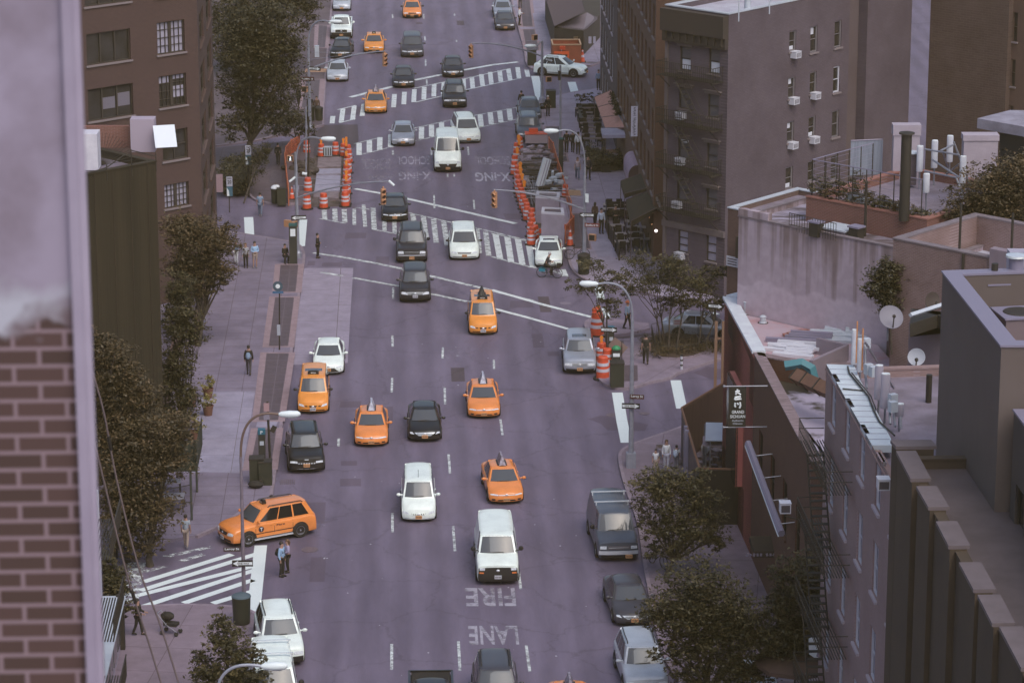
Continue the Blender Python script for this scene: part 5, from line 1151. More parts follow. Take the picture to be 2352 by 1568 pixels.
flue('thin dark flue beside the roof garden fence',z8,872,300,-5,z3t-.2,.07,nm='flue_pipe')
flue('grey capped flue left of the phone masts',z4,1190,1235,1050,16,.26,gray_w,cap_lt)
flue('slim black pipe standing on the pink roof',z8,705,855,610,9.6,.10,lid=False)
# phone masts: panel antennas on steel frames
panel_m=mat('antenna_panel',(.56,.58,.64),(.48,.48,.55),scale=2,rough=.45); steel_m=mat('galvanised',(.28,.29,.33),(.22,.22,.26),scale=4,rough=.45,metal=.3)
def antenna(label,f,x,yb,yt,zb,w_=.34,m=panel_m,drop=.6,base=None,group='panel antennas on the roofs'):
 a=g(f,x,yb,zb); zt=top(a,f(x,yt)[1]); r=thing('panel_antenna',label,'antenna',(a.x,a.y,zb),0,group)
 mb=MB(); mb.lathe((0,0,0),[(w_*.46,.02),(w_*.5,.05),(w_*.5,zt-zb-.05),(w_*.46,zt-zb)],16); mb.v=[(v[0],v[1]*.7,v[2]) for v in mb.v]; mb.build('panel',m,r,smooth=True)
 mb=MB(); mb.lathe((0,0,zt-zb+.002),[(w_*.47,0),(w_*.44,.03)],16); mb.v=[(v[0],v[1]*.7,v[2]) for v in mb.v]; mb.build('cap',SEATM,r,smooth=True)
 mb=MB(); mb.cyl((0.05,w_*.62,-drop),(0.05,w_*.62,(zt-zb)*.9),.045,n=8)
 for q in (.2,.75): mb.box((0.02,w_*.45,(zt-zb)*q),(.12,.22,.08))
 mb.build('mount',steel_m,r,smooth=True); return r
for i,(x,yb,yt,l) in enumerate(((1245,1175,1000,'white panel antenna nearest the black square flue'),(1345,1150,962,'white panel antenna second from left in the upper mast cluster'),(1450,1110,930,'white panel antenna farthest back in the upper mast cluster'),(1538,1270,1070,'white panel antenna lowest right in the upper mast cluster'),(1290,1320,1190,'short white cylinder antenna low in the upper mast cluster'))):
 antenna(l,z4,x,yb,yt,16.6,.34,drop=1.4)
fr=thing('mast_frame','galvanised steel frame carrying the upper cluster of antennas','frame',tuple(g(z4,1400,1250,16)))
mb=MB(); zf=17.6
for (x0,y0,za,x1,y1,zb_) in ((1280,1020,18.2,1520,1060,18.2),(1390,1030,18.4,1480,990,18.4),(1405,1040,18.2,1450,1180,16),(1480,970,18.8,1610,1320,16),(1330,1090,17.4,1520,1215,17.4),(1280,1170,17.0,1500,1215,17.0),(1430,1190,16.2,1520,1120,17.6),(1500,1220,17,1550,1370,16)):
 mb.tube([g(z4,x0,y0,za),g(z4,x1,y1,zb_)],.05,6)
mb.build('strut',steel_m,fr,world=True,smooth=True)
# tan brick wall building (R5)
z5t=16.4; A5=V2(G(2052,549,z5t)); L5=along(A5,E2,2300,15); d5=V2(G(2240,492,z5t))-A5
R5=building('brick_building','tan brick building with a weathered wall and sunken white roof at right','building',quadb(A5,E2,L5+6,d5.normalized(),d5.length),0,z5t,bk_tan,roof_wt,{},par=1.6,pwid=.35,cap=cap_st)
mb=MB(); q=A5+E2*along(A5,E2,z8(1452,0)[0],15); mb.cyl((q.x-.06,q.y-.06,9),(q.x-.06,q.y-.06,z5t),.07,n=8)
for x in (1408,1712): q=A5+E2*along(A5,E2,z8(x,0)[0],16); mb.cyl((q.x+.2,q.y+.3,z5t),(q.x+.2,q.y+.3,z5t+2.2),.06,n=6)
mb.build('downpipe',iron_m,R5,world=True,smooth=True)
q=A5+E2*along(A5,E2,z8(1608,0)[0],15); mb=MB(); mb.prism([q-Vector((.1,.1)),q+E2*6-Vector((.1,.1)),q+E2*6+Vector((.2,.3)),q+Vector((.2,.3))],9,z5t+.5); mb.build('rendered_pier',mat('render_pier',(.22,.17,.20),(.25,.20,.235),scale=.7),R5,world=True)
# dark roof with deep eaves at the right edge
a=G(2245,272,20); r=thing('eaved_roof','weathered grey roof with deep dark eaves at the right edge','roof',tuple(a)); mb=MB(); b_=G(2400,300,20); c=G(2440,255,20); d=G(2320,253,20)
mb.prism([a.xy,b_.xy,c.xy,d.xy],19.5,20); mb.build('roof',mat('slate_worn',(.20,.18,.22),(.30,.28,.34),scale=1,rough=.7),r,world=True); mb=MB(); mb.prism([(a+Vector((1.2,.2,0))).xy,b_.xy,(c+Vector((0,0,0))).xy,(d+Vector((1,-.3,0))).xy],10,19.49); mb.build('wall',iron_m,r,world=True)
#----red building with the banner (R6)
z6t=10.3; A6=V2(G(1665,686,z6t)); B6=V2(G(1733,812,z6t)); D6=V2(G(1864,1060,z6t)); F6=V2(G(1916,1086,z6t))
NW6=V2(G(1712,674,z6t))
red_w=mat('red_render',(.52,.17,.15),(.43,.14,.125),scale=.4,rough=.8)
# far,pink-roofed half
Q1=A3+E2*7.4; Q2=V2(G(2000,905,9.5))
pts6=[A6,B6,B6+Vector((.2,0)),V2(G(1905,880,z6t-.9)),V2(G(2035,900,z6t-.9)),Q1,A3+Vector((.0,-.02))]
pts6=[A6,B6,V2(G(1808,829,z6t)),V2(G(1867,834,z6t)),V2(G(1945,826,z6t)),V2(G(2070,840,z6t)),Q1-E1*.05+E2*1.5,A3-E1*.05]
root=thing('restaurant_building','brick-red building with a pink patched flat roof and white-capped corner','building',((A6.x+D6.x)/2,(A6.y+D6.y)/2,0))
pp=ccw(pts6); mb=MB()
for k in range(len(pp)): A,B=pp[k],pp[(k+1) % len(pp)]; mb.poly([(*A,0),(*B,0),(*B,z6t-.28),(*A,z6t-.28)])
mb.build('rear_wall',bk_dark,root,world=True); mb=MB(); mb.poly([(*p,z6t-.28) for p in pp]); mb.build('roof',roof_pink,root,world=True)
# avenue facade as a wall with thickness
def wallstrip(mb,A,B,th,z0,z1): e=(B-A).normalized(); n_=Vector((-e.y,e.x)); mb.prism([A,B,B+n_*th,A+n_*th],z0,z1)
holes=[]
e6=(A6-D6).normalized(); L6=(A6-D6).length
mb=MB(); wall_face(mb,B6,A6,0,z6t,[((B6-A6).length*.30,(B6-A6).length*.62,2.6,7.6)],.35); wall_face(mb,A6,NW6,0,z6t,[],.2)
A6i=A6+Vector((.5,-.25)); B6i=B6+Vector((.5,0)); NWi=NW6+Vector((.1,-.45))
mb.poly([(*A6i,z6t-.28),(*A6i,z6t),(*B6i,z6t),(*B6i,z6t-.28)]); mb.poly([(*A6i,z6t-.28),(*A6i,z6t),(*NWi,z6t),(*NWi,z6t-.28)]); mb.build('wall',red_w,root,world=True)
e=(A6-B6).normalized(); L_=(A6-B6).length; window(root,B6,A6,(L_*.30,L_*.62,2.6,7.6),dict(fm=frame_dk,pm=pane_dk,grid=(2,3),sill=0),.35)
mb=MB(); mb.prism([A6-Vector((.12,0)),B6-Vector((.12,0)),B6i+Vector((.05,0)),A6i+Vector((.05,0))],z6t+.001,z6t+.14); mb.prism([A6+Vector((.08,.16)),NW6+Vector((0,.14)),NWi+Vector((0,-.05)),A6i+Vector((.07,-.05))],z6t+.003,z6t+.15); mb.build('parapet_cap',mat('cap_white',(.60,.64,.68),(.50,.52,.58),scale=1.5,rough=.5),root,world=True)
# brown brick half nearer to us with the tiled coping; lower patchy roof behind it
lb=brickmat('brick_red_dark',(.125,.055,.038),(.10,.045,.030),(.115,.065,.050),ang=90,stain=(.6,.55,.5))
F6b=F6+Vector((6.0,.0)); wl6=[]
L_=(B6-D6).length
for i in range(4): wl6.append(((L_*(.12+i*.22),L_*(.12+i*.22)+1.2,4.6,7.2),dict(fm=frame_dk,pm=pane_dk,grid=(1,2),sm=lb)))
nb6=building('brick_building','long dark brick building with a ribbed coping and mossy patchy roof','building',[F6,V2(G(1990,1086,z6t)),V2(G(1990,836,z6t)),V2(G(1867,836,z6t)),B6+Vector((.1,.1)),B6,D6],0,z6t,lb,roof_snow,{5: wl6},par=1.0,pwid=.42,cap=mat('coping_tile',(.26,.19,.21),(.14,.10,.10),scale=9,rough=.7,stretch=(.2,3,1),lo=.45,hi=.55))
# banner
ba=g(kf,345,385,8.2); tb=GX(*kf(345,385),ba.x)
Yb=V2(B6+(D6-B6)*.30).y; b0=GY(*kf(345,385),Yb); b1_=GY(*kf(715,385),Yb); zb=GY(*kf(530,1225),Yb).z
bn=thing('banner_sign','black vertical banner reading GRAND SICHUAN with white Chinese characters','sign',((b0.x+b1_.x)/2,Yb,zb))
mb=MB(); mb.box(((b0.x+b1_.x)/2,Yb,(b0.z+zb)/2),(b1_.x-b0.x,.08,b0.z-zb)); mb.build('banner',mat('banner_black',(.022,.018,.013),rough=.7),bn,world=True)
mb=MB()
for zz in (b0.z+.03,zb-.03): mb.tube([(b0.x-.25,Yb,zz),(b1_.x+1.0,Yb,zz)],.03,6)
for (xx,s) in ((b0.x-.22,1),): mb.ball((xx,Yb,b0.z+.03),.07,8); mb.ball((xx,Yb,zb-.03),.07,8)
mb.build('bracket',steel_m,bn,world=True)
def kz(x,y): q=GY(*kf(x,y),Yb-.06); return Vector((q.x,Yb-.06,q.z))
mb=MB()
def stroke(*pts,r=.045): mb.tube([kz(*p) for p in pts],r,5)
stroke((478,490),(575,470)); stroke((528,435),(515,500),(490,548)); stroke((520,500),(595,548))
stroke((465,650),(480,600),(590,590),(605,640),(470,655)); stroke((510,605),(505,640)); stroke((550,600),(560,635))
stroke((478,720),(470,790),(490,810)); stroke((520,725),(545,760)); stroke((580,710),(590,780),(570,835))
mb.build('characters',SEATM,bn,world=True)
for tx,x0,x1,yb_,yt_ in (('GRAND',405,668,950,885),('SICHUAN',370,690,1045,982),('Authentic',408,655,1118,1080),('Chinese',425,632,1180,1145)):
 mb=MB(); c0=kz((x0+x1)/2,yb_); c1=kz((x0+x1)/2,yt_); textmesh(tx,mb,tuple(c0),(1,0,0),(0,0,1),c1.z-c0.z,kz(x1,yb_).x-kz(x0,yb_).x); mb.build('lettering',SEATM if tx.isupper() else cap_lt,bn,world=True)
# blue-grey pipe rail and little awning with lettering along this facade
aw=thing('awning','small dark awning with pale lettering above the side entrance','awning',tuple(g(b3,1690,750,2.8)))
w0=g(b3,1600,655,3.3); w1=g(b3,1779,655,3.3); v0=g(b3,1632,750,2.9); v1=g(b3,1779,750,2.9)
mb=MB(); mb.poly([w0,w1,v1,v0]); lo=Vector((0,0,-.3)); mb.poly([v0,v1,v1+lo,v0+lo]); mb.poly([w0,v0,v0+lo,w0+lo]); mb.poly([w0+lo,v0+lo,v1+lo,w1+lo]); mb.build('canvas',mat('canvas_black',(.040,.030,.022),rough=.85),aw,world=True)
mb=MB(); c=g(b3,1706,752,2.72); rnd=random.Random(2); [mb.box((c.x-.95+i*.16+(.12 if i>4 else 0),v0.y-.03,2.74),(.10,.02,rnd.uniform(.10,.16)),0,0,rnd.uniform(-.5,.5)) for i in range(11)]; mb.build('lettering',cap_gy,aw,world=True)
mb=MB()
duct0=g(b3,1590,90,6.2); duct1=g(b3,1779,600,3.2); duct2=g(b4,315,765,3.0)
X6=D6.x-.35
rl=thing('light_rail','long pale blue-grey sign rail running down the dark brick facade','rail',(X6,D6.y,5))
a=GX(*b3(1592,80),A6.x-.5); b_=GX(*b4(275,640),A6.x+.1); mb=MB(); d=(b_-a); mid=(a+b_)/2
mb.tube([a,b_],.17,6); mb.v=[(v[0],v[1],v[2]) for v in mb.v]; mb.build('rail',cap_gy,rl,world=True); mb=MB(); mb.tube([a+Vector((-.14,0,-.12)),b_+Vector((-.14,0,-.12))],.035,5); mb.build('tube',SEATM,rl,world=True)
mb=MB()
for t in (.15,.4,.65,.9): q=a+d*t; mb.tube([q,q+Vector((.9,0,.1))],.03,5)
mb.build('bracket',steel_m,rl,world=True)
q=GX(*b4(295,520),F6.x-2.4); r=thing('air_conditioner','white air conditioner on the dark brick wall at right, apart from the others','air conditioner',(q.x,q.y,q.z),R(0),'air conditioners in the windows')
mb=MB(); mb.box((0,0,.3),(.45,.45,.42)); mb.box((0,0,.53),(.48,.48,.03)); mb.build('case',acm,r); mb=MB(); mb.box((0,-.235,.3),(.36,.02,.3)); mb.build('grille',acg,r)
mb=MB(); mb.tube([(0,-.2,0),(.9,.0,-.35)],.03,5); mb.build('bracket',iron_m,r)
# things on the pink roof
def stub(label,f,x,y,z,r_,h): a=g(f,x,y,z); o=thing('roof_vent',label,'roof vent',tuple(a)); mb=MB(); mb.lathe((a.x,a.y,a.z-.05),[(r_*1.4,.0),(r_*1.3,.08),(r_,.12),(r_,h),(r_*1.2,h+.02),(r_*.8,h+.08)],12); mb.build('stub',cap_lt,o,world=True,smooth=True); mb=MB(); mb.lathe((a.x,a.y,a.z-.04),[(r_*1.9,0),(r_*1.8,.05)],12); mb.build('flashing',iron_m,o,world=True)
zr6=z6t-.28
stub('short pale vent in the far corner of the pink roof',z8,178,760,zr6,.2,.65); stub('low metal vent alone on the pink roof',z8,272,815,zr6,.15,.35); stub('low dark-ringed vent near the slim black pipe',z8,740,870,zr6,.14,.25)
random.seed(3)
for i,(x,y,w_,d_,h_,an,m,l) in enumerate(((405,970,2.6,.7,.35,-20,acm,'long white panel lying on the pink roof'),(485,1005,2.2,.8,.4,-25,acm,'white panel lying in front of the long white panel'),(500,925,2.8,.5,.5,-12,cap_gy,'grey-brown crate of offcuts on the pink roof'),(690,905,3.4,1.2,.4,-18,cap_lt,'pale tarpaulin bundle beside the beige parapet'),(470,890,1.2,.5,.25,10,MATS['cap_terracotta'],'small heap of red rubble on the pink roof'),(820,905,1.3,1.0,.7,-18,cap_lt,'pale tarpaulin over a heap near the brick chimney'))):
 a=g(z8,x,y,zr6); r=thing('roof_debris',l,'debris',tuple(a)); mb=MB()
 nb_=4
 for k in range(nb_): mb.box((a.x+random.uniform(-.1,.1)*w_+(k-1.5)*w_*.12,a.y+(k-1.5)*d_*.3,a.z+h_*(.25+.15*k)),(w_*random.uniform(.6,.95),d_*.45,h_*.4),R(an+random.uniform(-12,12)),R(random.uniform(-6,6)))
 mb.build('board',m,r,world=True)
# beige upstand,teal elbow and brown duct
a=g(z8,580,905,zr6+.9); b_=g(z8,768,960,zr6+.9); c=g(z8,565,1045,zr6+.3); r=thing('parapet_upstand','beige triangular upstand wall between the pink roof and the white coping','wall',tuple(b_))
bg_m=mat('beige_render',(.22,.18,.215),(.25,.205,.24),scale=.8); mb=MB(); q=g(z8,735,1220,zr6-2)
pA=V2(g(z8,566,1045,zr6+.8)); pB=V2(g(z8,768,955,zr6+.8)); pC=V2(g(z8,585,905,zr6+.8)); wallstrip(mb,pA,pB,.2,zr6-4,zr6+.85); mb.build('wall',bg_m,r,world=True); mb=MB(); wallstrip(mb,pC,pB+Vector((.0,.25)),.2,zr6-.5,zr6+.8); mb.build('return_wall',bg_m,r,world=True)
r=thing('duct_elbow','teal painted duct elbow at the edge of the pink roof','duct',tuple(g(z8,480,1090,zr6)))
mb=MB(); a=g(z8,425,1080,zr6+.6); mb.tube([a+Vector((-.2,0,.1)),a+Vector((.6,-.1,.25)),a+Vector((1.0,-.3,.05)),a+Vector((1.15,-.4,-.5))],[.24,.24,.25,.24],4); mb.build('elbow',mat('teal_paint',(.05,.17,.20),rough=.5),r,world=True)
r=thing('duct','long rust-brown boxed duct bridging to the tan facade','duct',tuple(g(z8,600,1190,zr6)))
a=g(z8,470,1130,zr6+.9); b_=g(z8,745,1255,zr6+.9); mb=MB(); mb.tube([a,b_+(b_-a)*.05],.40,4); mb.build('casing',mat('duct_brown',(.15,.078,.050),(.12,.06,.04),scale=1.5),r,world=True); mb=MB()
for t in (.0,.22,.5): q=a+(b_-a)*t; d=(b_-a).normalized(); mb.tube([q-d*.04,q+d*.04],.44,4)
mb.build('flange',iron_m,r,world=True)
# brick chimney stack and satellite dishes
bkc=brickmat('brick_chimney',(.11,.058,.040),(.085,.045,.032),(.15,.10,.10),sx=.35,sy=.12,ang=0)
chimney('dark stepped brick chimney carrying a satellite dish',z8,1010,1130,1130,790,zr6-1,1.1,bkc,bkc);
def dish(label,f,x,y,Y,r_,m,tilt=20,yaw=20):
 p=GY(*f(x,y),Y); o=thing('satellite_dish',label,'satellite dish',tuple(p),R(yaw),'satellite dishes on the roofs'); mb=MB(); prof=[(0.02,0),(r_*.35,.015*r_),(r_*.7,.10*r_),(r_,.24*r_)]; n=20
 M=Euler((R(90-tilt),0,0)).to_matrix(); mb.lathe((0,0,0),prof+[(r_*.98,.27*r_),(r_*.7,.14*r_),(.02,.05)],n); mb.v=[tuple(M @ Vector(v)) for v in mb.v]; mb.build('bowl',m,o,smooth=True)
 mb=MB(); q=M @ Vector((0,-r_*.2,r_*.95)); mb.tube([M @ Vector((0,-r_*.9,r_*.2)),q],.03,5); mb.ball(q,.09,8); mb.build('feed_arm',iron_m,o)
 mb=MB(); mb.tube([(0,.05,0),(0,.3,-.3),(0,.3,-r_*2.0)],.05,6); mb.build('mast',steel_m,o)
dish('large grey satellite dish on top of the brick chimney',z8,1022,787,V2(G(2040,850,11)).y,.58,mat('dish_grey',(.20,.19,.23),rough=.6),35,10)
dish('small pale satellite dish on the rendered gable',z8,1175,1015,V2(G(2100,900,13)).y,.38,mat('dish_pale',(.40,.42,.48),rough=.5),8,-8)
dish('dark satellite dish at the tan brick wall',z8,1262,686,V2(G(2150,700,15)).y,.42,mat('dish_dark',(.06,.045,.04),rough=.7),10,30)
#----tan building with the long white coping (R7)
z7t=16.8; A7=V2(G(1898,836,z7t)); B7=V2(G(2003,1022,z7t)); F7=A7+(B7-A7)*1.9
bt=brickmat('brick_mauve_tan',(.30,.20,.195),(.26,.175,.165),(.33,.25,.27),stain=(.65,.6,.58),ang=90,stain_amt=.5)
L7=(A7-F7).length; w7=[]
for i in range(6):
 for q in range(5):
  s=.9+i*(L7/6); w7.append(((s,s+1.15,1.6+q*3.3,3.6+q*3.3),dict(fm=frame_wt,fw=.1,pm=pane_lt,grid=(1,2),sm=sill_lt)))
c7=V2(G(1972,836,z7t)); R7=building('apartment_building','narrow mauve-tan brick facade with white-framed windows at lower right','building',[F7,F7+Vector((5,0)),A7+Vector((5,.4)),A7],0,z7t-.25,bt,roof_gy,{3: [((L7-h[1],L7-h[0],h[2],h[3]),s) for h,s in w7]},par=.3)
mb=MB(); wpx=[V2(G(1898,836,z7t)),V2(G(2003,1022,z7t)),V2(G(2050,1022,z7t)),V2(G(2046,1006,z7t)),V2(G(1975,870,z7t)),V2(G(1962,838,z7t))]
mb.prism(wpx,z7t-.28,z7t); mb.build('white_coping',mat('coping_white',(.60,.66,.70),(.54,.59,.64),scale=1.3,rough=.45),R7,world=True)
mb=MB()
for i in range(1,15):
 t=i/15; a=wpx[0]+(wpx[1]-wpx[0])*t; b_=wpx[5]+(wpx[2]-wpx[5])*t; d=(b_-a).normalized()*.0; n_=Vector((0,.025)); mb.poly([(a.x,a.y-.03,z7t+.006),(b_.x,b_.y-.03,z7t+.006),(b_.x,b_.y+.03,z7t+.006),(a.x,a.y+.03,z7t+.006)])
mb.build('coping_joint',cap_gy,R7,world=True)
mb=MB(); cb=[g(ka,*p,z7t+.06) for p in ((390,560),(410,640),(540,800),(640,920),(700,1080),(770,1220),(950,1385))]; mb.tube([Vector(p) for p in cb],.035,5); mb.tube([p+Vector((.1,.05,0)) for p in cb[1:5]],.025,5); mb.tube([g(ka,330,825,z7t+.05),g(ka,590,850,z7t+.05)],.03,5); mb.build('cable',iron_m,R7,world=True,smooth=True)
for x,yb,yt,mm,l,w_ in ((462,540,125,0,'slim antenna with an orange stripe, left of the pair at the coping head',.26),(530,630,235,0,'slim antenna with an orange stripe, right of the pair at the coping head',.26),(755,960,550,1,'wide mauve panel antenna behind its lower twin beside the coping',.36),(832,1065,650,1,'wide mauve panel antenna, nearer of the twins beside the coping',.40),(1005,1160,1010,1,'short drum-shaped antenna below the twin panels',.40)):
 r=antenna(l,ka,x,yb,yt,z7t+.1,w_*.9,panel_m if not mm else mat('panel_mauve',(.36,.33,.40),rough=.5),drop=.8)
 if not mm:
  mb=MB(); zt_=1.6; mb.box((.085,-.06,.95),(.05,.05,1.7)); mb.build('stripe',mat('stripe_orange',(.50,.22,.09)),r)
r=thing('equipment_rack','cluster of grey brackets and cables between the antennas and the coping','rack',tuple(g(ka,620,560,z7t))); mb=MB()
for (x0,y0,za,x1,y1,zb_) in ((600,320,18,600,640,17),(640,340,18,740,500,17),(860,700,18,940,820,17),(590,260,18.6,640,330,18),(600,640,17,620,820,16.8),(890,960,17.5,900,1250,16.8),(940,1120,17,960,1280,16.8),(1020,1160,17.2,1025,1300,16.8)): mb.tube([g(ka,x0,y0,za),g(ka,x1,y1,zb_)],.05,6)
mb.build('bracket',steel_m,r,world=True); mb=MB()
for (x,y) in ((610,280),(640,590),(700,620),(930,950),(930,1040)): q=g(ka,x,y,17.4); mb.box(tuple(q),(.3,.25,.4),.4)
mb.build('radio_unit',cap_lt,r,world=True)
# gable and ledge behind the antennas
a=g(z8,1140,770,15.6); b_=g(z8,1320,712,15.6); r=thing('gabled_extension','rendered extension with a white verge left of the big grey block','building',tuple(a)); mb=MB(); p0=V2(g(z8,1132,810,14.6)); p1=V2(g(z8,1330,860,14.6)); mb.prism([p0,p1+(p1-p0)*.3,p1+(p1-p0)*.3+E1*4,p0+E1*4],6,14.6); mb.build('wall',mat('render_mauve',(.18,.14,.165),(.155,.12,.14),scale=.6),r,world=True)
mb=MB(); mb.tube([a,b_+(b_-a)*.2],.11,4); mb.build('verge',cap_lt,r,world=True); mb=MB(); mb.prism([V2(a),V2(b_)+V2(b_-a)*.2,p1+(p1-p0)*.3+E1*.1,p0+E1*.1],14.62,15.2); mb.build('roof',iron_m,r,world=True)
a=g(z8,1240,1460,15.0)
tr=thing('roof_terrace','pinkish ledge with dark roof behind the drum-shaped antenna','roof',tuple(a)); mb=MB(); q=[V2(g(z8,1060,1280,14.8)),V2(g(z8,1320,1320,14.8)),V2(g(z8,1320,1440,14.8)),V2(g(z8,1090,1440,14.8))]; mb.prism(q,6,14.8); mb.build('roof',roof_wt,tr,world=True); mb=MB(); q=[V2(g(z8,1140,1438,15.0)),V2(g(z8,1325,1475,15.0)),V2(g(z8,1325,1500,15.0)),V2(g(z8,1140,1462,15.0))]; mb.prism(q,7,15.1); mb.build('ledge',mat('ledge_pink',(.30,.21,.23),rough=.8),tr,world=True)
flue('black stub flue, left of three on the pinkish ledge',z8,1200,1440,1355,15.1,.15,lid=False); flue('tall black flue in the middle of the pinkish ledge',z8,1240,1450,1120,15.1,.12,lid=False); flue('black stub flue, right of three on the pinkish ledge',z8,1288,1460,1375,15.1,.16,lid=False)
#----fire escape on that facade
fe7=thing('fire_escape','black fire escape with steep stairs on the mauve-tan facade at lower right','fire escape',(A7.x-.8,(A7.y+F7.y)/2,3))
d7=(B7-A7).normalized(); zpl=[GX(*b4(650,y),A7.x-.5).z for y in (400,880,1380)]
X0=A7.x
def fp(s,d,z): q=A7+d7*s; return (q.x-d,q.y,z)
zlv=[z7t-3.0,z7t-6.3,z7t-9.6,z7t-12.9]
for k,zz in enumerate(zlv):
 mb=MB()
 for i in range(9): a,b_=fp(.5,.15+i*.11,zz),fp(7.5,.15+i*.11,zz); mb.tube([a,b_],.025,4)
 mb.build('platform',iron_m,fe7,world=True); mb=MB()
 for i in range(26): q=fp(.5+i*.28,1.1,zz); mb.box((q[0],q[1],q[2]+.45),(.022,.022,.9))
 for hh in (.5,.92): mb.tube([fp(.5,1.1,zz+hh),fp(7.5,1.1,zz+hh)],.02,4); mb.tube([fp(.5,.1,zz+hh),fp(.5,1.1,zz+hh)],.02,4); mb.tube([fp(7.5,.1,zz+hh),fp(7.5,1.1,zz+hh)],.02,4)
 mb.build('railing',iron_m,fe7,world=True)
 if k<3:
  zn=zlv[k+1]; mb=MB()
  for d in (.35,1.0): mb.tube([fp(2.0,d,zz),fp(4.4,d,zn)],.035,5)
  for i in range(13): t=(i+.5)/13; q=fp(2.0+2.4*t,.67,zz+(zn-zz)*t); mb.box(q,(.66,.24,.03))
  mb.build('stair',iron_m,fe7,world=True)
ac7=GX(*b4(905,330),A7.x-.2); r=thing('air_conditioner','white air conditioner high on the mauve-tan facade','air conditioner',tuple(ac7),0,'air conditioners in the windows'); mb=MB(); mb.box((0,0,0),(.42,.45,.38)); mb.box((0,0,.205),(.45,.48,.03)); mb.build('case',acm,r); mb=MB(); mb.box((0,-.235,0),(.34,.02,.27)); mb.build('grille',acg,r)
#----dark brown building with stepped piers (R8) and the big grey block behind it (R9)
z8t=19.0; A8=V2(G(2060,1036,z8t)); d8=(V2(G(2352,1568,z8t))-A8).normalized(); F8=A8+d8*34
dk8=mat('brown_dark_render',(.072,.051,.034),(.058,.041,.029),scale=.4,rough=.85)
R8=building('brown_building','dark brown building with stepped stone-capped piers filling the lower right corner','building',[F8+Vector((.25,0)),F8+Vector((5,0)),A8+Vector((5,0)),A8+Vector((.25,0))],0,z8t-.25,dk8,mat('ledge_brown',(.115,.09,.095),(.085,.066,.068),scale=.8,detail=8),{},par=.3)
mb=MB(); mcs=[]
caps=[((950,60),(985,100),0),((985,127),(1075,300),1),((1110,345),(1185,475),1),((1232,563),(1310,715),1),((1375,817),(1465,985),1),((1490,1018),(1580,1195),1),((1625,1215),(1760,1470),1)]
for i,(p,q,k) in enumerate(caps):
 a=V2(G(*b4(*p),z8t)); b_=V2(G(*b4(*q),z8t)); w_=.68 if k else 1.4
 mb.prism([a+Vector((.05,0)),b_+Vector((.05,0)),b_+Vector((w_-.1,0)),a+Vector((w_-.1,0))],0,z8t-.12)
 mc=MB(); mc.prism([a,b_,b_+Vector((w_,0)),a+Vector((w_,0))],z8t-.118,z8t); mcs.append(mc)
mb.build('pier',dk8,R8,world=True); [mc.build('pier_cap',mat('cap_mauve',(.150,.120,.130),(.12,.095,.10),scale=1.2,rough=.7),R8,world=True) for mc in mcs]
z9t=24.0; A9=V2(G(2165,626,z9t)); B9=V2(G(2300,797,z9t)); dd9=(B9-A9).normalized(); gw9=mat('grey_panel',(.108,.083,.076),(.12,.094,.088),scale=.5,rough=.75)
L9=(A9-B9).length; w9=[]
C9=B9+Vector((9,-.4));
R9=building('grey_block','large smooth grey block with a sloping-looking parapet and roof machinery at right','building',[B9,C9,C9+Vector((0,14)),A9+Vector((10,1.0)),A9],0,z9t,gw9,roof_gy,{},par=1.9,pwid=.55,cap=cap_gy)
mb=MB()
for i in range(3):
 q=A9+dd9*(1.0+i*2.6); mb.box((q.x-.08,q.y,13.5),(.14,.5,7.0))
mb.build('glazing_strip',mat('strip_blue',(.13,.14,.17),rough=.2),R9,world=True)
# its lower wing with tall dark windows,running on towards us
w9l=[]
F9=B9+dd9*16+Vector((0.4,0)); B9o=B9+Vector((.4,0)); L_=(B9o-F9).length
for i in range(6): w9l.append(((1+i*2.6,2.3+i*2.6,14.5,19.8),dict(fm=frame_dk,pm=pane_dk,grid=(1,2),sm=dk8)))
building('grey_wing','dark lower wing with tall black windows beneath the grey block','building',[F9,F9+Vector((8,0)),B9o+Vector((8,-.5)),B9o+Vector((0,-.5))],0,22.0,mat('grey_wing',(.060,.048,.046),(.07,.056,.055),scale=.5),roof_gy,{3: [((L_-h[1],L_-h[0],h[2],h[3]),s) for h,s in w9l]},par=.5,cap=cap_gy)
# roof machinery
zr9=z9t-1.9
def fan(label,x,y,w_,h_,m,square=True):
 p=g(kb,x,y,zr9); r=thing('condenser_unit',label,'air conditioning unit',(p.x,p.y,zr9),R(8),'machines on the grey roof'); mb=MB()
 if square: mb.box((0,0,h_/2),(w_,w_,h_))
 else: mb.lathe((0,0,0),[(w_*.42,0),(w_*.42,h_*.55),(w_*.55,h_*.6),(w_*.55,h_*.9),(w_*.45,h_)],16)
 mb.build('case',m,r,smooth=not square); mb=MB()
 if square:
  mb.box((0,0,h_+.03),(w_*1.08,w_*1.08,.06)); mb.build('top',cap_gy,r); mb=MB(); mb.lathe((0,0,h_+.062),[(w_*.40,0),(w_*.38,.03)],20); mb.build('fan_guard',iron_m,r,smooth=True)
 else: mb.lathe((0,0,h_+.002),[(w_*.4,0),(w_*.1,.06)],16); mb.build('lid',CHROME,r,smooth=True)
fan('round silver roof ventilator left of the big condensers',745,1010,.9,.9,CHROME,False)
fan('dark square condenser with a round fan on the grey roof',1010,1170,1.45,1.5,mat('unit_dark',(.05,.042,.04),rough=.4)); fan('pale square condenser at the front of the grey roof',1240,1450,1.5,1.05,mat('unit_brownish',(.17,.13,.14),rough=.5));
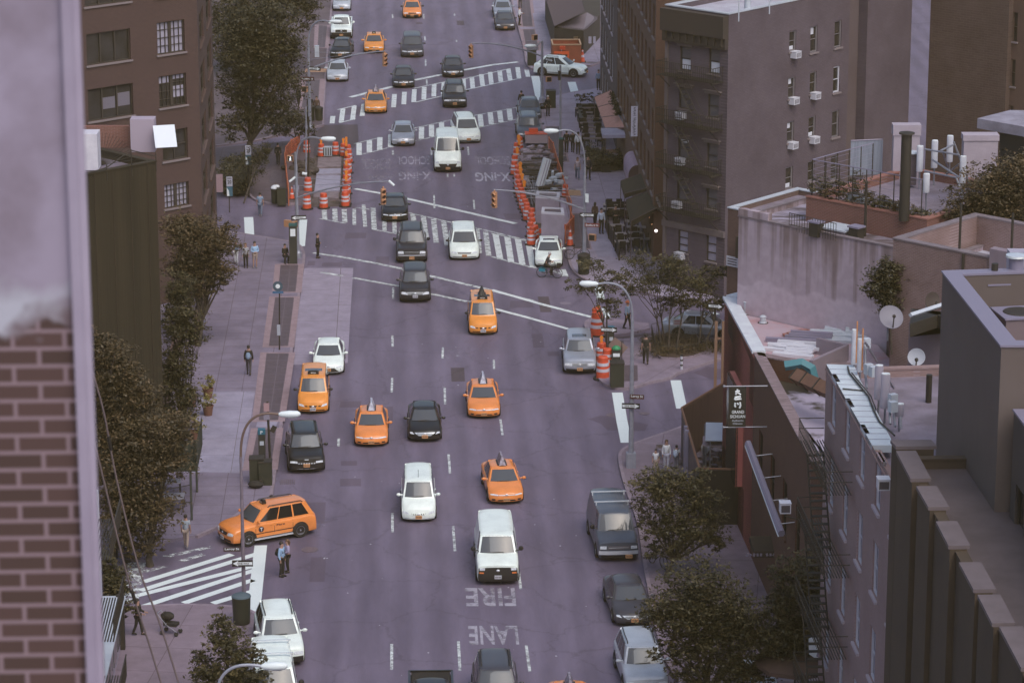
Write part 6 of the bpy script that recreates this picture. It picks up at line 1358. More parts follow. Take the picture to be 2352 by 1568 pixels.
r=thing('plant_box','tall pale mauve plant box at the right edge of the grey roof','box',tuple(g(kb,1260,1130,zr9))); a=g(kb,1180,1130,zr9); mb=MB(); mb.prism([V2(a),V2(a)+Vector((2.4,-.2)),V2(a)+Vector((2.4,1.6)),V2(a)+Vector((0,1.8))],zr9,zr9+2.1); mb.build('case',mat('plant_lilac',(.36,.33,.41),rough=.6),r,world=True); mb=MB(); mb.lathe((a.x+1.0,a.y+.9,zr9+2.1),[(.45,0.001),(.5,.12),(.3,.3),(.1,.34)],16); mb.build('cowl',cap_lt,r,world=True,smooth=True)
flue('black square flue behind the round ventilator',kb,925,665+60,435,z9t-.5,.12,lid=False); flue('wide grey flue with a white cap on the grey block',kb,1195,700,360,z9t-.5,.26,cap_gy,CHROME)
#================================================================trees and planting
bark=mat('bark',(.055,.042,.032),(.085,.066,.052),scale=5,rough=.9,bump=.3,bscale=20)
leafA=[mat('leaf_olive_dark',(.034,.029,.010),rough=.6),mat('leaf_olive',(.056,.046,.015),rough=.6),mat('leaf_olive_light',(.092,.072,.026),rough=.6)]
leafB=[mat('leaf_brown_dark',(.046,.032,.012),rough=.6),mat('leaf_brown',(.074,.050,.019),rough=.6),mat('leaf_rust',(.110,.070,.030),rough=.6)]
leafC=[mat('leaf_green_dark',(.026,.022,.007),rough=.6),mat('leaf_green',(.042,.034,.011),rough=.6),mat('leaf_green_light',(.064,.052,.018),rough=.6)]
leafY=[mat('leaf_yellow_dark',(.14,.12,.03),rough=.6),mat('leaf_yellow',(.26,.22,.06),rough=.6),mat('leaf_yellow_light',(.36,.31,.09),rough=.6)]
def leaves(mb,blobs,n,size,rnd):
 """leaf-shaped faces gathered in clumps over the shells of the blobs (centre, radii)"""
 n=int(n*1.75); size*=.72; tot=sum(b[1][0]*b[1][1]*b[1][2] for b in blobs)
 for c,r in blobs:
  nb=max(20,int(n*r[0]*r[1]*r[2]/tot)); nc=max(8,nb//26)
  for k in range(nc):
   while True:
    d=Vector((rnd.gauss(0,1),rnd.gauss(0,1),rnd.gauss(0,1))).normalized(); break
   rad=rnd.random() **.42*(1+rnd.uniform(-.2,.30)); cc=Vector(c)+Vector((d.x*r[0],d.y*r[1],d.z*r[2]))*rad
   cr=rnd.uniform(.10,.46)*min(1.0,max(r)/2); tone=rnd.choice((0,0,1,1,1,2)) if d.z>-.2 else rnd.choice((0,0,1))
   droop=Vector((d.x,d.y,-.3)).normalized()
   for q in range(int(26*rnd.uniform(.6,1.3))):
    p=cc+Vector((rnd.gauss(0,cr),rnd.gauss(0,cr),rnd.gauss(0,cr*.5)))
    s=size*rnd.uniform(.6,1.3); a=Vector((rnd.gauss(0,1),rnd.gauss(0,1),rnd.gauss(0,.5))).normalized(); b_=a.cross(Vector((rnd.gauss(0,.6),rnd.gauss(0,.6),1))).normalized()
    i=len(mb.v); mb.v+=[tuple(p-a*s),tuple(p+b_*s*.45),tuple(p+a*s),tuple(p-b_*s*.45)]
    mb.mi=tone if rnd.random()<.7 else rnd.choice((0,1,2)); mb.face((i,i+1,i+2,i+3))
TREES=0
def tree(name,label,base,blobs,n=6000,size=.14,lf=leafA,trunk=.16,group=None,cat='tree',lean=(0,0),seed=1,stems=1,limbs=True):
 """blobs relative to the base: ((x,y,z),(rx,ry,rz))"""
 rnd=random.Random(seed); b=Vector(base); r=thing(name,label,cat,tuple(b),0,group)
 tm=MB(); zt=min(c[2] for c,_ in blobs); cen=sum((Vector(c) for c,_ in blobs),Vector((0,0,0)))/len(blobs)
 for s in range(stems):
  o_=Vector((rnd.uniform(-.25,.25),rnd.uniform(-.25,.25),0))*(stems>1)*1.4; fk=Vector((cen.x*.5+lean[0]*.5,cen.y*.5,zt*.62))+o_*1.6
  tm.tube([o_,o_+(fk-o_)*.5+Vector((rnd.uniform(-.06,.06),0,0)),fk],[trunk*1.25,trunk,trunk*.8],8)
  for c,rr in blobs if limbs else []:
   c=Vector(c); m=fk+(c-fk)*.55+Vector((rnd.uniform(-.2,.2),rnd.uniform(-.2,.2),.15)); tm.tube([fk,m,c+Vector((0,0,rr[2]*.3))],[trunk*.6,trunk*.36,trunk*.12],6)
   for q in range(6):
    d=Vector((rnd.gauss(0,1),rnd.gauss(0,1),rnd.gauss(.2,.7))).normalized(); e=c+Vector((d.x*rr[0],d.y*rr[1],d.z*rr[2]))*.95; tm.tube([m+(c-m)*rnd.random(),(m+e)/2+Vector((0,0,.1)),e],[trunk*.22,trunk*.13,.01],5)
 tm.build('trunk',bark,r,smooth=True)
 lm=MB(); leaves(lm,blobs,n,size,rnd); lm.build('crown',None,r,mats=lf); return r
def at_(x,y,z=0): p=G(x,y,z); return p
def blobpx(base,L,Yoff=0):
 """blobs from picture positions standing in the base's depth: (x, y, rx_m, rz_m, dy)"""
 out=[]
 for x,y,rx,rz_,dy in L:
  p=GY(x,y,base.y+dy); out.append(((p.x-base.x,dy,p.z-base.z),(rx,rx,rz_)))
 return out
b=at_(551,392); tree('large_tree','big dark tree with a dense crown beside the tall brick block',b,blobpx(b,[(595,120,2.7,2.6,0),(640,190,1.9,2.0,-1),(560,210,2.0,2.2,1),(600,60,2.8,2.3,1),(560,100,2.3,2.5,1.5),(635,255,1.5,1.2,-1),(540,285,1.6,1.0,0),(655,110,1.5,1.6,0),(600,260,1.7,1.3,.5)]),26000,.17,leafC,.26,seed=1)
b=at_(610,175); tree('large_tree','leafy tree at the very top left, behind the big dark tree',b,blobpx(b,[(560,10,3.0,2.3,0),(640,0,3.0,1.8,0),(690,20,1.8,1.5,-1),(690,-30,2.4,2,0),(520,60,2.5,3,1),(712,55,1.0,.9,-1)]),14000,.18,leafC,.22,seed=2)
b=at_(690,345); tree('street_tree','small overhanging branch tree just above the fenced trench',b,blobpx(b,[(668,275,1.4,.8,0),(700,300,.9,.5,0),(640,300,1.0,.5,0)]),2600,.14,leafC,.08,seed=3)
b=at_(1066,30);
b=at_(560,470); tree('shrub','dark bushy shrub behind the speed-limit signs on the left corner',b+Vector((0,0,.1)),blobpx(b,[(640,405,.0,.0,0)][:0] or [(590,372,.7,1.1,2),(610,350,.5,.8,2)]),1500,.12,leafC,.05,cat='shrub',seed=4)
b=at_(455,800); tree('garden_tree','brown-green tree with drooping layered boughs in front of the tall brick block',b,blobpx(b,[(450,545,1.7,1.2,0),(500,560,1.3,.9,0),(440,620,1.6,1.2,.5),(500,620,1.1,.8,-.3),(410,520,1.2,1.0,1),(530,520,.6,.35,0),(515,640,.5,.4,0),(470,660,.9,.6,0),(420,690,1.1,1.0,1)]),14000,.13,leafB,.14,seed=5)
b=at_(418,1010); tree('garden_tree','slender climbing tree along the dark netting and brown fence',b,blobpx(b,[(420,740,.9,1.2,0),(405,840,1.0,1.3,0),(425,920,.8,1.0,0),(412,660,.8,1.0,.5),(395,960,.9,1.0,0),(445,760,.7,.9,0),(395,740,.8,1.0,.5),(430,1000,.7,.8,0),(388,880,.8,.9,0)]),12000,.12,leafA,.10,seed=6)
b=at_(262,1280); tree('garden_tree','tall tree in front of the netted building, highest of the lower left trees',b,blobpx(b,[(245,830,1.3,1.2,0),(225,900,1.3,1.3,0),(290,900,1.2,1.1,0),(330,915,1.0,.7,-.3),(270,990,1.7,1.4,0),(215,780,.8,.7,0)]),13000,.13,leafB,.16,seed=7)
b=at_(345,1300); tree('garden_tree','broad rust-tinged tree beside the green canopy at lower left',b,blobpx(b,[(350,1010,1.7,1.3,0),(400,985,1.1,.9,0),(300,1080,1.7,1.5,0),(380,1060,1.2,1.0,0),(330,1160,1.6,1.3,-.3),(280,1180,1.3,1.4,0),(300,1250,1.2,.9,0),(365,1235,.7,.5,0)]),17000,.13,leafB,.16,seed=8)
b=at_(262,1470); tree('garden_tree','low dark tree at the end of the striped crossing on the left',b,blobpx(b,[(255,1340,.9,.9,0),(225,1300,.8,.9,0),(270,1400,.6,.5,0),(300,1395,.4,.3,-.2)]),4500,.12,leafA,.09,seed=9)
b=at_(535,1660); tree('street_tree','young spiky street tree by the lamp post at the bottom left',b,blobpx(b,[(520,1475,.9,.9,0),(555,1520,.9,.8,0),(475,1545,.9,.7,0),(510,1425,.45,.6,0),(590,1500,.5,.5,0),(530,1570,1.1,.7,0),(452,1505,.4,.3,0),(600,1560,.6,.4,0)]),5200,.13,leafA,.07,seed=10)
# island
bedm=mat('planting_soil',(.050,.030,.022),(.075,.048,.032),scale=3,rough=.95)
bp_=gp(z7,(1020,860),(1045,975),(1080,1000),(1180,1005),(1290,990),(1370,960),(1340,905),(1310,850),(1150,832)); r=thing('planting_bed','kerbed planting bed full of brown groundcover on the island','flower bed',(*bp_[3],.15))
mb=MB(); inn=[(p[0]*.94+sum(q[0] for q in bp_)/9*.06,p[1]*.94+sum(q[1] for q in bp_)/9*.06) for p in bp_]; mb.prism(bp_,.15,.26); mb.build('border',kerb_m,r,world=True); mb=MB(); mb.prism(inn,.15,.30); mb.build('soil',bedm,r,world=True)
rnd=random.Random(5); mb=MB(); cb=Vector((sum(q[0] for q in bp_)/9,sum(q[1] for q in bp_)/9,.35))
hedge=[((cb.x+dx,cb.y+dy,.38),(1.0,1.2,.22)) for dx,dy in ((-1.5,0),(-.4,-1),(.8,-.8),(.2,1.2),(1.6,.2),(-1.1,1.4),(-1.4,-1.2),(2.4,-.2))]; leaves(mb,hedge,5000,.08,rnd)
o=mb.build('groundcover',None,None,mats=leafB); o['kind']='stuff'; tag(o,'rusty brown groundcover filling the kerbed island bed','groundcover')
mb=MB();
for i in range(len(bp_)):
 a,b_=Vector(bp_[i]),Vector(bp_[(i+1) % 9]); n_=max(2,int((b_-a).length/.35))
 for k in range(n_): q=a+(b_-a)*k/n_; mb.box((q.x,q.y,.62),(.02,.02,.75))
 mb.tube([(*a,.98),(*b_,.98)],.015,4)
fnc=thing('bed_guard','low black iron guard around the island planting bed','fence',(*bp_[0],.15)); mb.build('rail',iron_m,fnc,world=True)
for k,(bx,by,bl,nn,lab) in enumerate(((1515,800,[(1500,640,1.3,.8,0),(1470,600,1.0,.6,0),(1450,660,1.0,.5,0),(1540,690,1.0,.6,0)],2600,'leftmost slender multi-stem tree in the island bed'),(1545,812,[(1560,640,1.2,.8,0),(1540,600,1.1,.6,0),(1580,690,.9,.6,0)],2300,'middle slender tree in the island bed, tallest crown'),
 (1605,800,[(1610,650,1.1,.7,0),(1640,620,.9,.5,0),(1625,700,1.0,.5,0),(1655,690,.8,.4,0)],2300,'right slender tree in the island bed beside the silver car'),(1395,812,[(1370,660,1.1,.5,0),(1330,650,.8,.35,0),(1400,700,.8,.7,0),(1420,630,.9,.4,0),(1360,610,1.0,.4,0)],2300,'thin sparse tree leaning over the street lamp head at the island tip'))):
 b=at_(bx,by,.15); tree('island_tree',lab,b,blobpx(b,bl),nn,.12,leafA,.055,seed=20+k,stems=2 if k<3 else 1,group='thin trees on the island')
# right pavement
b=at_(1529,1325,.15); tree('street_tree','open multi-branched street tree behind the dark ladder-rack van',b,blobpx(b,[(1540,1130,1.4,1.2,0),(1500,1110,1.0,.8,0),(1590,1110,.9,.9,0),(1500,1200,.8,.8,0),(1570,1200,1.4,1.0,0),(1620,1230,1.1,.6,0),(1550,1250,1.0,.7,0),(1655,1240,.5,.25,0),(1470,1160,.5,.4,0),(1630,1150,.8,.5,0),(1640,1190,.7,.35,0),(1500,1265,.7,.4,0)]),9500,.12,leafA,.10,seed=30)
b=at_(1616,1640,.15); tree('street_tree','broad dark street tree over the parked silver SUV at lower right',b,blobpx(b,[(1600,1330,1.3,.9,0),(1560,1400,1.5,1.0,0),(1650,1390,1.6,1.1,0),(1700,1440,1.3,1.0,0),(1610,1470,1.6,1.1,0),(1510,1420,.9,.6,0),(1520,1500,.7,.5,0),(1740,1460,1.1,.8,0),(1780,1500,.9,.7,0),(1720,1560,1.2,.8,0),(1680,1530,1.2,.9,0),(1580,1560,1.0,.7,0)]),17000,.125,leafA,.13,seed=31)
b=at_(1850,1640,.15); tree('garden_tree','dark tree filling the corner between brick wall and fire escape at lower right',b,blobpx(b,[(1850,1330,1.2,1.2,0),(1800,1400,1.0,1.0,0),(1890,1400,1.0,1.2,0),(1850,1450,1.3,.9,0),(1790,1310,.6,.6,0),(1890,1300,.9,.9,0),(1800,1470,1.2,.7,0),(1910,1470,.8,.8,0)]),12000,.12,leafC,.14,seed=32)
# plants on the roofs and walls
p=GY(*z8(985,585),A5.y-.5); cl=thing('wall_climber','hanging green climber at the joint of the stained wall and tan brick','climber',(p.x,p.y,p.z)); mb=MB(); rnd=random.Random(8)
bl=[((GY(*z8(x,y),A5.y-.4).x-p.x,0,GY(*z8(x,y),A5.y-.4).z-p.z),(r1,.45,r2)) for x,y,r1,r2 in ((1010,480,.5,.7),(985,560,.85,.9),(965,610,.8,.8),(1000,680,.6,.8))]
leaves(mb,bl,3600,.12,rnd); mb.build('foliage',None,cl,mats=leafC); mb=MB(); mb.tube([(.5,.2,-3.5),(.3,.2,-1),(.1,.2,1.2)],.05,5); mb.build('stem',bark,cl)
p=G(2290,560,15.5); tree('roof_tree','spreading brownish tree behind the sunken white roof at the right edge',(p.x,p.y+4,13),blobpx(Vector((p.x,p.y+4,13)),[(2290,430,1.6,1.1,0),(2240,460,1.3,.9,0),(2340,400,1.5,1.1,0),(2330,480,1.5,.9,0),(2250,500,1.2,.6,0),(2190,490,.9,.5,0),(2150,515,.6,.3,0)]),9000,.13,leafB,.14,seed=33)
for i in range(7):
 q=A4+E2*(.5+i*1.0)+E1*.55; rr=random.Random(40+i); hh=(1.5,1.3,1.7,1.1,.9,.8,.6)[i]
 tree('roof_plant',('tall leafy shrub at the left corner of the roof garden','second shrub from the left along the roof garden fence','third shrub from the left along the roof garden fence','middle shrub along the roof garden fence','third shrub from the right along the roof garden fence','second shrub from the right along the roof garden fence','lowest shrub at the right end of the roof garden fence')[i],(q.x,q.y,15.7),[((0,0,hh*.55),(.62,.4,hh*.5))],520,.10,leafB if i % 2 else leafA,.03,group='shrubs in the roof garden',cat='shrub',seed=41+i)
for i,(x,y,lf,lab) in enumerate(((478,885,leafY,'yellow-green potted shrub farthest back on the left pavement'),(440,905,leafC,'dark rounded potted shrub behind the yellow-green ones'),(478,925,leafY,'small yellow-green potted plant in the middle of the planters'),(450,985,leafY,'yellow-green potted plant nearest the green canopy'),(425,950,leafC,'dark potted shrub against the garden fence'))):
 b=at_(x,y+28,.15); r=tree('potted_shrub',lab,b,[((0,0,.95),(.42,.42,.42))],420,.08,lf,.03,group='planters beside the canopy',cat='shrub',seed=60+i); mb=MB(); mb.lathe((0,0,0),[(.22,0),(.30,.5),(.33,.52),(.33,.58),(.27,.58),(.26,.5)],14); mb.build('pot',mat('terracotta',(.16,.075,.05),rough=.8),r,smooth=True)
#================================================================people
skin_m=mat('skin',(.36,.21,.16),rough=.6); skin_d=mat('skin_deep',(.12,.065,.045),rough=.6)
CLOTH={}
def cloth(name,c,c2=None,scale=6): return mat('cloth_'+name,c,c2,scale=scale,rough=.85)
BLK=cloth('black',(.022,.018,.014)); NAVY=cloth('dark_grey',(.05,.045,.05)); JEAN=cloth('jeans',(.11,.14,.20)); LBLUE=cloth('light_blue',(.28,.42,.60)); WHT=cloth('white',(.66,.67,.70)); TANC=cloth('tan',(.33,.26,.23)); BRN=cloth('brown',(.09,.055,.04)); LIL=cloth('lilac',(.34,.30,.44)); GRYC=cloth('grey',(.20,.19,.22)); BLUE2=cloth('washed_blue',(.20,.27,.38))
HAIR=mat('hair_dark',(.025,.018,.014),rough=.6); HAIRB=mat('hair_brown',(.12,.065,.035),rough=.6); HAIRG=mat('hair_grey',(.45,.43,.45),rough=.6)
def stripes_m():
 if 'cloth_striped' in MATS: return MATS['cloth_striped']
 m=bpy.data.materials.new('cloth_striped'); m.use_nodes=True; t=m.node_tree; n=t.nodes; tc=n.new('ShaderNodeTexCoord'); wv=n.new('ShaderNodeTexWave'); wv.bands_direction='Z'; wv.inputs['Scale'].default_value=4.5
 t.links.new(tc.outputs['Object'],wv.inputs[0]); r=n.new('ShaderNodeValToRGB'); r.color_ramp.interpolation='CONSTANT'; r.color_ramp.elements[1].position=.5; r.color_ramp.elements[0].color=(.03,.03,.05,1); r.color_ramp.elements[1].color=(.6,.6,.64,1)
 t.links.new(wv.outputs[0],r.inputs[0]); t.links.new(r.outputs[0],n['Principled BSDF'].inputs['Base Color']); MATS['cloth_striped']=m; return m
def skinmesh(name,J,E,rad,root,m,parent,lvl=1):
 names=list(J); me=bpy.data.meshes.new(name); me.from_pydata([tuple(J[k]) for k in names],[(names.index(a),names.index(b)) for a,b in E],[]); me.materials.append(m)
 o=bpy.data.objects.new(name,me); COL.objects.link(o); o.parent=parent
 md=o.modifiers.new('skin','SKIN'); md.use_smooth_shade=True
 sv=me.skin_vertices[0].data
 for i,k in enumerate(names): r_=rad[k]; sv[i].radius=(r_,r_) if not isinstance(r_,tuple) else r_; sv[i].use_root=(k==root)
 ss=o.modifiers.new('sub','SUBSURF'); ss.levels=lvl; ss.render_levels=lvl; return o
def person(label,xy,f=None,face=0,h=1.72,pose='stand',top_=BLK,bot=BLK,hair=HAIR,sk=skin_m,sleeves='long',shorts=False,arms='down',female=False,hat=None,longhair=False,loc=None,z=0.15,cat='person',group='people on foot'):
 p=loc if loc is not None else G(*(f(*xy) if f else xy),z); r=thing('person',label,cat,tuple(p),R(face),group); s=h/1.75
 J=dict(pelvis=(0,0,.95),spine=(0,0,1.14),chest=(0,0,1.33),neck=(0,.0,1.49),jaw=(0,-.015,1.565),head=(0,-.005,1.645),crown=(0,.01,1.70),nose=(0,-.115,1.61))
 sw=.165 if not female else .145
 for sd_,n in ((-1,'L'),(1,'R')):
  J['sh'+n]=(sd_*sw,0,1.42); J['hip'+n]=(sd_*.09,0,.90)
  a=arms if not isinstance(arms,tuple) else arms[0 if sd_<0 else 1]
  if a=='down': J['el'+n]=(sd_*(sw+.06),.03,1.13); J['wr'+n]=(sd_*(sw+.07),-.05,.88); hd=Vector((0,-.03,-1))
  elif a=='fwd': J['el'+n]=(sd_*(sw+.03),-.06,1.15); J['wr'+n]=(sd_*(sw-.03),-.30,1.10); hd=Vector((0,-1,0))
  elif a=='fold': J['el'+n]=(sd_*(sw+.07),-.02,1.14); J['wr'+n]=(sd_*.03,-.19,1.08); hd=Vector((-sd_,-.1,0))
  elif a=='up': J['el'+n]=(sd_*(sw+.07),-.12,1.22); J['wr'+n]=(sd_*.10,-.16,1.45); hd=Vector((0,-.1,1))
  else: J['el'+n]=(sd_*(sw+.12),.08,1.16); J['wr'+n]=(sd_*.17,-.05,.98); hd=Vector((-sd_,-.3,-.4))
  ph={'stand': .02*sd_,'walk': .17*sd_,'sit': 0,'ride': 0}[pose]
  if pose in ('sit','ride'):
   up=0 if pose=='ride' else-.42; kz_=(.62 if sd_>0 else .78) if pose=='ride' else .52; J['kn'+n]=(sd_*.12,-.38,kz_ if pose=='ride' else .52); J['an'+n]=(sd_*.12,-.30,(.24 if sd_>0 else .42) if pose=='ride' else .09)
  else: J['kn'+n]=(sd_*.095,-ph*.5-.02,.49); J['an'+n]=(sd_*.095,-ph*1.1+.03,.09+(.05 if pose=='walk' and sd_<0 else 0))
  an=Vector(J['an'+n]); J['toe'+n]=(sd_*.105,an.y-.15,max(.035,an.z-.055)); hd.normalize(); w_=Vector(J['wr'+n]); J['pa'+n]=tuple(w_+hd*.055)
  side=Vector((0,1,0)) if abs(hd.z)>.6 else Vector((0,0,1)); bn_=(Vector((-sd_*.5,0,-.4)) if abs(hd.z)<.6 else Vector((-sd_,0,0)))
  for q in range(4):
   k1_=w_+hd*(.10+(.006,.012,.010,0)[q])+side*(q-1.5)*.022; k2_=k1_+(hd+bn_*.5).normalized()*(.040,.047,.043,.033)[q]; J['f%d%s' % (q,n)]=tuple(k1_); J['g%d%s' % (q,n)]=tuple(k2_)
  J['t'+n]=tuple(w_+hd*.05-side*.035); J['u'+n]=tuple(w_+hd*.085-side*.055)
 if pose=='sit':
  for k in list(J):
   if k[:2] not in ('kn','an','to'): J[k]=(J[k][0],J[k][1],J[k][2]-.43)
 if pose=='ride':
  for k in list(J):
   if k[:2] not in ('kn','an','to') and k not in ('pelvis','hipL','hipR'): J[k]=(J[k][0],J[k][1]-(J[k][2]-.95)*.35,J[k][2])
 J={k: Vector(v)*s for k,v in J.items()}
 rad=dict(pelvis=.125,spine=.105,chest=.125,neck=.052,jaw=.066,head=.088,crown=.07,nose=.012)
 E=[('pelvis','spine'),('spine','chest'),('chest','neck'),('neck','jaw'),('jaw','head'),('head','crown'),('jaw','nose')]
 for n in 'LR':
  rad.update({'sh'+n: .055,'el'+n: .040,'wr'+n: .027,'pa'+n: (.034,.018),'hip'+n: .085,'kn'+n: .055,'an'+n: .038,'toe'+n: .034,'t'+n: .010,'u'+n: .009})
  E+=[('chest','sh'+n),('sh'+n,'el'+n),('el'+n,'wr'+n),('wr'+n,'pa'+n),('pelvis','hip'+n),('hip'+n,'kn'+n),('kn'+n,'an'+n),('an'+n,'toe'+n),('wr'+n,'t'+n),('t'+n,'u'+n)]
  for q in range(4): rad['f%d%s' % (q,n)]=.0095; rad['g%d%s' % (q,n)]=.008; E+=[('pa'+n,'f%d%s' % (q,n)),('f%d%s' % (q,n),'g%d%s' % (q,n))]
 rad={k: (tuple(x*s for x in v) if isinstance(v,tuple) else v*s) for k,v in rad.items()}
 skinmesh('body',J,E,rad,'pelvis',sk,r)
 K=['pelvis','spine','chest','neck','shL','shR','elL','elR']+(['wrL','wrR'] if sleeves=='long' else [])
 JJ={k: J[k].copy() for k in K}; JJ['neck']=J['chest'].lerp(J['neck'],.55); JJ['pelvis']=J['pelvis']+Vector((0,0,-.06*s))
 if sleeves=='short':
  for n in 'LR': JJ['el'+n]=J['sh'+n].lerp(J['el'+n],.7)
 if sleeves=='long':
  for n in 'LR': JJ['wr'+n]=J['el'+n].lerp(J['wr'+n],.93)
 rs=dict(pelvis=.155,spine=.138,chest=.155,neck=.075,shL=.078,shR=.078,elL=.062,elR=.062,wrL=.042,wrR=.042)
 ES=[('pelvis','spine'),('spine','chest'),('chest','neck'),('chest','shL'),('chest','shR'),('shL','elL'),('shR','elR')]+([('elL','wrL'),('elR','wrR')] if sleeves=='long' else [])
 skinmesh('shirt',JJ,ES,{k: rs[k]*s for k in JJ},'pelvis',top_,r)
 JT={k: J[k].copy() for k in ('pelvis','hipL','hipR','knL','knR','anL','anR')}; ET=[('pelvis','hipL'),('pelvis','hipR'),('hipL','knL'),('hipR','knR'),('knL','anL'),('knR','anR')]
 rt=dict(pelvis=.135,hipL=.102,hipR=.102,knL=.075,knR=.075,anL=.062,anR=.062)
 if shorts:
  for n in 'LR': del JT['an'+n]; JT['kn'+n]=J['hip'+n].lerp(J['kn'+n],.85)
  ET=ET[:4]
 skinmesh('shorts' if shorts else 'trousers',JT,ET,{k: rt[k]*s for k in JT},'pelvis',bot,r)
 for n in 'LR':
  mb=MB(); a,b_=J['an'+n],J['toe'+n]; mb.tube([a+Vector((0,.05,-.045))*s,a+Vector((0,-.03,-.03))*s,b_+Vector((0,-.03,0))*s],[.045*s,.052*s,.036*s],8); mb.build('shoe',BLK if bot in (BLK,NAVY) else GRYC,r,smooth=True)
 hd=J['head']; mb=MB(); mb.ball(hd+Vector((0,.022,.025))*s,.107*s,12,(.92,1.0,1.0)); mb.v=[(v[0],v[1] if not (v[2]<hd.z+.02*s and v[1]<hd.y-.01) else hd.y+.0*s,v[2]) for v in mb.v]; mb.build('hair',hair,r,smooth=True)
 if longhair: mb=MB(); mb.tube([hd+Vector((0,.04,.04))*s,hd+Vector((0,.075,-.08))*s,hd+Vector((0,.085,-.26))*s],[.09*s,.095*s,.04*s],10); mb.build('hair',hair,r,smooth=True)
 if hat: mb=MB(); mb.lathe(tuple(hd+Vector((0,0,.03))*s),[(.17*s,0),(.17*s,.015),(.11*s,.03),(.10*s,.10*s),(.04,.12*s)],14); mb.build('hat',hat,r,smooth=True)
 for sd_ in (-1,1): mb=MB(); mb.ball(J['head']+Vector((sd_*.033,-.080,-.012))*s,.011*s,6); mb.build('eye',HAIR,r)
 return r
def backpack(label,pr,m,h=.42):
 M=Matrix.Translation(pr.location) @ pr.rotation_euler.to_matrix().to_4x4(); p=M @ Vector((0,.21,1.22*pr.get('hs',1))); r=thing('backpack',label,'backpack',tuple(p),pr.rotation_euler.z)
 mb=MB(); mb.ball((0,0,0),1,12,(.15,.11,h/2)); mb.build('bag',m,r,smooth=True); mb=MB(); mb.ball((0,.09,-.06),1,10,(.10,.05,.11)); mb.build('pocket',m,r,smooth=True)
 for s in (-1,1): mb=MB(); mb.tube([(s*.09,-.03,.18),(s*.10,-.22,.20),(s*.11,-.36,.05),(s*.10,-.12,-.12)],.018,5); mb.build('strap',BLK,r)
person('man in a light blue shirt and pale shorts beside the striped-top woman',(586,616),face=15,h=1.82,top_=LBLUE,bot=TANC,shorts=True,arms='fold',hair=HAIR)
person('woman in a black-and-white striped top and dark trousers on the left pavement',(565,615),face=0,h=1.68,top_=stripes_m(),bot=BLK,hair=HAIRB,female=True,longhair=True)
person('person in a white sun hat and pale blue top half behind the drooping tree',(543,607),face=-30,h=1.6,top_=BLUE2,bot=WHT,hat=WHT,arms='fwd',female=True)
pr=person('walker in a dark jacket seen from behind on the left pavement',(572,861),face=175,h=1.80,pose='walk',top_=BLK,bot=NAVY); backpack('blue-grey backpack on the walker on the left pavement',pr,BLUE2)
person('person all in black standing in the street by the left corner',(730,593),face=80,h=1.72,top_=BLK,bot=BLK,z=0,arms='fold')
person('person in black sitting at the foot of the kiosk on the left corner',(655,603),face=20,h=1.7,pose='sit',top_=BLK,bot=BLK,arms='fwd')
person('man in a pale grey-blue shirt and khaki trousers walking away at lower left',(428,1258),face=170,h=1.74,pose='walk',top_=cloth('mist',(.30,.34,.40)),bot=TANC,z=0,sleeves='short')
pr=person('man in a bright blue shirt crossing below the turning taxi',(648,1324),face=65,h=1.78,top_=LBLUE,bot=BLK,z=0); backpack('black backpack on the man in the bright blue shirt',pr,BLK)
person('woman in a lilac shirt and black leggings next to the man in bright blue',(661,1314),face=-70,h=1.68,top_=LIL,bot=BLK,z=0,arms='fold',hair=HAIRB,female=True,longhair=True)
person('dark-dressed person pushing a buggy behind the cables at lower left',(318,1458),face=70,h=1.75,pose='walk',top_=BLK,bot=BLK,arms='fwd')
person('man in a black T-shirt walking on the island',(1483,836),face=178,h=1.84,pose='walk',top_=BLK,bot=BLK,sleeves='short')
person('man in a blue shirt and red cap behind the lamp post at the island',(1441,756),face=60,h=1.8,pose='walk',top_=BLUE2,bot=BLK,hat=cloth('cap_red',(.35,.10,.05)))
person('woman in a long white top walking with two children on the right corner',kd(765,770),face=0,h=1.68,top_=WHT,bot=cloth('print',(.30,.30,.42),(.5,.5,.55),9),hair=HAIRB,female=True,longhair=True)
person('boy in a white shirt left of the woman in white',kd(630,800),face=-10,h=1.30,top_=WHT,bot=TANC,sleeves='short')
pr=person('child turned away with a pale backpack, right of the woman in white',kd(895,760),face=160,h=1.35,top_=WHT,bot=GRYC,sleeves='short'); pr['hs']=.77; backpack('pale blue backpack on the child beside the wall',pr,cloth('pack_pale',(.42,.48,.58)),.34); del pr['hs']
person('man in a white shirt and black trousers beside the parked grey sedan',k2(432,305),face=80,h=1.8,top_=WHT,bot=BLK,arms=('down','fwd'))
person('dark figure at the top edge of the right pavement',k2(440,95),face=0,h=1.75,top_=BLK,bot=NAVY)
person('person in black standing at the end of the second striped crosswalk',k2(455,1335),face=180,h=1.75,top_=BLK,bot=BLK,z=0)
person('person in black with grey hair by the bin on the upper right corner',k2(772,1392),face=20,h=1.72,top_=BLK,bot=BLK,hair=HAIRG)
person('man in a blue jacket against the wall beside the terracotta awning',k2(1378,1078),face=0,h=1.75,top_=BLUE2,bot=BLK)
person('dark-dressed walker, leftmost of three by the outdoor tables',k8(632,300),face=170,h=1.75,pose='walk',top_=BLK,bot=BLK)
person('dark-dressed walker in the middle of three by the outdoor tables',k8(695,300),face=170,h=1.72,pose='walk',top_=BLK,bot=BLK)
person('walker in a white shirt, rightmost of three by the outdoor tables',k8(748,322),face=175,h=1.80,pose='walk',top_=WHT,bot=BLK)
person('woman in a patterned vest and jeans walking towards us',k8(742,572),face=0,h=1.70,pose='walk',top_=cloth('vest',(.28,.20,.24),(.5,.45,.5),12),bot=JEAN,sleeves='short',hair=HAIRB,female=True,longhair=True)
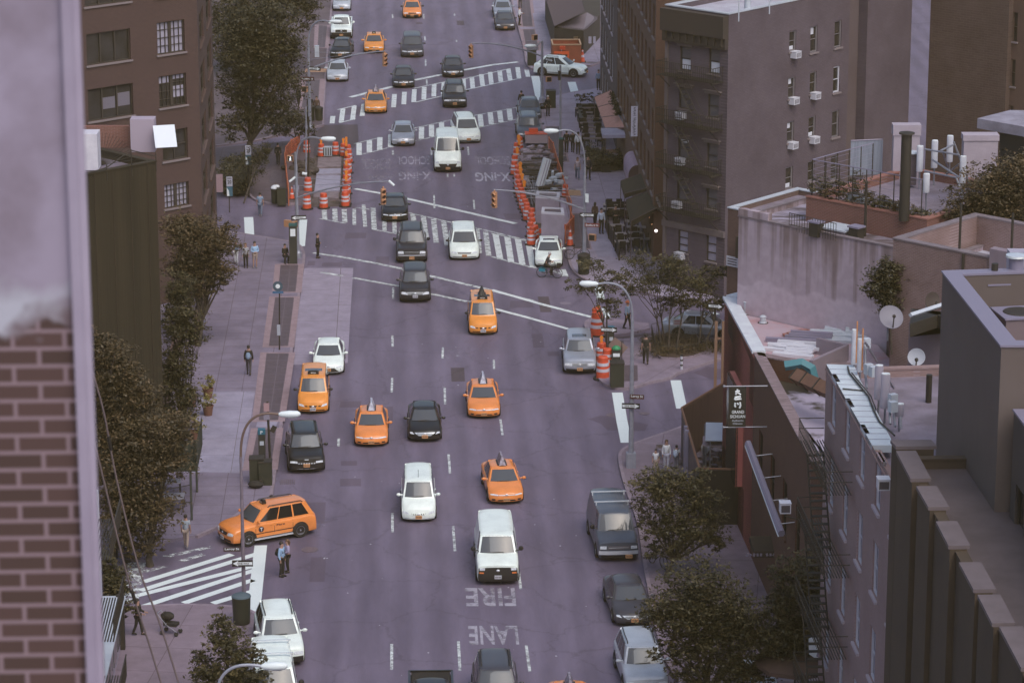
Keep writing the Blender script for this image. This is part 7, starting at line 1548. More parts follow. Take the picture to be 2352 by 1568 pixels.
person('man in dark clothes right behind the tall lamp post at upper right',k8(848,572),face=10,h=1.82,pose='walk',top_=NAVY,bot=BLK)
person('woman in a brown jacket beside the man in pale blue',k8(918,1042),face=160,h=1.72,pose='walk',top_=BRN,bot=BLK,hair=HAIR,female=True,longhair=True)
person('man in a pale blue shirt and black trousers by the outdoor tables',k8(982,1116),face=10,h=1.80,pose='stand',top_=cloth('pale_blue',(.48,.54,.66)),bot=BLK)
person('waiter in black carrying something among the outdoor tables',k8(1125,1085),face=0,h=1.82,top_=BLK,bot=BLK,arms='fold')
person('dark-dressed walker on the shaded pavement at upper left',k5(1040,800),face=175,h=1.70,pose='walk',top_=BLK,bot=BLK)
person('man in a faded blue T-shirt crossing the left side street',(598,497),face=175,h=1.75,pose='walk',top_=BLUE2,bot=JEAN,z=0,sleeves='short')
person('dark figure right behind the upper left signal pole',k1(185,1400),face=0,h=1.78,top_=BLK,bot=BLK)
person('figure with a tan bag just right of the upper left signal pole',k1(262,1400),face=0,h=1.72,top_=BRN,bot=BLK)
person('dark figure under the big tree left of the upper left signal pole',k1(45,1300),face=150,h=1.75,top_=BLK,bot=BLK,pose='walk')
# buggy
b=at_(392,1455,.15); r=thing('pushchair','black pushchair at the lower left behind the cables','pushchair',tuple(b),R(70))
mb=MB(); mb.box((0,-.05,.50),(.42,.62,.14)); mb.box((0,.26,.72),(.42,.10,.55),0,-.3); mb.build('seat',BLK,r); mb=MB(); mb.ball((0,.10,.86),1,12,(.23,.30,.20)); mb.build('hood',BLK,r,smooth=True)
mb=MB(); mb.tube([(-.22,.55,1.0),(-.22,.1,.5),(-.22,-.4,.2)],.015,5); mb.tube([(.22,.55,1.0),(.22,.1,.5),(.22,-.4,.2)],.015,5); mb.tube([(-.22,.55,1.0),(.22,.55,1.0)],.02,5); mb.tube([(-.22,.3,.2),(-.22,.1,.6)],.015,5); mb.tube([(.22,.3,.2),(.22,.1,.6)],.015,5); mb.build('frame',steel_m,r)
for x in (-.24,.24):
 for y in (-.38,.32): mb=MB(); mb.cyl((x-.02,y,.13),(x+.02,y,.10),.10,n=14); mb.build('wheel',TYRE,r,smooth=True)
# bicycles
def bicycle(label,loc,rz,col,fender=False):
 r=thing('bicycle',label,'bicycle',tuple(loc),rz)
 for y,nm in ((-.52,'wheel'),(.52,'wheel')):
  mb=MB(); n=20; P=[Vector((0,y+.33*math.cos(2*math.pi*k/n),.34+.33*math.sin(2*math.pi*k/n))) for k in range(n+1)]; mb.tube(P,.022,6,False); w_=mb.build('wheel',TYRE,r,smooth=True)
  mb=MB()
  for k in range(10): a=math.pi*k/10; mb.tube([(0,y+.32*math.cos(a),.34+.32*math.sin(a)),(0,y-.32*math.cos(a),.34-.32*math.sin(a))],.004,3)
  mb.build('spokes',steel_m,w_)
 mb=MB(); mb.tube([(0,-.52,.34),(0,-.40,.85),(0,-.36,1.0)],.02,6); mb.tube([(0,-.42,.78),(0,.12,.32),(0,.52,.34)],.022,6); mb.tube([(0,-.41,.82),(0,.20,.78)],.02,6); mb.tube([(0,.12,.32),(0,.24,.92)],.02,6); mb.tube([(0,.20,.78),(0,.52,.34)],.015,6); mb.build('frame',col,r,smooth=True)
 mb=MB(); mb.tube([(-.28,-.28,1.05),(0,-.38,1.02),(.28,-.28,1.05)],.016,6); mb.build('handlebar',iron_m,r); mb=MB(); mb.ball((0,.26,.95),1,8,(.08,.13,.04)); mb.build('saddle',BLK,r,smooth=True)
 if fender: mb=MB(); n=8; mb.grid([[(x,.52+.37*math.cos(math.pi*(.15+.8*k/n)),.34+.37*math.sin(math.pi*(.15+.8*k/n))) for k in range(n+1)] for x in (-.06,.06)]); mb.box((0,.5,.52),(.03,.42,.24)); mb.build('mudguard',mat('teal_guard',(.03,.20,.27),rough=.4),r); mb=MB(); mb.box((0,-.62,.86),(.3,.25,.28)); mb.build('basket',BLK,r)
 return r
bl_=G(1262,638,0.0); bicycle('hire bicycle with a teal rear mudguard ridden across the avenue',bl_,R(78),iron_m,True)
person('grey-haired cyclist in a dark jacket riding past the white sedan',None,face=78,h=1.74,pose='ride',top_=NAVY,bot=BLK,hair=HAIRG,arms='fwd',loc=bl_+Vector((-.22*math.cos(R(-12))*1.0,0.05,0)),z=0)
p=g(k4,55,1270,.15); bicycle('bicycle locked to the dark post near the upper right lamp post',p,R(95),iron_m)
p=g(b3,1030,840,.15); bicycle('bicycle leaning behind the dark ladder-rack van',p,R(30),iron_m)
#================================================================street furniture
galv=mat('lamp_grey',(.30,.31,.37),(.24,.25,.30),scale=3,rough=.5,metal=.2); sig_y=mat('signal_tan',(.48,.25,.14),rough=.5); hoodm=TRIM; headm=mat('lamp_head',(.66,.72,.74),rough=.4); copper=mat('pole_brown',(.14,.09,.075),rough=.6)
drum_o=mat('drum_orange',(.62,.085,.035),(.50,.07,.03),scale=4,rough=.5); drum_w=mat('reflective_white',(.58,.54,.60),rough=.4); flash_m=mat('warning_amber',(.80,.26,.04),rough=.3)
def lamp_head(root,p,d,s=1.0):
 mb=MB(); p=Vector(p); d=Vector(d).normalized(); mb.tube([p,p+d*.12*s,p+d*.5*s,p+d*.85*s,p+d*.98*s],[.06*s,.13*s,.17*s,.15*s,.06*s],12)
 o=mb.build('lamp_head',headm,root,world=True,smooth=True); mb=MB(); mb.tube([p+d*.4*s+Vector((0,0,-.1)),p+d*.75*s+Vector((0,0,-.12))],.09*s,8); mb.build('lens',mat('lens_glass',(.35,.36,.36),rough=.2),o,world=True,smooth=True)
def bez(p0,p1,p2,n=10): return [p0*(1-t) **2+p1*2*t*(1-t)+p2*t*t for t in [i/n for i in range(n+1)]]
def signal_head(label,pos,rz,hgt=1.05,lit=None,pole=None):
 """three-lens signal hanging from an arm"""
 r=thing('traffic_signal',label,'traffic signal',tuple(pos),rz,'traffic signals hanging from the arms'); mb=MB()
 mb.box((0,0,-hgt/2-.1),(.30,.22,hgt)); mb.box((0,0,-.04),(.08,.08,.16)); mb.build('housing',sig_y,r)
 for i in range(3):
  z=-.28-i*.34; mb=MB(); mb.cyl((0,-.10,z),(0,-.13,z),.125,n=14); mb.build('lens',mat('signal_lens',(.07,.03,.02),rough=.3),r,smooth=True)
  mb=MB(); n=8; mb.grid([[(.14*math.cos(math.pi*k/n),y,z+.14*math.sin(math.pi*k/n)) for k in range(n+1)] for y in (-.11,-.30)]); mb.build('visor',sig_y,r,smooth=True)
 return r
def ped_signal(root,p,rz,walk=False):
 mb=MB(); mb.box(p,(.46,.26,.44),rz); o=mb.build('pedestrian_signal',sig_y,root,world=True); n_=Vector((math.sin(rz),-math.cos(rz),0)); mb=MB(); q=Vector(p)+n_*.135; mb.box(tuple(q),(.38,.02,.36),rz); mb.build('face',TRIM,o,world=True)
 if walk: mb=MB(); a=q+n_*.02; mb.tube([a+Vector((0,0,.08)),a+Vector((0,0,-.03)),a+Vector((-.06,0,-.15))],.022,5); mb.tube([a+Vector((0,0,-.03)),a+Vector((.05,0,-.15))],.02,5); mb.tube([a+Vector((-.07,0,-.02)),a+Vector((0,0,.06)),a+Vector((.06,0,0))],.016,5); mb.ball(a+Vector((0,0,.13)),.035,8); mb.build('walking_figure',mat('walk_white',(.8,.85,.9),emis=((.8,.9,1),1.2)),o,world=True)
def oneway(label,p,rz,d=1,w_=.92,h_=.30,tilt=0):
 """black panel with a white arrow; d=+1 arrow points to the panel's right as seen"""
 r=thing('one_way_sign',label,'sign',tuple(p),rz,'one way signs'); mb=MB(); mb.box((0,0,0),(w_,.03,h_)); mb.build('panel',TRIM,r); mb=MB()
 s=d; hx=w_*.47; P=[(-hx*s,-.07),(hx*.45*s,-.07),(hx*.45*s,-.13),(hx*s,0),(hx*.45*s,.13),(hx*.45*s,.07),(-hx*s,.07)]; k=h_/.30
 mb.poly([(x,-.022,z*k) for x,z in P]); ao=mb.build('arrow',SEATM,r); mb=MB(); textmesh('ONE WAY',mb,(-.04*s,-.030,-.042*k),(1,0,0),(0,0,1),.085*k,w_*.58); mb.build('lettering',TRIM,ao); return r
def nameplate(label,text,p,rz,w_=.9,h_=.24,m=None):
 r=thing('street_name_sign',label,'sign',tuple(p),rz,'street name signs'); mb=MB(); mb.box((0,0,0),(w_,.03,h_)); mb.build('panel',m or mat('name_brown',(.085,.035,.030),rough=.5),r); mb=MB(); textmesh(text,mb,(0,-.022,-h_*.27),(1,0,0),(0,0,1),h_*.52,w_*.84); mb.build('lettering',SEATM,r); return r
def street_lamp(label,base,ztop,head,hd,name='street_lamp',pm=None,r0=.14,boxed=False,armm=None):
 b=Vector(base); r=thing(name,label,'street lamp',tuple(b)); mb=MB(); mb.lathe(tuple(b),[(r0*1.9,0),(r0*1.8,.35),(r0*1.1,.5),(r0,.6),(r0*.62,ztop-b.z)],8); mb.build('pole',pm or galv,r,world=True)
 if head is not None:
  h=Vector(head); t=Vector((b.x,b.y,ztop)); mb=MB(); ctrl=Vector((b.x,b.y,h.z+.35)); pts=[t-Vector((0,0,.6))]+bez(t,ctrl,h,12); mb.tube(pts,[.06]*len(pts),7); mb.build('arm',armm or pm or galv,r,world=True,smooth=True); lamp_head(r,h,hd)
 return r
def sigarm(root,p0,p1,sag=.5,thick=.07,brace=True):
 a,b_=Vector(p0),Vector(p1); mid=(a+b_)/2+Vector((0,0,sag)); mb=MB(); pts=bez(a,mid,b_,12); mb.tube(pts,[thick*(1-.35*i/12) for i in range(13)],7); o=mb.build('signal_arm',galv,root,world=True,smooth=True)
 if brace:
  mb=MB()
  for h in (.9,.3): mb.tube([a+Vector((0,0,h+.5)),b_+(a-b_)*.25+Vector((0,0,.25))],.012,4)
  mb.build('brace_wire',galv,o,world=True)
def zat(base,y): return top(base,y)
def pole_pt(base,x,y,dY=0.0): return GY(x,y,base.y+dY)
# upper left signal and lamp
pb=at_(729,300,.15); bx=GY(712,300,pb.y); pb=Vector((bx.x,pb.y,.15)); zt=zat(pb,105); L=street_lamp('street lamp with a signal arm at the upper left corner beside the parked cars',pb,zt,pole_pt(pb,757,50,-1),(1,-.1,0)); arm_e=pole_pt(pb,885,118,-2); sigarm(L,(pb.x,pb.y,zat(pb,160)),arm_e,.6)
signal_head('amber-cased signal over the upper left lanes',arm_e+Vector((-.05,0,-.05)),R(35));
for (x,y,w_) in ((700,205,False),): ped_signal(L,tuple(pole_pt(pb,x,y,-.2)),R(-20),False)
mb=MB(); q=pole_pt(pb,728,118); mb.box(tuple(q),(.35,.3,.9)); mb.build('control_box',cap_lt,L,world=True)
oneway('one-way sign on the upper left signal pole',pole_pt(pb,722,158,-.25),R(-25),1,1.1); nameplate('MORTON ST plate on the upper left signal pole','Morton St',pole_pt(pb,706,181,-.25),R(-10),1.1,.3)
# trench corner lamp and signal
pb=at_(684,592,.15); zt=zat(pb,378); L=street_lamp('tall grey street lamp with a long signal arm beside the fenced trench',pb,zt,pole_pt(pb,737,319,-1),(1,-.05,0)); arm_e=pole_pt(pb,893,417,-3); sigarm(L,(pb.x,pb.y,zat(pb,455)),arm_e,.55)
signal_head('amber-cased signal hanging in front of the black sedan by the trench',pole_pt(pb,880,430,-3),R(20)); ped_signal(L,tuple(pole_pt(pb,661,513,-.3)),R(150)); ped_signal(L,tuple(pole_pt(pb,676,516,-.4)),R(60))
mb=MB(); q=arm_e; mb.tube([q+Vector((0,0,.05)),q+Vector((.35,-.1,-.25))],.09,8); mb.build('camera_unit',headm,L,world=True,smooth=True); mb=MB(); q=pole_pt(pb,675,410,-.2); mb.tube([q+Vector((-.3,-.1,-.2)),q+Vector((.1,0,.1))],.08,8); mb.tube([pole_pt(pb,694,398),pole_pt(pb,705,400)],.09,8); mb.build('camera_unit',headm,L,world=True,smooth=True)
oneway('one-way sign on the trench-side lamp pole pointing left',pole_pt(pb,686,512-12,-.3),R(10),-1,1.0)
# lower left lamp with Leroy St
pb=at_(562,1425,.15); zt=zat(pb,1048); L=street_lamp('slim brownish street lamp at the striped crossing carrying the Leroy St plate',pb,zt,pole_pt(pb,640,951,0),(1,0,0),pm=mat('pole_mauve',(.20,.165,.20),(.15,.12,.15),scale=3,rough=.6),r0=.10,armm=copper)
nameplate('Leroy St plate on the lower left lamp pole','Leroy St',pole_pt(pb,533,1261,-.2),0,.78,.2,mat('name_dark',(.05,.03,.03))); oneway('one-way sign on the lower left lamp pole pointing left',pole_pt(pb,557,1293,-.25),0,-1,.95,.30)
# bottom lamp head reaching in
hp=GY(600,1529,110); pb=Vector((GY(497,1600,110).x,110,.15)); street_lamp('street lamp head and arm entering at the bottom left edge',pb,hp.z-1.4,hp,(1,0,0))
# upper right lamp with long arm
pb=at_(1342,600,.15); zt=zat(pb,385); L=street_lamp('tall pale street lamp in front of the outdoor tables',pb,zt,pole_pt(pb,1283,301,-.5),(-1,0,.02)); arm_e=pole_pt(pb,1133,436,-2); sigarm(L,(pb.x,pb.y,zat(pb,482)),arm_e,.6)
signal_head('amber-cased signal over the right lanes by the line of drums',arm_e+Vector((.08,0,-.05)),R(-30)); mb=MB(); q=pole_pt(pb,1348,455,-.15); mb.box(tuple(q),(.22,.25,.55)); mb.build('control_box',headm,L,world=True); ped_signal(L,tuple(pole_pt(pb,1361,545,-.3)),R(-25),False)
oneway('one-way sign on the pale lamp pole by the outdoor tables',pole_pt(pb,1348,494,-.25),R(-8),-1,.95); nameplate('BEDFORD ST plate on the pale lamp pole','Bedford St',pole_pt(pb,1360,517,-.25),R(-12),1.0,.26,mat('name_red',(.17,.035,.03)))
mb=MB()
# island lamp
pb=at_(1449,1072,.15); zt=zat(pb,735); L=street_lamp('tall pale street lamp in front of the island with two signs low on its pole',pb,zt,pole_pt(pb,1374,652,0),(-1,0,.03)); mb=MB(); mb.box((pb.x,pb.y,.55),(.5,.5,.8)); mb.build('pole_base',galv,L,world=True)
nameplate('brown street name plate on the island lamp pole','Leroy St',pole_pt(pb,1463,911,-.2),R(-12),.75,.24); oneway('one-way sign low on the island lamp pole pointing right',pole_pt(pb,1449,932,-.25),R(-8),1,.95)
# top right lamp and signal
pb=at_(1245,235,.15); zt=zat(pb,95); L=street_lamp('street lamp with a long signal arm at the top right corner by the white crossover',pb,zt,pole_pt(pb,1232,106,-.5),(-1,0,0)); arm_e=pole_pt(pb,1082,100,-2); sigarm(L,(pb.x,pb.y,zat(pb,130)),arm_e,.7)
signal_head('amber-cased signal hanging over the far right lanes',arm_e+Vector((0,0,-.05)),R(-30)); ped_signal(L,tuple(pole_pt(pb,1228,86,-.2)),R(40)); ped_signal(L,tuple(pole_pt(pb,1260,182,-.2)),R(20)); oneway('one-way plate edge-on on the top right signal pole',pole_pt(pb,1262,138,-.2),R(-50),1,.9)
# plain poles and sign posts
def post(label,x,yb,yt,r_=.05,m=iron_m,z=.15,dx=0,nm='sign_post'):
 b=at_(x,yb,z); t=GY(x+dx,yt,b.y); r=thing(nm,label,'post',tuple(b)); mb=MB(); mb.cyl(tuple(b),tuple(t),r_,r_*.85,8); mb.build('pole',m,r,world=True,smooth=True); return r,b
r,b=post('plain tall grey pole on the pavement left of the outdoor tables',1287,392,150,.09,galv)
mb=MB(); q=GY(1285,172,b.y); mb.cyl((q.x,q.y,q.z-.4),(q.x,q.y,q.z+.3),.12,n=8); mb.build('band',iron_m,r,world=True)
r,b=post('dark post with a round bus sign on the left pavement',642,803,655,.045)
mb=MB(); q=GY(638,657,b.y-.1); mb.cyl((q.x,q.y,q.z),(q.x,q.y-.04,q.z),.30,n=20); o=mb.build('round_sign',mat('bus_sign',(.06,.09,.12),rough=.5),r,world=True); mb=MB(); mb.ball((q.x,q.y-.06,q.z),1,12,(.14,.01,.14)); mb.build('symbol',SEATM,o,world=True); mb=MB(); mb.box((q.x,q.y,q.z-.38),(.65,.04,.14)); mb.build('route_plate',mat('route_blue',(.05,.12,.22)),r,world=True); mb=MB(); q=GY(640,758,b.y-.1); mb.box(tuple(q),(.2,.16,.62)); mb.build('timetable',mat('timetable',(.34,.36,.42)),r,world=True)
r,b=post('leaning dark post with small plates next to the bins at lower left',622,1092,922,.07,iron_m,dx=-8)
mb=MB(); q=GY(612,935,b.y-.1); mb.box(tuple(q),(.3,.04,.45)); o=mb.build('parking_plate',mat('plate_redwhite',(.35,.22,.24)),r,world=True); mb=MB(); q=GY(612,955,b.y-.1); mb.box(tuple(q),(.3,.04,.4)); mb.build('parking_plate',mat('plate_grey',(.22,.20,.26)),r,world=True); mb=MB(); q=GY(628,985,b.y-.1); mb.box(tuple(q),(.25,.1,.35),0,0,.5); mb.build('bracket',iron_m,r,world=True)
r,b=post('dark post with a white notice at the right side of the island',k6(1790,800)[0],k6(1790,800)[1],k6(1790,60)[1],.05)
oneway('one-way sign on the dark post in front of the silver side-street car',GY(k6(1790,45)[0],k6(1790,45)[1],b.y-.15),R(-25),1,.9)
r,b=post('thin post with a small white plate among the island trees',k6(1238,560)[0],k6(1238,560)[1],k6(1238,250)[1],.03)
mb=MB(); q=GY(*k6(1238,280),b.y-.1); mb.box(tuple(q),(.62,.04,.42)); o=mb.build('plate',frame_wt,r,world=True); mb=MB()
for i in range(3): mb.box((q.x,q.y-.03,q.z+.1-i*.1),(.46,.01,.04))
mb.build('lettering',mat('red_ink',(.4,.12,.12)),o,world=True)
r,b=post('dark post behind the orange drums at the island tip',k6(190,900)[0],k6(190,900)[1],k6(190,20)[1],.05)
oneway('one-way sign above the orange drums at the island tip, pointing right',GY(*k6(222,390),b.y-.1),R(-12),1,.95)
r,b=post('black and white striped stub post in front of the island bed',k6(1290,970)[0],k6(1290,970)[1],k6(1290,775)[1],.08,frame_wt,nm='bollard')
mb=MB();
for i in range(3): mb.cyl((b.x,b.y,.35+i*.3),(b.x,b.y,.45+i*.3),.085,n=8)
mb.build('band',iron_m,r,world=True)
for x,y,yt,lab in ((k5(575,1310)[0],k5(575,1310)[1],k5(575,840)[1],'thin dark sign post on the shaded left corner'),(709,322+90,268,'dark tall pole rising from the fenced trench')): post(lab,x,y,yt,.06)
post('thin grey pole standing in the fenced trench',703,425,245,.055,galv)
r,b=post('grey pedestrian-signal pole with a lit walking figure at the trench fence',*[k7(345,690)[0],k7(345,690)[1],k7(345,350)[1]],.07,galv); ped_signal(r,tuple(GY(*k7(285,425),b.y-.2)),R(8),True)
for (cx,cy,yb,lab) in ((k5(265,1140)[0],k5(265,1140)[1],k5(265,1560)[1],'lower speed-limit 20 sign with a blue picture panel on the shaded left corner'),(k5(565,640)[0],k5(565,640)[1],k5(565,1300)[1],'upper speed-limit 20 sign with a blue picture panel by the dark hedge')):
 b=at_(cx,yb,.15); r=thing('speed_limit_sign',lab,'sign',tuple(b)); q=GY(cx,cy,b.y); mb=MB(); mb.cyl(tuple(b),(b.x,b.y,q.z+1),.035,n=6); mb.build('pole',iron_m,r,world=True); mb=MB(); mb.box((q.x,q.y-.06,q.z+.35),(.42,.03,.7)); o=mb.build('panel',mat('sign_pale',(.40,.40,.48)),r,world=True); mb=MB(); textmesh('20',mb,(q.x,q.y-.09,q.z+.18),(1,0,0),(0,0,1),.26,.28); mb.box((q.x,q.y-.085,q.z+.58),(.3,.01,.05)); mb.build('lettering',TRIM,o,world=True); mb=MB(); mb.box((q.x,q.y-.06,q.z-.37),(.42,.03,.7)); o=mb.build('picture_panel',mat('sign_blue',(.05,.12,.17)),r,world=True); mb=MB(); mb.poly([(q.x-.2,q.y-.08,q.z-.7),(q.x-.02,q.y-.08,q.z-.7),(q.x-.06,q.y-.08,q.z-.3),(q.x-.2,q.y-.08,q.z-.1)]); mb.build('picture',SEATM,o,world=True)
b=at_(k5(95,1560)[0],k5(95,1560)[1],.15); q=GY(*k5(95,1095),b.y); r=thing('wall_sign','pinkish blank board sticking out at the corner of the tall brick block','sign',tuple(q)); mb=MB(); mb.box(tuple(q),(.55,.08,1.3),R(15)); mb.build('panel',mat('pink_board',(.28,.19,.22)),r,world=True); mb=MB(); mb.tube([(q.x-.5,q.y+.3,q.z+.3),(q.x,q.y,q.z+.3)],.03,5); mb.build('bracket',iron_m,r,world=True)
# bins,boxes
def bin_(label,f,x,y,s=1.0,m=None,lid=None,liner=False,z=.15,square=False):
 b=g(f,x,y,z); r=thing('litter_bin',label,'litter bin',tuple(b),0,'litter bins'); m=m or mat('bin_dark',(.030,.030,.018),rough=.6); mb=MB()
 if square: mb.box((0,0,.55*s),(.62*s,.6*s,1.1*s))
 else: mb.lathe((0,0,0),[(.27*s,0),(.30*s,.06),(.30*s,.3),(.33*s,.95*s),(.35*s,1.0*s),(.30*s,1.0*s)],18)
 mb.build('body',m,r,smooth=not square)
 mb=MB()
 if square: mb.box((0,0,1.13*s),(.66*s,.64*s,.07));
 else: mb.lathe((0,0,1.0*s),[(.35*s,0.002),(.33*s,.06),(.16*s,.16)],18)
 mb.build('lid',lid or iron_m,r,smooth=not square)
 if liner: mb=MB(); mb.ball((0,0,1.12*s),1,12,(.34,.32,.22)); mb.ball((.12,-.12,1.22*s),1,10,(.2,.18,.16)); mb.build('rubbish',WHT,r,smooth=True)
 return r
bin_('dark round bin at the foot of the pale lamp post beside the outdoor tables',k8,805,1520,1.25)
bin_('black square bin at the tip of the island with a green box behind it',k6,338,1215,1.25,square=True)
bin_('dark bin at the lower left crossing behind the brownish lamp pole',b1,1500,1195,1.3,lid=mat('bin_lid_blue',(.07,.10,.12)))
bin_('overfull bin topped with white rubbish at the shaded left corner',k5,1000,1410,1.0,liner=True); bin_('dark bin beside the overfull bin at the shaded left corner',k5,1100,1430,1.05,square=True)
bin_('big square black bin by the leaning post at lower left',ke,145,1240,1.2,square=True); bin_('second black bin tight against the leaning post at lower left',ke,255,1255,1.1,square=True)
bin_('black bin on the upper right kerb ahead of the white crossover',k2,580,780,1.25,square=True,lid=mat('bin_bags',(.10,.09,.10))); bin_('black bin behind the grey-haired person on the upper right corner',k2,808,1285,1.25,square=True)
bin_('small round bin under the left signal pole at upper left',k1,185,1440,1.1); bin_('round bin at the corner of the left signal pole',k1,290,1440,1.0)
b=g(ke,130,1310,.15); r=thing('rubbish_bag','black rubbish bag slumped in front of the square bins at lower left','bag',tuple(b)); mb=MB(); mb.ball((0,0,.2),1,12,(.42,.28,.2)); mb.build('bag',BLK,r,smooth=True); mb=MB(); mb.ball((.25,0,.4),1,8,(.1,.08,.1)); mb.build('knot',BLK,r,smooth=True)
b=g(k2,700,1300,.15); r=thing('rubbish_bag','black rubbish bag beside the bin on the upper right corner','bag',tuple(b)); mb=MB(); mb.ball((0,0,.2),1,12,(.5,.35,.26)); mb.build('bag',BLK,r,smooth=True); mb=MB(); mb.ball((.2,0,.42),1,8,(.09,.08,.1)); mb.build('knot',BLK,r,smooth=True)
def meter(label,f,x,y,hgt=1.7,col=None,P=True,w_=.36):
 b=g(f,x,y,.15); r=thing('parking_meter',label,'parking meter',tuple(b)); mb=MB(); mb.box((0,0,hgt/2),(w_,.3,hgt)); mb.build('cabinet',col or mat('cabinet_dark',(.035,.035,.030),rough=.5),r); mb=MB(); mb.box((0,0,hgt+.14),(w_+.03,.33,.28)); o=mb.build('header',mat('header_blue',(.03,.13,.19),rough=.5),r)
 if P: mb=MB(); textmesh('P',mb,(0,-.18,hgt+.04),(1,0,0),(0,0,1),.18,.12); mb.build('letter',SEATM,o)
 mb=MB(); mb.box((0,-.16,hgt*.72),(w_*.6,.02,.22)); mb.build('screen',cap_lt,r)
meter('blue-headed parking meter behind the square bins at lower left',ke,212,1010); meter('parking meter with a teal header at the island tip behind the drums',k6,250,790,1.6)
# information kiosk at left corner
b=at_(674,605,.15); r=thing('information_kiosk','tall dark information kiosk with a white screen on the left corner','kiosk',tuple(b)); mb=MB(); mb.box((0,0,1.3),(.52,.34,2.6)); mb.build('cabinet',mat('kiosk_dark',(.035,.035,.028),rough=.5),r); mb=MB(); mb.box((0,0,2.66),(.54,.36,.14)); mb.build('header',mat('header_teal',(.03,.10,.10)),r); mb=MB(); mb.box((0,-.18,2.15),(.34,.02,.5)); mb.build('screen',SEATM,r)
b=g(k2,808,0,.15)
b=g(k8,575,520,.15); r=thing('information_kiosk','slim dark kiosk beside the plain tall pole at right','kiosk',tuple(b)); mb=MB(); mb.box((0,0,1.35),(.32,.4,2.7)); mb.build('cabinet',MATS['kiosk_dark'],r); mb=MB(); mb.box((0,0,2.75),(.34,.42,.1)); mb.build('header',MATS['header_teal'],r)
# green box and leaning board at island tip
b=g(k6,325,940,.15); r=thing('newspaper_box','green-topped newspaper box with a white panel at the island tip','box',tuple(b)); mb=MB(); mb.box((0,0,.55),(.5,.45,1.1)); mb.build('case',MATS['kiosk_dark'],r); mb=MB(); mb.ball((0,0,1.12),1,12,(.27,.24,.2)); mb.build('dome',mat('box_green',(.03,.22,.09),rough=.5),r,smooth=True); mb=MB(); mb.box((0,-.235,.8),(.4,.02,.2)); mb.build('panel',SEATM,r)
b=g(k6,310,860,.15); r=thing('barrier_board','tilted pale brown barrier board behind the green-topped box','barrier',tuple(b)); mb=MB(); mb.box((0,.1,.7),(1.0,.05,1.2),0,0,R(40)); mb.build('board',mat('ply_brown',(.22,.15,.13)),r); mb=MB(); mb.tube([(-.4,0,0),(-.4,.1,1.2)],.03,5); mb.tube([(.4,0,0),(.4,.1,1.2)],.03,5); mb.build('leg',iron_m,r)
#----------------------------------------------------------------construction drums
def drum_proto():
 r=thing('traffic_drum','','traffic drum',(0,0,0)); mb=MB(); mb.lathe((0,0,0),[(.30,.0),(.29,.10),(.285,.30),(.27,.31),(.265,.55),(.25,.56),(.245,.80),(.23,.81),(.22,.98),(.19,1.02)],18); mb.build('body',drum_o,r,smooth=True,angle=25)
 for a,b_,r1,r2 in ((.36,.50,.272,.270),(.62,.76,.258,.254)): mb=MB(); mb.lathe((0,0,0),[(r1+.004,a),(r2+.006,b_)],18); mb.build('reflective_band',drum_w,r,smooth=True)
 mb=MB(); mb.lathe((0,0,0),[(.42,0),(.42,.06),(.31,.08)],18); mb.build('rubber_base',TYRE,r,smooth=True); return r
DP=drum_proto(); DUSED=[False]
def children(o): return [c for c in COL.objects if c.parent is o]
DPC=None
def drum(label,f,x,y,z=0.0,light=False,group=None,s=1.0,tilt=None):
 global DPC
 p=g(f,x,y,z)
 if not DUSED[0]: DPC=children(DP); r=DP; DUSED[0]=True
 else:
  r=DP.copy(); COL.objects.link(r)
  for c in DPC: k=c.copy(); COL.objects.link(k); k.parent=r
 r.location=p; r.scale=(s,s,s); r.rotation_euler=(tilt or 0,0,random.uniform(0,6)); tag(r,label,'traffic drum',group)
 if light:
  q=p+Vector((0,0,1.02*s)); w_=thing('warning_light','amber warning light on the '+label.replace('orange drum','drum'),'warning light',tuple(q),0,'amber warning lights on the drums'); mb=MB(); mb.box((0,0,.10),(.16,.10,.2)); mb.build('base',flash_m,w_); mb=MB(); mb.cyl((0,-.04,.30),(0,.04,.30),.11,n=14); mb.build('lens',flash_m,w_,smooth=True)
 return r
random.seed(4)
ORD='first second third fourth fifth sixth seventh eighth ninth tenth eleventh twelfth thirteenth fourteenth fifteenth sixteenth seventeenth eighteenth nineteenth twentieth twenty-first twenty-second'.split()
DG='orange drums round the left trench'
for i,(x,y,li) in enumerate(((660,405,True),(830,385,False),(925,400,True),(485,370,False))): drum(('orange drum at the back left of the trench','orange drum in the middle of the trench back edge','orange drum at the back right corner of the trench','orange drum behind the thin grey pole in the trench')[i],k7,x,y,0,li,DG)
for i in range(10):
 y=415+i*62; x=985-i*4+(8 if i % 2 else-6); drum(ORD[i]+' drum from the far end of the tight row on the avenue-side trench edge',k7,x,y,0,False,DG)
for i,y in enumerate((350,400,520,640,760,830)):
 q=g(k7,960,y+30)+Vector((0,0,1.0)); w_=thing('warning_light',ORD[i]+' amber light from the far end above the trench drum row','warning light',tuple(q),0,'amber lights along the trench row'); mb=MB(); mb.box((0,0,.10),(.16,.10,.2)); mb.build('base',flash_m,w_); mb=MB(); mb.cyl((0,-.04,.30),(0,.04,.30),.11,n=14); mb.build('lens',flash_m,w_,smooth=True)
for x,y,l in ((488,1030,'orange drum at the near left corner of the trench'),(688,1020,'orange drum in the middle of the trench near edge'),(945,1000,'orange drum at the near right corner of the trench'),(500,830,'orange drum just behind the near left drum of the trench')): drum(l,k7,x,y,0,False,DG,1.08)
DG2='orange drums in the long curved row at right'
row=[(160,270),(130,330),(125,400),(110,460),(105,520),(140,560),(145,610),(145,660),(150,710),(160,750),(175,790),(190,830),(195,870),(215,905),(230,945),(235,980),(280,1000),(275,1050),(285,1100),(270,1145),(290,1190),(315,1175),(275,1230)]
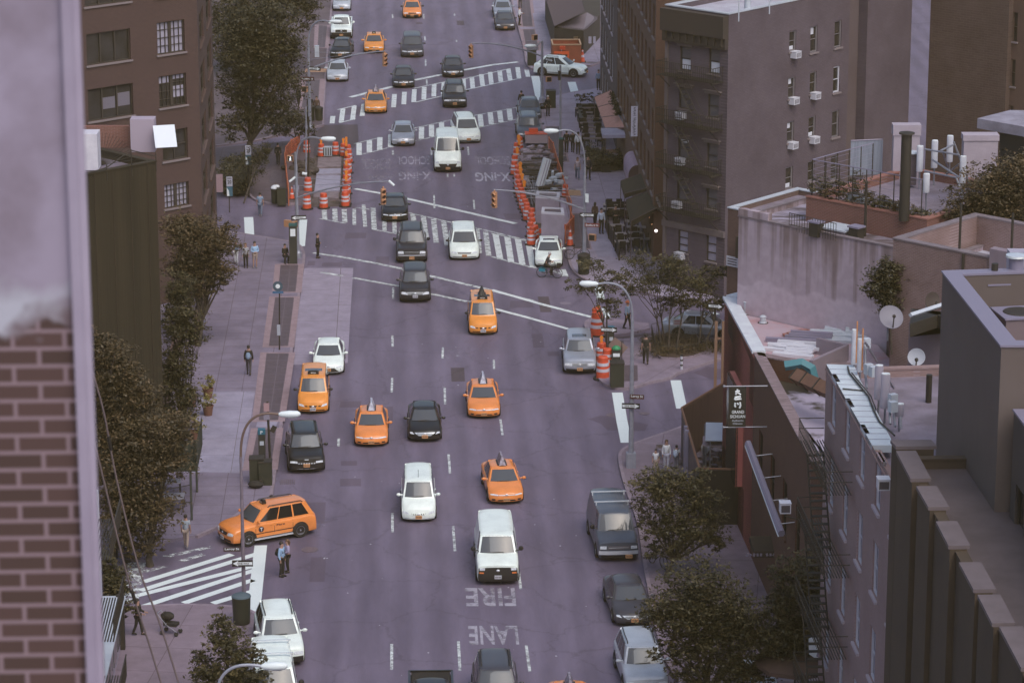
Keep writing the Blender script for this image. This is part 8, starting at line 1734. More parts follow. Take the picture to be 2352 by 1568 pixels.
row2=[(150,300),(155,340),(135,430),(165,580),(170,640),(185,700),(205,770)]
for i,(x,y) in enumerate(row): drum('orange drum nearest the white sedan at the end of the curved row' if i==len(row)-1 else ORD[i]+' orange drum from the far end of the long curved row at right',k8,x,y,0,False,DG2 if i<len(row)-1 else None,1.0)
for i,(x,y) in enumerate(row2):
 q=g(k8,x,y)+Vector((0,0,.95)); w_=thing('warning_light',ORD[i]+' amber light from the far end of the long curved drum row','warning light',tuple(q),0,'amber lights along the curved row'); mb=MB(); mb.box((0,0,.10),(.2,.12,.24)); mb.build('base',flash_m,w_); mb=MB(); mb.cyl((0,-.05,.34),(0,.05,.34),.14,n=14); mb.build('lens',flash_m,w_,smooth=True)
DG3='orange drums at the island tip'
for x,y,li,s,l in ((45,480,False,1.5,'big orange drum standing alone above the island tip'),(110,870,True,1.2,'orange drum behind the nearest one beside the silver SUV'),(195,960,False,1.2,'orange drum half hidden behind the dark post at the island tip'),(130,1115,False,1.35,'nearest orange drum beside the silver SUV at the island tip')): drum(l,k6,x,y,.0,li,DG3,s)
q=g(k6,35,470)+Vector((0,0,1.5)); r=thing('sandbag','orange sack draped over the drum above the island tip','sack',tuple(q)); mb=MB(); mb.ball((0,0,.1),1,10,(.3,.25,.2)); mb.build('sack',drum_o,r,smooth=True); mb=MB(); mb.ball((.12,-.05,.3),1,8,(.14,.12,.12)); mb.build('knot',flash_m,r,smooth=True)
def cone(label,f,x,y,z=.15,s=1.0):
 p=g(f,x,y,z); r=thing('traffic_cone',label,'traffic cone',tuple(p),0,'traffic cones'); mb=MB(); mb.lathe((0,0,0),[(.17*s,.04),(.15*s,.10),(.035*s,.75*s)],14); mb.build('cone',drum_o,r,smooth=True); mb=MB(); mb.lathe((0,0,0),[(.115*s,.30*s),(.075*s,.50*s)],14); mb.build('reflective_band',drum_w,r,smooth=True); mb=MB(); mb.lathe((0,0,0),[(.060*s,.58*s),(.045*s,.72*s)],14); mb.build('reflective_band',drum_w,r,smooth=True); mb=MB(); mb.box((0,0,.03),(.42*s,.42*s,.05)); mb.build('base',TYRE,r)
cone('traffic cone behind the white sedan on the right pavement',k8,668,1235,.15,1.5); cone('traffic cone inside the left trench fence',k7,308,910,.15,1.2); cone('traffic cone beside the orange skip at the top right',k2,1185,745,.15,1.5)
# orange mesh fences
mesh_m=wornmat('orange_mesh',(.55,.13,.06),.50,9,.06); post_m=mat('timber_orange',(.55,.16,.08),rough=.7)
def mesh_fence(label,f,pts,h,lift=0):
 P=[g(f,*q,.05) for q in pts]; r=thing('mesh_fence',label,'fence',tuple(P[0])); mb=MB()
 mb.grid([[p+Vector((0,0,z)) for p in P] for z in (.08,h*.5,h)]); mb.grid([[p+Vector((.04,.03,z)) for p in P] for z in (h,h*.5,.08)]); mb.build('mesh',mesh_m,r,world=True)
 for p in P: mb=MB(); mb.cyl(tuple(p),tuple(p+Vector((0,0,h+.12))),.04,n=6); mb.build('stake',post_m,r,world=True)
 mb=MB(); mb.tube([p+Vector((0,0,h+.02)) for p in P],.03,5); mb.build('top_rail',post_m,r,world=True)
mesh_fence('curved orange mesh fence on the pavement side of the left trench',k7,[(400,330),(300,385),(235,470),(225,560),(240,680),(250,800),(265,920),(270,990)],1.15)
mesh_fence('long orange mesh fence on the pavement side of the right roadworks',k8,[(455,290),(500,350),(515,420),(545,520),(575,610),(600,700),(640,830),(680,950),(672,1040),(705,1130)],1.1)
mesh_fence('short orange mesh fence closing the near end of the right roadworks',k8,[(705,1130),(660,1180),(620,1225)],1.3)
# left trench: plates,opening and timber
slab=mat('trench_plate',(.24,.19,.21),(.16,.125,.135),scale=1.5,rough=.8)
sl=g(k7,750,700)
for i,(q,m_,lab) in enumerate((([(620,435),(900,430),(895,545),(610,555)],slab,'farthest concrete slab over the trench'),([(610,575),(895,570),(890,625),(600,640)],mat('plate_pale',(.33,.31,.40),(.27,.25,.32),scale=2),'pale narrow slab, second from the back of the trench'),([(600,660),(890,655),(880,835),(575,850)],MATS['plate_pale'],'large pale slab in the middle of the trench'),([(570,862),(870,850),(865,935),(565,915)],slab,'brownish slab at the near end of the trench'))):
 P=gp(k7,*q); r=thing('road_plate',lab,'slab',(*P[0],.1)); mb=MB(); mb.prism(P,.02,.16+.012*i); mb.build('slab',m_,r,world=True); mb=MB(); c=sum((Vector(p) for p in P),Vector((0,0)))/4;
 for s in (-1,1): mb.box((c.x+s*1.2,c.y,.19+.012*i),(.18,.18,.04))
 mb.build('lifting_lug',iron_m,r,world=True)
struct(MB().prism(gp(k7,(440,400),(1010,395),(1020,1000),(430,1010)),0,.012).build('trench',mat('churned_earth',(.055,.038,.028),(.13,.10,.10),scale=1.2,rough=.95)))
r=thing('white_barrier','white ribbed barrier block behind the left trench','barrier',tuple(g(k7,730,400))); b=g(k7,730,405); mb=MB()
mb.box((b.x,b.y,.45),(.75,.4,.7)); mb.build('block',cap_lt,r,world=True); mb=MB()
for k in range(4): mb.box((b.x-.27+.18*k,b.y-.21,.45),(.07,.03,.6))
mb.build('rib',iron_m,r,world=True)
b=g(k7,470,575); r=thing('spoil_heap','dark heap of spoil behind the lamp post in the trench','heap',tuple(b)); mb=MB(); random.seed(2)
for k in range(26): mb.ball((b.x+random.gauss(0,.45),b.y+random.gauss(0,1.3),random.uniform(0,.5)),random.uniform(.18,.5),6,(1,1,.7))
mb.build('earth',mat('earth_dark',(.035,.026,.018),(.09,.07,.065),scale=3,rough=.95),r,world=True)
b=g(k7,355,760,.15); r=thing('steel_plate','dark ribbed plate lying inside the trench fence','plate',tuple(b)); mb=MB(); mb.prism(gp(k7,(310,700),(470,705),(470,790),(310,790)),.15,.19); mb.build('plate',grm,r,world=True); mb=MB(); mb.prism(gp(k7,(325,800),(395,800),(395,850),(325,850)),.15,.35); mb.build('crate',cap_gy,r,world=True)
# right roadworks: concrete boxes,rubble,steel,timber
conc=mat('concrete_box',(.30,.26,.33),(.24,.205,.265),scale=1.2,rough=.8)
def cbox(label,f,pts,zt_,hollow=True):
 P=[V2(g(f,*q,zt_)) for q in pts]; r=thing('concrete_chamber',label,'concrete box',(*P[0],0),0,'concrete chambers in the roadworks'); mb=MB(); c=sum(P,Vector((0,0)))/4
 mb.prism(P,0,zt_-.12); mb.build('wall',conc,r,world=True)
 I=[p+(c-p)*.26 for p in P]; mb=MB()
 for k in range(4): a,b_,c2,d=P[k],P[(k+1) % 4],I[(k+1) % 4],I[k]; mb.prism([a,b_,c2,d],zt_-.12,zt_+.02)
 mb.build('rim',mat('rim_pale',(.46,.45,.52),rough=.7),r,world=True); mb=MB(); mb.prism(I,zt_-.125,zt_-.06); mb.build('cover',grm,r,world=True)
cbox('tall concrete chamber with an open rim nearest the white sedan',k8,[(378,900),(610,915),(600,858),(385,850)],2.6); cbox('second concrete chamber behind the tall one',k8,[(318,742),(560,755),(570,700),(330,690)],1.9)
random.seed(9)
def rubble(label,f,cx,cy,sx,sy,n,m,hmax=.6,long=False,nm='rubble_heap'):
 b=g(f,cx,cy); r=thing(nm,label,'heap',tuple(b)); mb=MB()
 for k in range(n):
  x,y=random.gauss(0,sx),random.gauss(0,sy); d=(random.uniform(1.2,2.8),random.uniform(.08,.2),random.uniform(.06,.16)) if long else (random.uniform(.15,.6),random.uniform(.15,.5),random.uniform(.1,.3))
  mb.box((b.x+x,b.y+y,random.uniform(.08,hmax)),d,random.uniform(-.25,.25)+(0 if long else random.uniform(0,3)),random.uniform(-.2,.2),random.uniform(-.12,.12))
 mb.build('pieces',m,r,world=True)
rubble('heap of grey-mauve rubble at the far end of the right roadworks',k8,320,390,.8,1.6,90,mat('rubble_mauve',(.20,.165,.20),(.34,.29,.35),scale=4,rough=.9)); rubble('stack of dark timbers across the right roadworks',k8,370,470,.35,2.4,36,mat('timber_dark',(.075,.060,.060),(.16,.13,.14),scale=3),.7,True,'timber_stack')
rubble('pile of dark beams and sheets in the middle of the right roadworks',k8,380,590,.4,2.2,34,mat('timber_black',(.035,.028,.020),(.07,.055,.05),scale=3),.8,True,'timber_stack'); rubble('small heap of pale broken stone beside the curved drum row',k8,225,610,.3,.8,26,mat('stone_pale',(.30,.26,.30),(.42,.38,.44),scale=4),.4)
rubble('scatter of white offcuts behind the second concrete chamber',k8,500,690,.5,.6,16,cap_lt,1.2)
b=g(k8,390,720); r=thing('upright_board','upright white ribbed panel sticking out of the right roadworks','panel',tuple(b)); mb=MB(); mb.box((b.x+.05,b.y,1.6),(.6,.25,2.2),R(10),R(-20),R(22)); mb.build('panel',cap_lt,r,world=True); mb=MB()
for k in (-.2,0,.2): mb.box((b.x+.05+k,b.y-.14,1.6),(.05,.05,2.1),R(10),R(-20),R(22))
mb.build('rib',cap_gy,r,world=True)
b0_=g(k8,225,700); r=thing('rebar_cage','bundle of bent grey reinforcing bars along the curved drum row','rebar',tuple(b0_)); mb=MB()
for k in range(16):
 x=random.uniform(-.5,.5); pts=[g(k8,235+i*16+random.uniform(-8,8),650+i*55,0)+Vector((x,0,random.uniform(.2,.9))) for i in range(5)]; mb.tube(pts,.022,4)
for i in range(7): p=g(k8,240+i*11,670+i*35,0); mb.tube([p+Vector((-.6,0,.2)),p+Vector((-.5,0,.9)),p+Vector((.5,0,.9)),p+Vector((.6,0,.2))],.018,4)
mb.build('bars',steel_m,r,world=True)
struct(MB().prism(gp(k8,(150,250),(450,210),(520,420),(640,700),(700,1130),(620,1230),(340,1230),(230,850),(150,560)),0,.014).build('roadworks_bed',mat('roadworks_bed',(.12,.095,.10),(.05,.038,.03),scale=.8,rough=.9,lo=.42,hi=.58)))
r=thing('tailgate_load','pinkish crate behind the blue-grey SUV in the roadworks','crate',tuple(g(k8,330,215))); b=g(k8,325,225); mb=MB(); mb.box((b.x,b.y,.6),(1.7,1.0,.7)); mb.build('crate',mat('crate_pink',(.34,.27,.31)),r,world=True); mb=MB(); mb.box((b.x,b.y,.98),(1.75,1.05,.06)); mb.box((b.x-.2,b.y+.2,1.15),(.7,.4,.3)); mb.build('lid',drum_o,r,world=True)
drum('orange drum cap beside the tan warning strip',k8,620,745,.15,False,None,.9)
rubble('orange warning canvas slumped behind the white sedan',k8,470,1165,.45,.25,14,drum_o,.9,False,'canvas_heap')
#----------------------------------------------------------------upper right: skip,low building,dining
b=g(k2,980,740,.15); r=thing('skip','orange-brown open skip with a black arrow board at the top right','skip',tuple(b)); x0=g(k2,830,770,.15); x1=g(k2,1165,770,.15); y1_=g(k2,1150,700,.15).y; sk=mat('skip_orange',(.33,.09,.045),(.26,.075,.04),scale=2,rough=.7); mb=MB(); hh=1.7
W_=x1.x-x0.x; cx_=(x0.x+x1.x)/2; yn=x0.y; D_=2.6
for c,d in (((cx_,yn,.15+hh/2),(W_,.08,hh)),((cx_,yn+D_,.15+hh/2),(W_,.08,hh)),((x0.x,yn+D_/2,.15+hh/2),(.08,D_-.09,hh)),((x1.x,yn+D_/2,.15+hh/2),(.08,D_-.09,hh)),((cx_,yn+D_/2,.3),(W_-.1,D_-.1,.1))): mb.box(c,d)
mb.build('tub',sk,r,world=True); mb=MB()
for c,d in (((cx_,yn-.01,hh+.2),(W_+.1,.14,.1)),((cx_,yn+D_,hh+.2),(W_+.1,.14,.1)),((x0.x,yn+D_/2,hh+.2),(.14,D_-.15,.1)),((x1.x,yn+D_/2,hh+.2),(.14,D_-.15,.1))): mb.box(c,d)
mb.build('rim',mat('skip_rim',(.40,.26,.16),rough=.7),r,world=True)
q=GY(*k2(935,665),yn-.5); r=thing('arrow_board','orange detour board with a black arrow pointing left in front of the skip','sign',(q.x,q.y,q.z)); mb=MB(); mb.box((0,0,0),(1.35,.05,.72)); mb.build('panel',mat('sign_orange',(.75,.12,.04),rough=.5),r); mb=MB(); mb.poly([(x,-.035,z) for x,z in ((-.55,0),(-.25,.17),(-.25,.08),(.52,.08),(.52,-.08),(-.25,-.08),(-.25,-.17))]); mb.build('arrow',TRIM,r); mb=MB(); mb.cyl((0,.06,-q.z+.15),(0,.06,.5),.04,n=6); mb.build('post',steel_m,r); mb=MB(); mb.box((.1,.3,.62),(.5,.3,.3)); mb.build('flag',drum_o,r)
# low pavilion with tiled roof and a ribbed metal porch
r=thing('corner_pavilion','low dark corner building with a brown sloping roof and ribbed metal porch at top right','building',tuple(g(k2,1000,600,.15)))
zz=2.5; bb=[g(k2,850,312,zz),g(k2,1200,352,zz),g(k2,1400,150,zz),g(k2,1400,-300,zz),g(k2,740,-60,zz)]
mb=MB(); mb.prism([V2(p) for p in bb],.1,zz-.15); mb.build('wall',mat('pavilion_wall',(.035,.026,.018),(.05,.038,.028),scale=1),r,world=True)
shingle=mat('shingle_brown',(.115,.082,.088),(.09,.062,.066),scale=4,rough=.85,stretch=(1,4,1)); rib_m=mat('porch_metal',(.20,.165,.19),rough=.5)
p0,p1,p2,p3=g(k2,850,318,zz),g(k2,740,-40,zz),g(k2,1150,-80,4.0),g(k2,1215,140,4.0); mb=MB(); mb.poly([p0,p3,p2,p1]); pr3=g(k2,885,305,zz); mb.poly([p0,p0-Vector((0,0,.2)),p1-Vector((0,0,.2)),p1]); mb.build('roof',shingle,r,world=True)
q0,q1,q2,q3=g(k2,888,308,zz),g(k2,1200,357,zz-.1),g(k2,1365,215,zz+.1),g(k2,1240,152,zz+.9); mb=MB(); mb.poly([q0,q1,q2,q3]); L_=Vector((0,0,-.14)); mb.poly([q0,q0+L_,q1+L_,q1]); mb.poly([q1,q1+L_,q2+L_,q2]); o=mb.build('porch_roof',rib_m,r,world=True); mb=MB()
for i in range(14): t=i/13; a=q0+(q1-q0)*t; b_=q3+(q2-q3)*t; mb.tube([a+Vector((0,0,.03)),b_+Vector((0,0,.03))],.045,4)
mb.build('standing_seam',mat('seam_dark',(.08,.06,.07),rough=.5),o,world=True)
for x0_,x1_,l in ((1075,1130,1),(1150,1205,1),(1255,1290,0),(1310,1340,0)):
 a=GY(*k2(x0_,510),q1.y+.4); b_=GY(*k2(x1_,430),q1.y+.4); mb=MB(); mb.box(((a.x+b_.x)/2,q1.y-.1,(a.z+b_.z)/2),(abs(b_.x-a.x),.1,abs(b_.z-a.z))); mb.build('window',mat('window_warm',(.13,.085,.05),rough=.4) if l else pane_lt,r,world=True)
# terracotta awnings,canopy,vertical sign,domed awning,black awnings along the brick block
XB=Kb.x
def awn(name,label,f,quad,z_in,z_out,m,val=.25,seams=0,Xin=None):
 """quad: inner-far, inner-near, outer-near, outer-far picture points; inner edge at z_in, outer at z_out"""
 a,b_,c,d=g(f,*quad[0],z_in),g(f,*quad[1],z_in),g(f,*quad[2],z_out),g(f,*quad[3],z_out); r=thing(name,label,'awning',tuple(c)); mb=MB(); mb.poly([a,b_,c,d]); lo=Vector((0,0,-val)); mb.poly([d,c,c+lo,d+lo]); mb.poly([b_,b_+lo*.3,c+lo,c]); mb.poly([a,d,d+lo,a+lo*.3]); mb.poly([a+Vector((0,0,-.03)),d+Vector((0,0,-.03)),c+Vector((0,0,-.03)),b_+Vector((0,0,-.03))]); mb.build('canvas',m,r,world=True)
 mb=MB()
 for s in range(seams+2): t=s/(seams+1); p=a+(b_-a)*t; q=d+(c-d)*t; mb.tube([p+Vector((0,0,.02)),q+Vector((0,0,.02))],.025,4)
 mb.tube([c,(c.x,c.y,.15)],.03,5); mb.tube([d,(d.x,d.y,.15)],.03,5); mb.build('frame',mat('awn_frame',(.12,.08,.085),rough=.6),r,world=True); return r
awn('awning','long terracotta canvas awning in three bays over the outdoor tables',k3,[(800,-140),(1045,515),(705,520),(510,-20)],3.6,2.7,mat('canvas_terracotta',(.50,.26,.215),(.44,.22,.18),scale=2,rough=.85),.12,2)
a=g(k3,900,50,3.7); r=thing('planted_ledge','line of small dark plants along the blue-grey ledge over the terracotta awning','planter',tuple(a)); mb=MB(); q=[g(k3,830,-60,3.75),g(k3,1110,470,3.75),g(k3,1040,500,3.6),g(k3,800,30,3.6)]; mb.prism([V2(p) for p in q],3.5,3.78); mb.build('ledge',mat('ledge_blue',(.20,.21,.25),rough=.6),r,world=True)
rnd=random.Random(4)
for i in range(9): p=g(k3,815+i*16,-10+i*42,3.85); mb=MB(); leaves(mb,[((p.x,p.y,4.1),(.25,.5,.35))],60,.12,rnd); mb.build('plant',None,r,world=True,mats=leafC)
a,b_,c,d=g(k3,620,518,3.0),g(k3,1135,518,3.4),g(k3,1135,635,3.3),g(k3,650,640,2.9)
r=thing('canopy','pale mauve flat canopy jutting out below the vertical white sign','canopy',tuple(a)); mb=MB(); mb.poly([a,b_,c,d]); lo=Vector((0,0,-.25)); mb.poly([d,c,c+lo,d+lo]); mb.poly([a,d,d+lo,a+lo]); mb.poly([a+lo,d+lo,c+lo,b_+lo]); mb.build('canvas',mat('canopy_mauve',(.34,.31,.40),(.29,.26,.34),scale=1.2,rough=.6),r,world=True); mb=MB()
for p in (a,d): mb.cyl((p.x+.1,p.y,.15),(p.x+.1,p.y,p.z-.25),.04,n=6)
mb.build('post',iron_m,r,world=True)
Yv=Kb.y+(Kb2.y-Kb.y)*.55; sgn=[GX(*k3(1145,130),XB-.75),GX(*k3(1258,675),XB-.35)]; zt_,zb_=GX(*k3(1200,135),XB-.5).z,GX(*k3(1200,670),XB-.5).z; yv=GX(*k3(1200,400),XB-.5).y
r=thing('blade_sign','tall white vertical blade sign with small dark lettering on the brick block','sign',(XB-.5,yv,zb_)); xw0=GY(*k3(1145,400),yv).x; xw1=GY(*k3(1258,400),yv).x; mb=MB(); mb.box(((xw0+xw1)/2,yv,(zt_+zb_)/2),(xw1-xw0,.12,zt_-zb_)); mb.build('panel',mat('sign_mauve_white',(.75,.72,.85),rough=.5),r,world=True)
mb=MB(); n=19; hz_=(zt_-zb_)*.94/n
rnd=random.Random(6)
for i in range(19):
 if i !=6:
  for q in range(2): mb.box(((xw0+xw1)/2+rnd.uniform(-.04,.04),yv-.07,zt_-(i+.75+q*.28)*hz_),(rnd.uniform(.10,.22),.02,hz_*.2),0,0,rnd.choice((0,0,.4,-.4)))
mb.build('lettering',mat('ink_violet',(.06,.05,.10)),r,world=True)
# domed mauve awning
a,b_=g(k3,1060,1100,2.9),g(k3,1150,1375,2.9); r=thing('dome_awning','rounded mauve awning with a dark end beside the black awnings','awning',tuple(b_)); c=g(k3,1360,1165,3.0); wdt=1.9; mb=MB(); n=10
y0,y1=g(k3,1100,930,3.6).y,g(k3,1200,1180,3.6).y; xL=g(k3,1150,1180,3.6).x-.2
sec=[(xL,2.3)]+[(xL+wdt*.30*(1-math.cos(t)),2.9+.75*math.sin(t)) for t in [i*math.pi/2/n for i in range(n+1)]]+[(xL+wdt,3.7)]
mb.grid([[(x,y0,z) for x,z in sec],[(x,y1,z) for x,z in sec]]); mb.build('canvas',mat('canvas_mauve',(.36,.26,.34),(.31,.225,.295),scale=2,rough=.8),r,world=True,smooth=True); mb=MB(); mb.poly([(x,y1-.01,z) for x,z in sec]+[(xL+wdt,y1-.01,2.3)]); mb.build('end_panel',mat('canvas_brown',(.10,.065,.06),rough=.85),r,world=True)
cb_=mat('canvas_olive_black',(.034,.026,.014),(.045,.034,.02),scale=2,rough=.9)
awn('awning','upper black awning over the pavement in front of the brick block',k4,[(1100,-60),(1180,170),(785,270),(725,75)],3.8,2.9,cb_,.35)
awn('awning','large lower black awning in front of the brick block',k4,[(1130,240),(1290,480),(880,690),(810,365)],3.9,2.9,cb_,.45)
a,b_=g(k4,1185,90,4.4),g(k4,1350,520,4.4); r=thing('wall_pipe','pale brown rail running down behind the black awnings','pipe',tuple(a)); mb=MB(); mb.tube([a,b_],.10,6); mb.build('pipe',mat('pipe_tan',(.22,.17,.16),rough=.6),r,world=True); mb=MB(); [mb.box(tuple(a+(b_-a)*t+Vector((.15,0,0))),(.3,.08,.08)) for t in (.2,.5,.8)]; mb.build('bracket',iron_m,r,world=True)
r=thing('wall_lantern','three small warm lamps glowing under the black awnings','lamp',tuple(g(k4,1190,700,2.2))); glow=mat('bulb_glow',(.9,.4,.2),emis=((1,.45,.25),4));
for k,q in enumerate(((1188,632),(1225,740),(1265,838))): p=g(k4,*q,2.3); mb=MB(); mb.ball(tuple(p),.11,8); mb.build('bulb',glow if k<2 else mat('bulb_white',(.9,.8,.8),emis=((1,.9,.9),2)),r,world=True)
p=g(k3,1060,808,2.2); r=thing('wall_lantern','two tiny orange lights under the pale mauve canopy','lamp',tuple(p)); [ (lambda mb: (mb.ball(tuple(g(k3,*q,2.2)),.08,8),mb.build('bulb',glow,r,world=True)))(MB()) for q in ((1060,808),(1077,857))]
# outdoor dining
tblw=mat('table_wood',(.11,.075,.065),(.15,.105,.095),scale=3,rough=.6); tblp=mat('table_pale',(.30,.25,.24),rough=.5); chairm=mat('chair_black',(.022,.017,.011),rough=.6)
def table_proto(name,w_,d_,m,label):
 r=thing(name,label,'table',(0,0,0)); mb=MB(); mb.box((0,0,.74),(w_,d_,.04)); mb.build('table_top',m,r); mb=MB()
 for x in (-1,1):
  for y in (-1,1): mb=MB(); mb.box((x*(w_/2-.05),y*(d_/2-.05),.36),(.05,.05,.71)); mb.build('leg',chairm,r)
 return r
def chair_proto():
 r=thing('dining_chair','','chair',(0,0,0)); mb=MB(); mb.box((0,0,.45),(.42,.42,.05)); mb.build('seat',chairm,r); mb=MB(); mb.box((0,.2,.72),(.42,.04,.46)); mb.build('backrest',chairm,r)
 for x in (-1,1):
  for y in (-1,1): mb=MB(); mb.box((x*.18,y*.18,.21),(.04,.04,.43)); mb.build('leg',chairm,r)
 return r
def dupl(src,kids,loc,rz,label,group,scale=None):
 r=src.copy(); COL.objects.link(r)
 for c in kids: k=c.copy(); COL.objects.link(k); k.parent=r
 r.location=loc; r.rotation_euler=(0,0,rz); r['label']=label; r['group']=group
 return r
T1=table_proto('picnic_table',1.7,.62,tblw,''); T1k=children(T1); CHP=chair_proto(); CHk=children(CHP); usedt=False; usedc=False
seatpos=[]
pos1=[(350,300),(390,380),(430,440),(450,490),(440,560),(470,640),(480,700),(470,760),(500,835)]
for i,(x,y) in enumerate(pos1):
 p=g(k3,x,y+25,.15); lab=ORD[i]+' wooden table from the far end, beside the terracotta awning'
 if not usedt: T1.location=p; tag(T1,lab,'table','outdoor tables by the terracotta awning'); usedt=True
 else: dupl(T1,T1k,p,0,lab,'outdoor tables by the terracotta awning')
 for s in (-.5,.5): seatpos.append((p+Vector((s,.65,0)),0,('left' if s<0 else 'right')+' chair at the '+ORD[i]+' wooden table from the far end, by the terracotta awning','chairs by the terracotta awning'))
r=thing('planter','dark timber planter screen enclosing the outdoor tables by the terracotta awning','planter',tuple(g(k3,400,255,.15))); mb=MB(); a=g(k3,215,290,.15); b_=g(k3,600,290,.15); mb.prism([V2(a),V2(b_),V2(b_)+Vector((0,.5)),V2(a)+Vector((0,.5))],.15,1.0); c=g(k3,240,520,.15); mb.prism([V2(a),V2(a)+Vector((.35,0)),V2(c)+Vector((.35,0)),V2(c)],.15,1.0-.01); mb.build('box',chairm,r,world=True); rnd=random.Random(3)
for i,x in enumerate((245,320,430,545)): p=g(k3,x,270,.15); mb=MB(); leaves(mb,[((p.x,p.y+.25,1.45),(.35,.3,.5))],170,.11,rnd); mb.build('plant',None,r,world=True,mats=leafC)
r=thing('planter_hedge','dark leafy planter hedge closing the near end of the outdoor tables','hedge',tuple(g(k3,540,1200,.15))); mb=MB(); bl=[]
for x,y in ((450,1000),(470,1130),(540,1220),(600,1100),(700,1230),(820,1200),(930,1190),(1000,1100)): p=g(k3,x,y+30,.15); bl.append(((p.x,p.y,.75),(.6,1.1,.55)))
leaves(mb,bl,5200,.12,random.Random(6)); mb.build('foliage',None,r,world=True,mats=leafC); mb=MB(); [mb.box((c[0],c[1],.4),(.7,1.2,.5)) for c,_ in bl]; mb.build('trough',chairm,r,world=True)
p=g(k3,790,1085,.15); T3=table_proto('serving_table',1.6,1.1,mat('table_rust',(.24,.12,.075),rough=.5),'rust-coloured table under the pale mauve canopy'); T3.location=p
T2=table_proto('dining_table',.95,.62,tblp,''); T2k=children(T2); used2=False
for i,(x,y,col) in enumerate(((560,545,0),(710,545,0),(560,615,0),(735,625,0),(675,870,0),(705,1000,0),(740,1120,0),(890,805,1),(915,895,1),(945,985,1),(955,1080,1),(1150,900,1),(1200,1080,1))):
 p=g(k4,x,y+40,.15); tn=(ORD[i] if not col else ORD[i-7])+(' kerb-side table from the far end by the black awnings',' wall-side table from the far end by the black awnings')[col]; lab='pale-topped '+tn; grp=('dining tables on the kerb side','dining tables by the wall')[col]
 if not used2: T2.location=p; tag(T2,lab,'table',grp); used2=True
 else: dupl(T2,T2k,p,R(4),lab,grp)
 seatpos.append((p+Vector((0,.6,0)),0,'far chair at the '+tn,('dining chairs on the kerb side','dining chairs by the wall')[col])); seatpos.append((p+Vector((0,-.6,0)),R(180),'near chair at the '+tn,('dining chairs on the kerb side','dining chairs by the wall')[col]))
for i,(p,rz_,lab,grp) in enumerate(seatpos):
 if i==0: CHP.location=p; CHP.rotation_euler=(0,0,rz_); tag(CHP,lab,'chair',grp)
 else: dupl(CHP,CHk,p,rz_,lab,grp)
r=thing('dining_barrier','low black barrier round the dining tables by the black awnings','barrier',tuple(g(k4,540,900,.15))); mb=MB(); P=[g(k4,*q,.15) for q in ((500,590),(490,800),(540,960),(620,1090),(700,1290))]
for i in range(4): wallstrip(mb,V2(P[i]),V2(P[i+1]),.06,.15,1.15)
a=g(k4,500,590,.15); b_=g(k4,830,590,.15); wallstrip(mb,V2(a),V2(b_),.06,.15,1.1); mb.build('panel',chairm,r,world=True); mb=MB(); [mb.cyl(tuple(p),tuple(p+Vector((0,0,1.1))),.05,n=6) for p in P]; mb.build('post',iron_m,r,world=True)
#----------------------------------------------------------------right: timber hoarding yard
hoard=mat('hoarding_brown',(.125,.062,.040),(.09,.045,.03),scale=1,rough=.85,stretch=(4,4,.4))
r=thing('hoarding','brown timber hoarding round the building yard below the red wall','fence',tuple(g(z7,1210,1500))); h0=V2(g(z7,1212,1300,3.1)); hA=V2(g(z7,1480,1140,3.1)); hB=V2(g(b3,1185,60,3.0)); hC=V2(g(b3,1290,248,3.0)); hD=V2(g(b3,1560,250,3.0))+Vector((.6,0)); mb=MB()
wallstrip(mb,hA,h0,.08,0,3.1); mb.build('back_panel',hoard,r,world=True); mb=MB(); wallstrip(mb,h0,hC,.08,0,3.1); mb.build('side_panel',mat('hoarding_grey',(.085,.062,.065),(.11,.085,.09),scale=1),r,world=True); mb=MB(); wallstrip(mb,hC,hD,.08,0,3.0); mb.build('front_panel',chairm,r,world=True); mb=MB(); mb.tube([(*hA,3.15),(*h0,3.15),(*hC,3.1),(*hD,3.05)],.06,5); mb.build('top_rail',mat('rail_rust',(.20,.10,.06)),r,world=True)
mb=MB(); p=V2(g(b3,1200,300,0));
for t in (.35,.42): q=h0+(hC-h0)*t; mb.box((q.x-.1,q.y,1.6),(.18,.25,3.3))
mb.build('pale_post',cap_gy,r,world=True)
yard=V2(g(b3,1420,180,0)); struct(MB().prism([h0+Vector((.15,-.1)),hC+Vector((.15,.1)),hD+Vector((0,.1)),V2((hD.x,hA.y))],.15,.19).build('yard_floor',mat('yard_floor',(.10,.055,.042),(.20,.16,.19),scale=.8,rough=.9,lo=.45,hi=.62)))
for k,(x,y,w_,d_,zz,l) in enumerate(((1405,10,1.3,3.2,2.6,'pale scaffold board deck in the building yard'),(1465,70,2.6,1.6,2.3,'brown-mauve sheet roof of the shelter in the building yard'))):
 p=g(b3,x,y,zz); r=thing('shelter' if k else 'scaffold_deck',l,'platform',tuple(p)); mb=MB(); mb.box((p.x,p.y,p.z),(w_,d_,.06),R(-6)); mb.build('deck',cap_lt if not k else mat('sheet_mauve',(.20,.155,.17),(.28,.23,.28),scale=1.5),r,world=True)
 for sx in (-1,1):
  for sy in (-1,1): mb=MB(); mb.cyl((p.x+sx*(w_/2-.1),p.y+sy*(d_/2-.1),.19),(p.x+sx*(w_/2-.1),p.y+sy*(d_/2-.1),p.z-.03),.035,n=6); mb.build('leg',steel_m,r,world=True)
random.seed(12); rubble('jumble of timber and sacks in the building yard',b3,1410,210,1.2,1.0,50,mat('yard_mix',(.10,.07,.06),(.26,.22,.26),scale=3),.7)
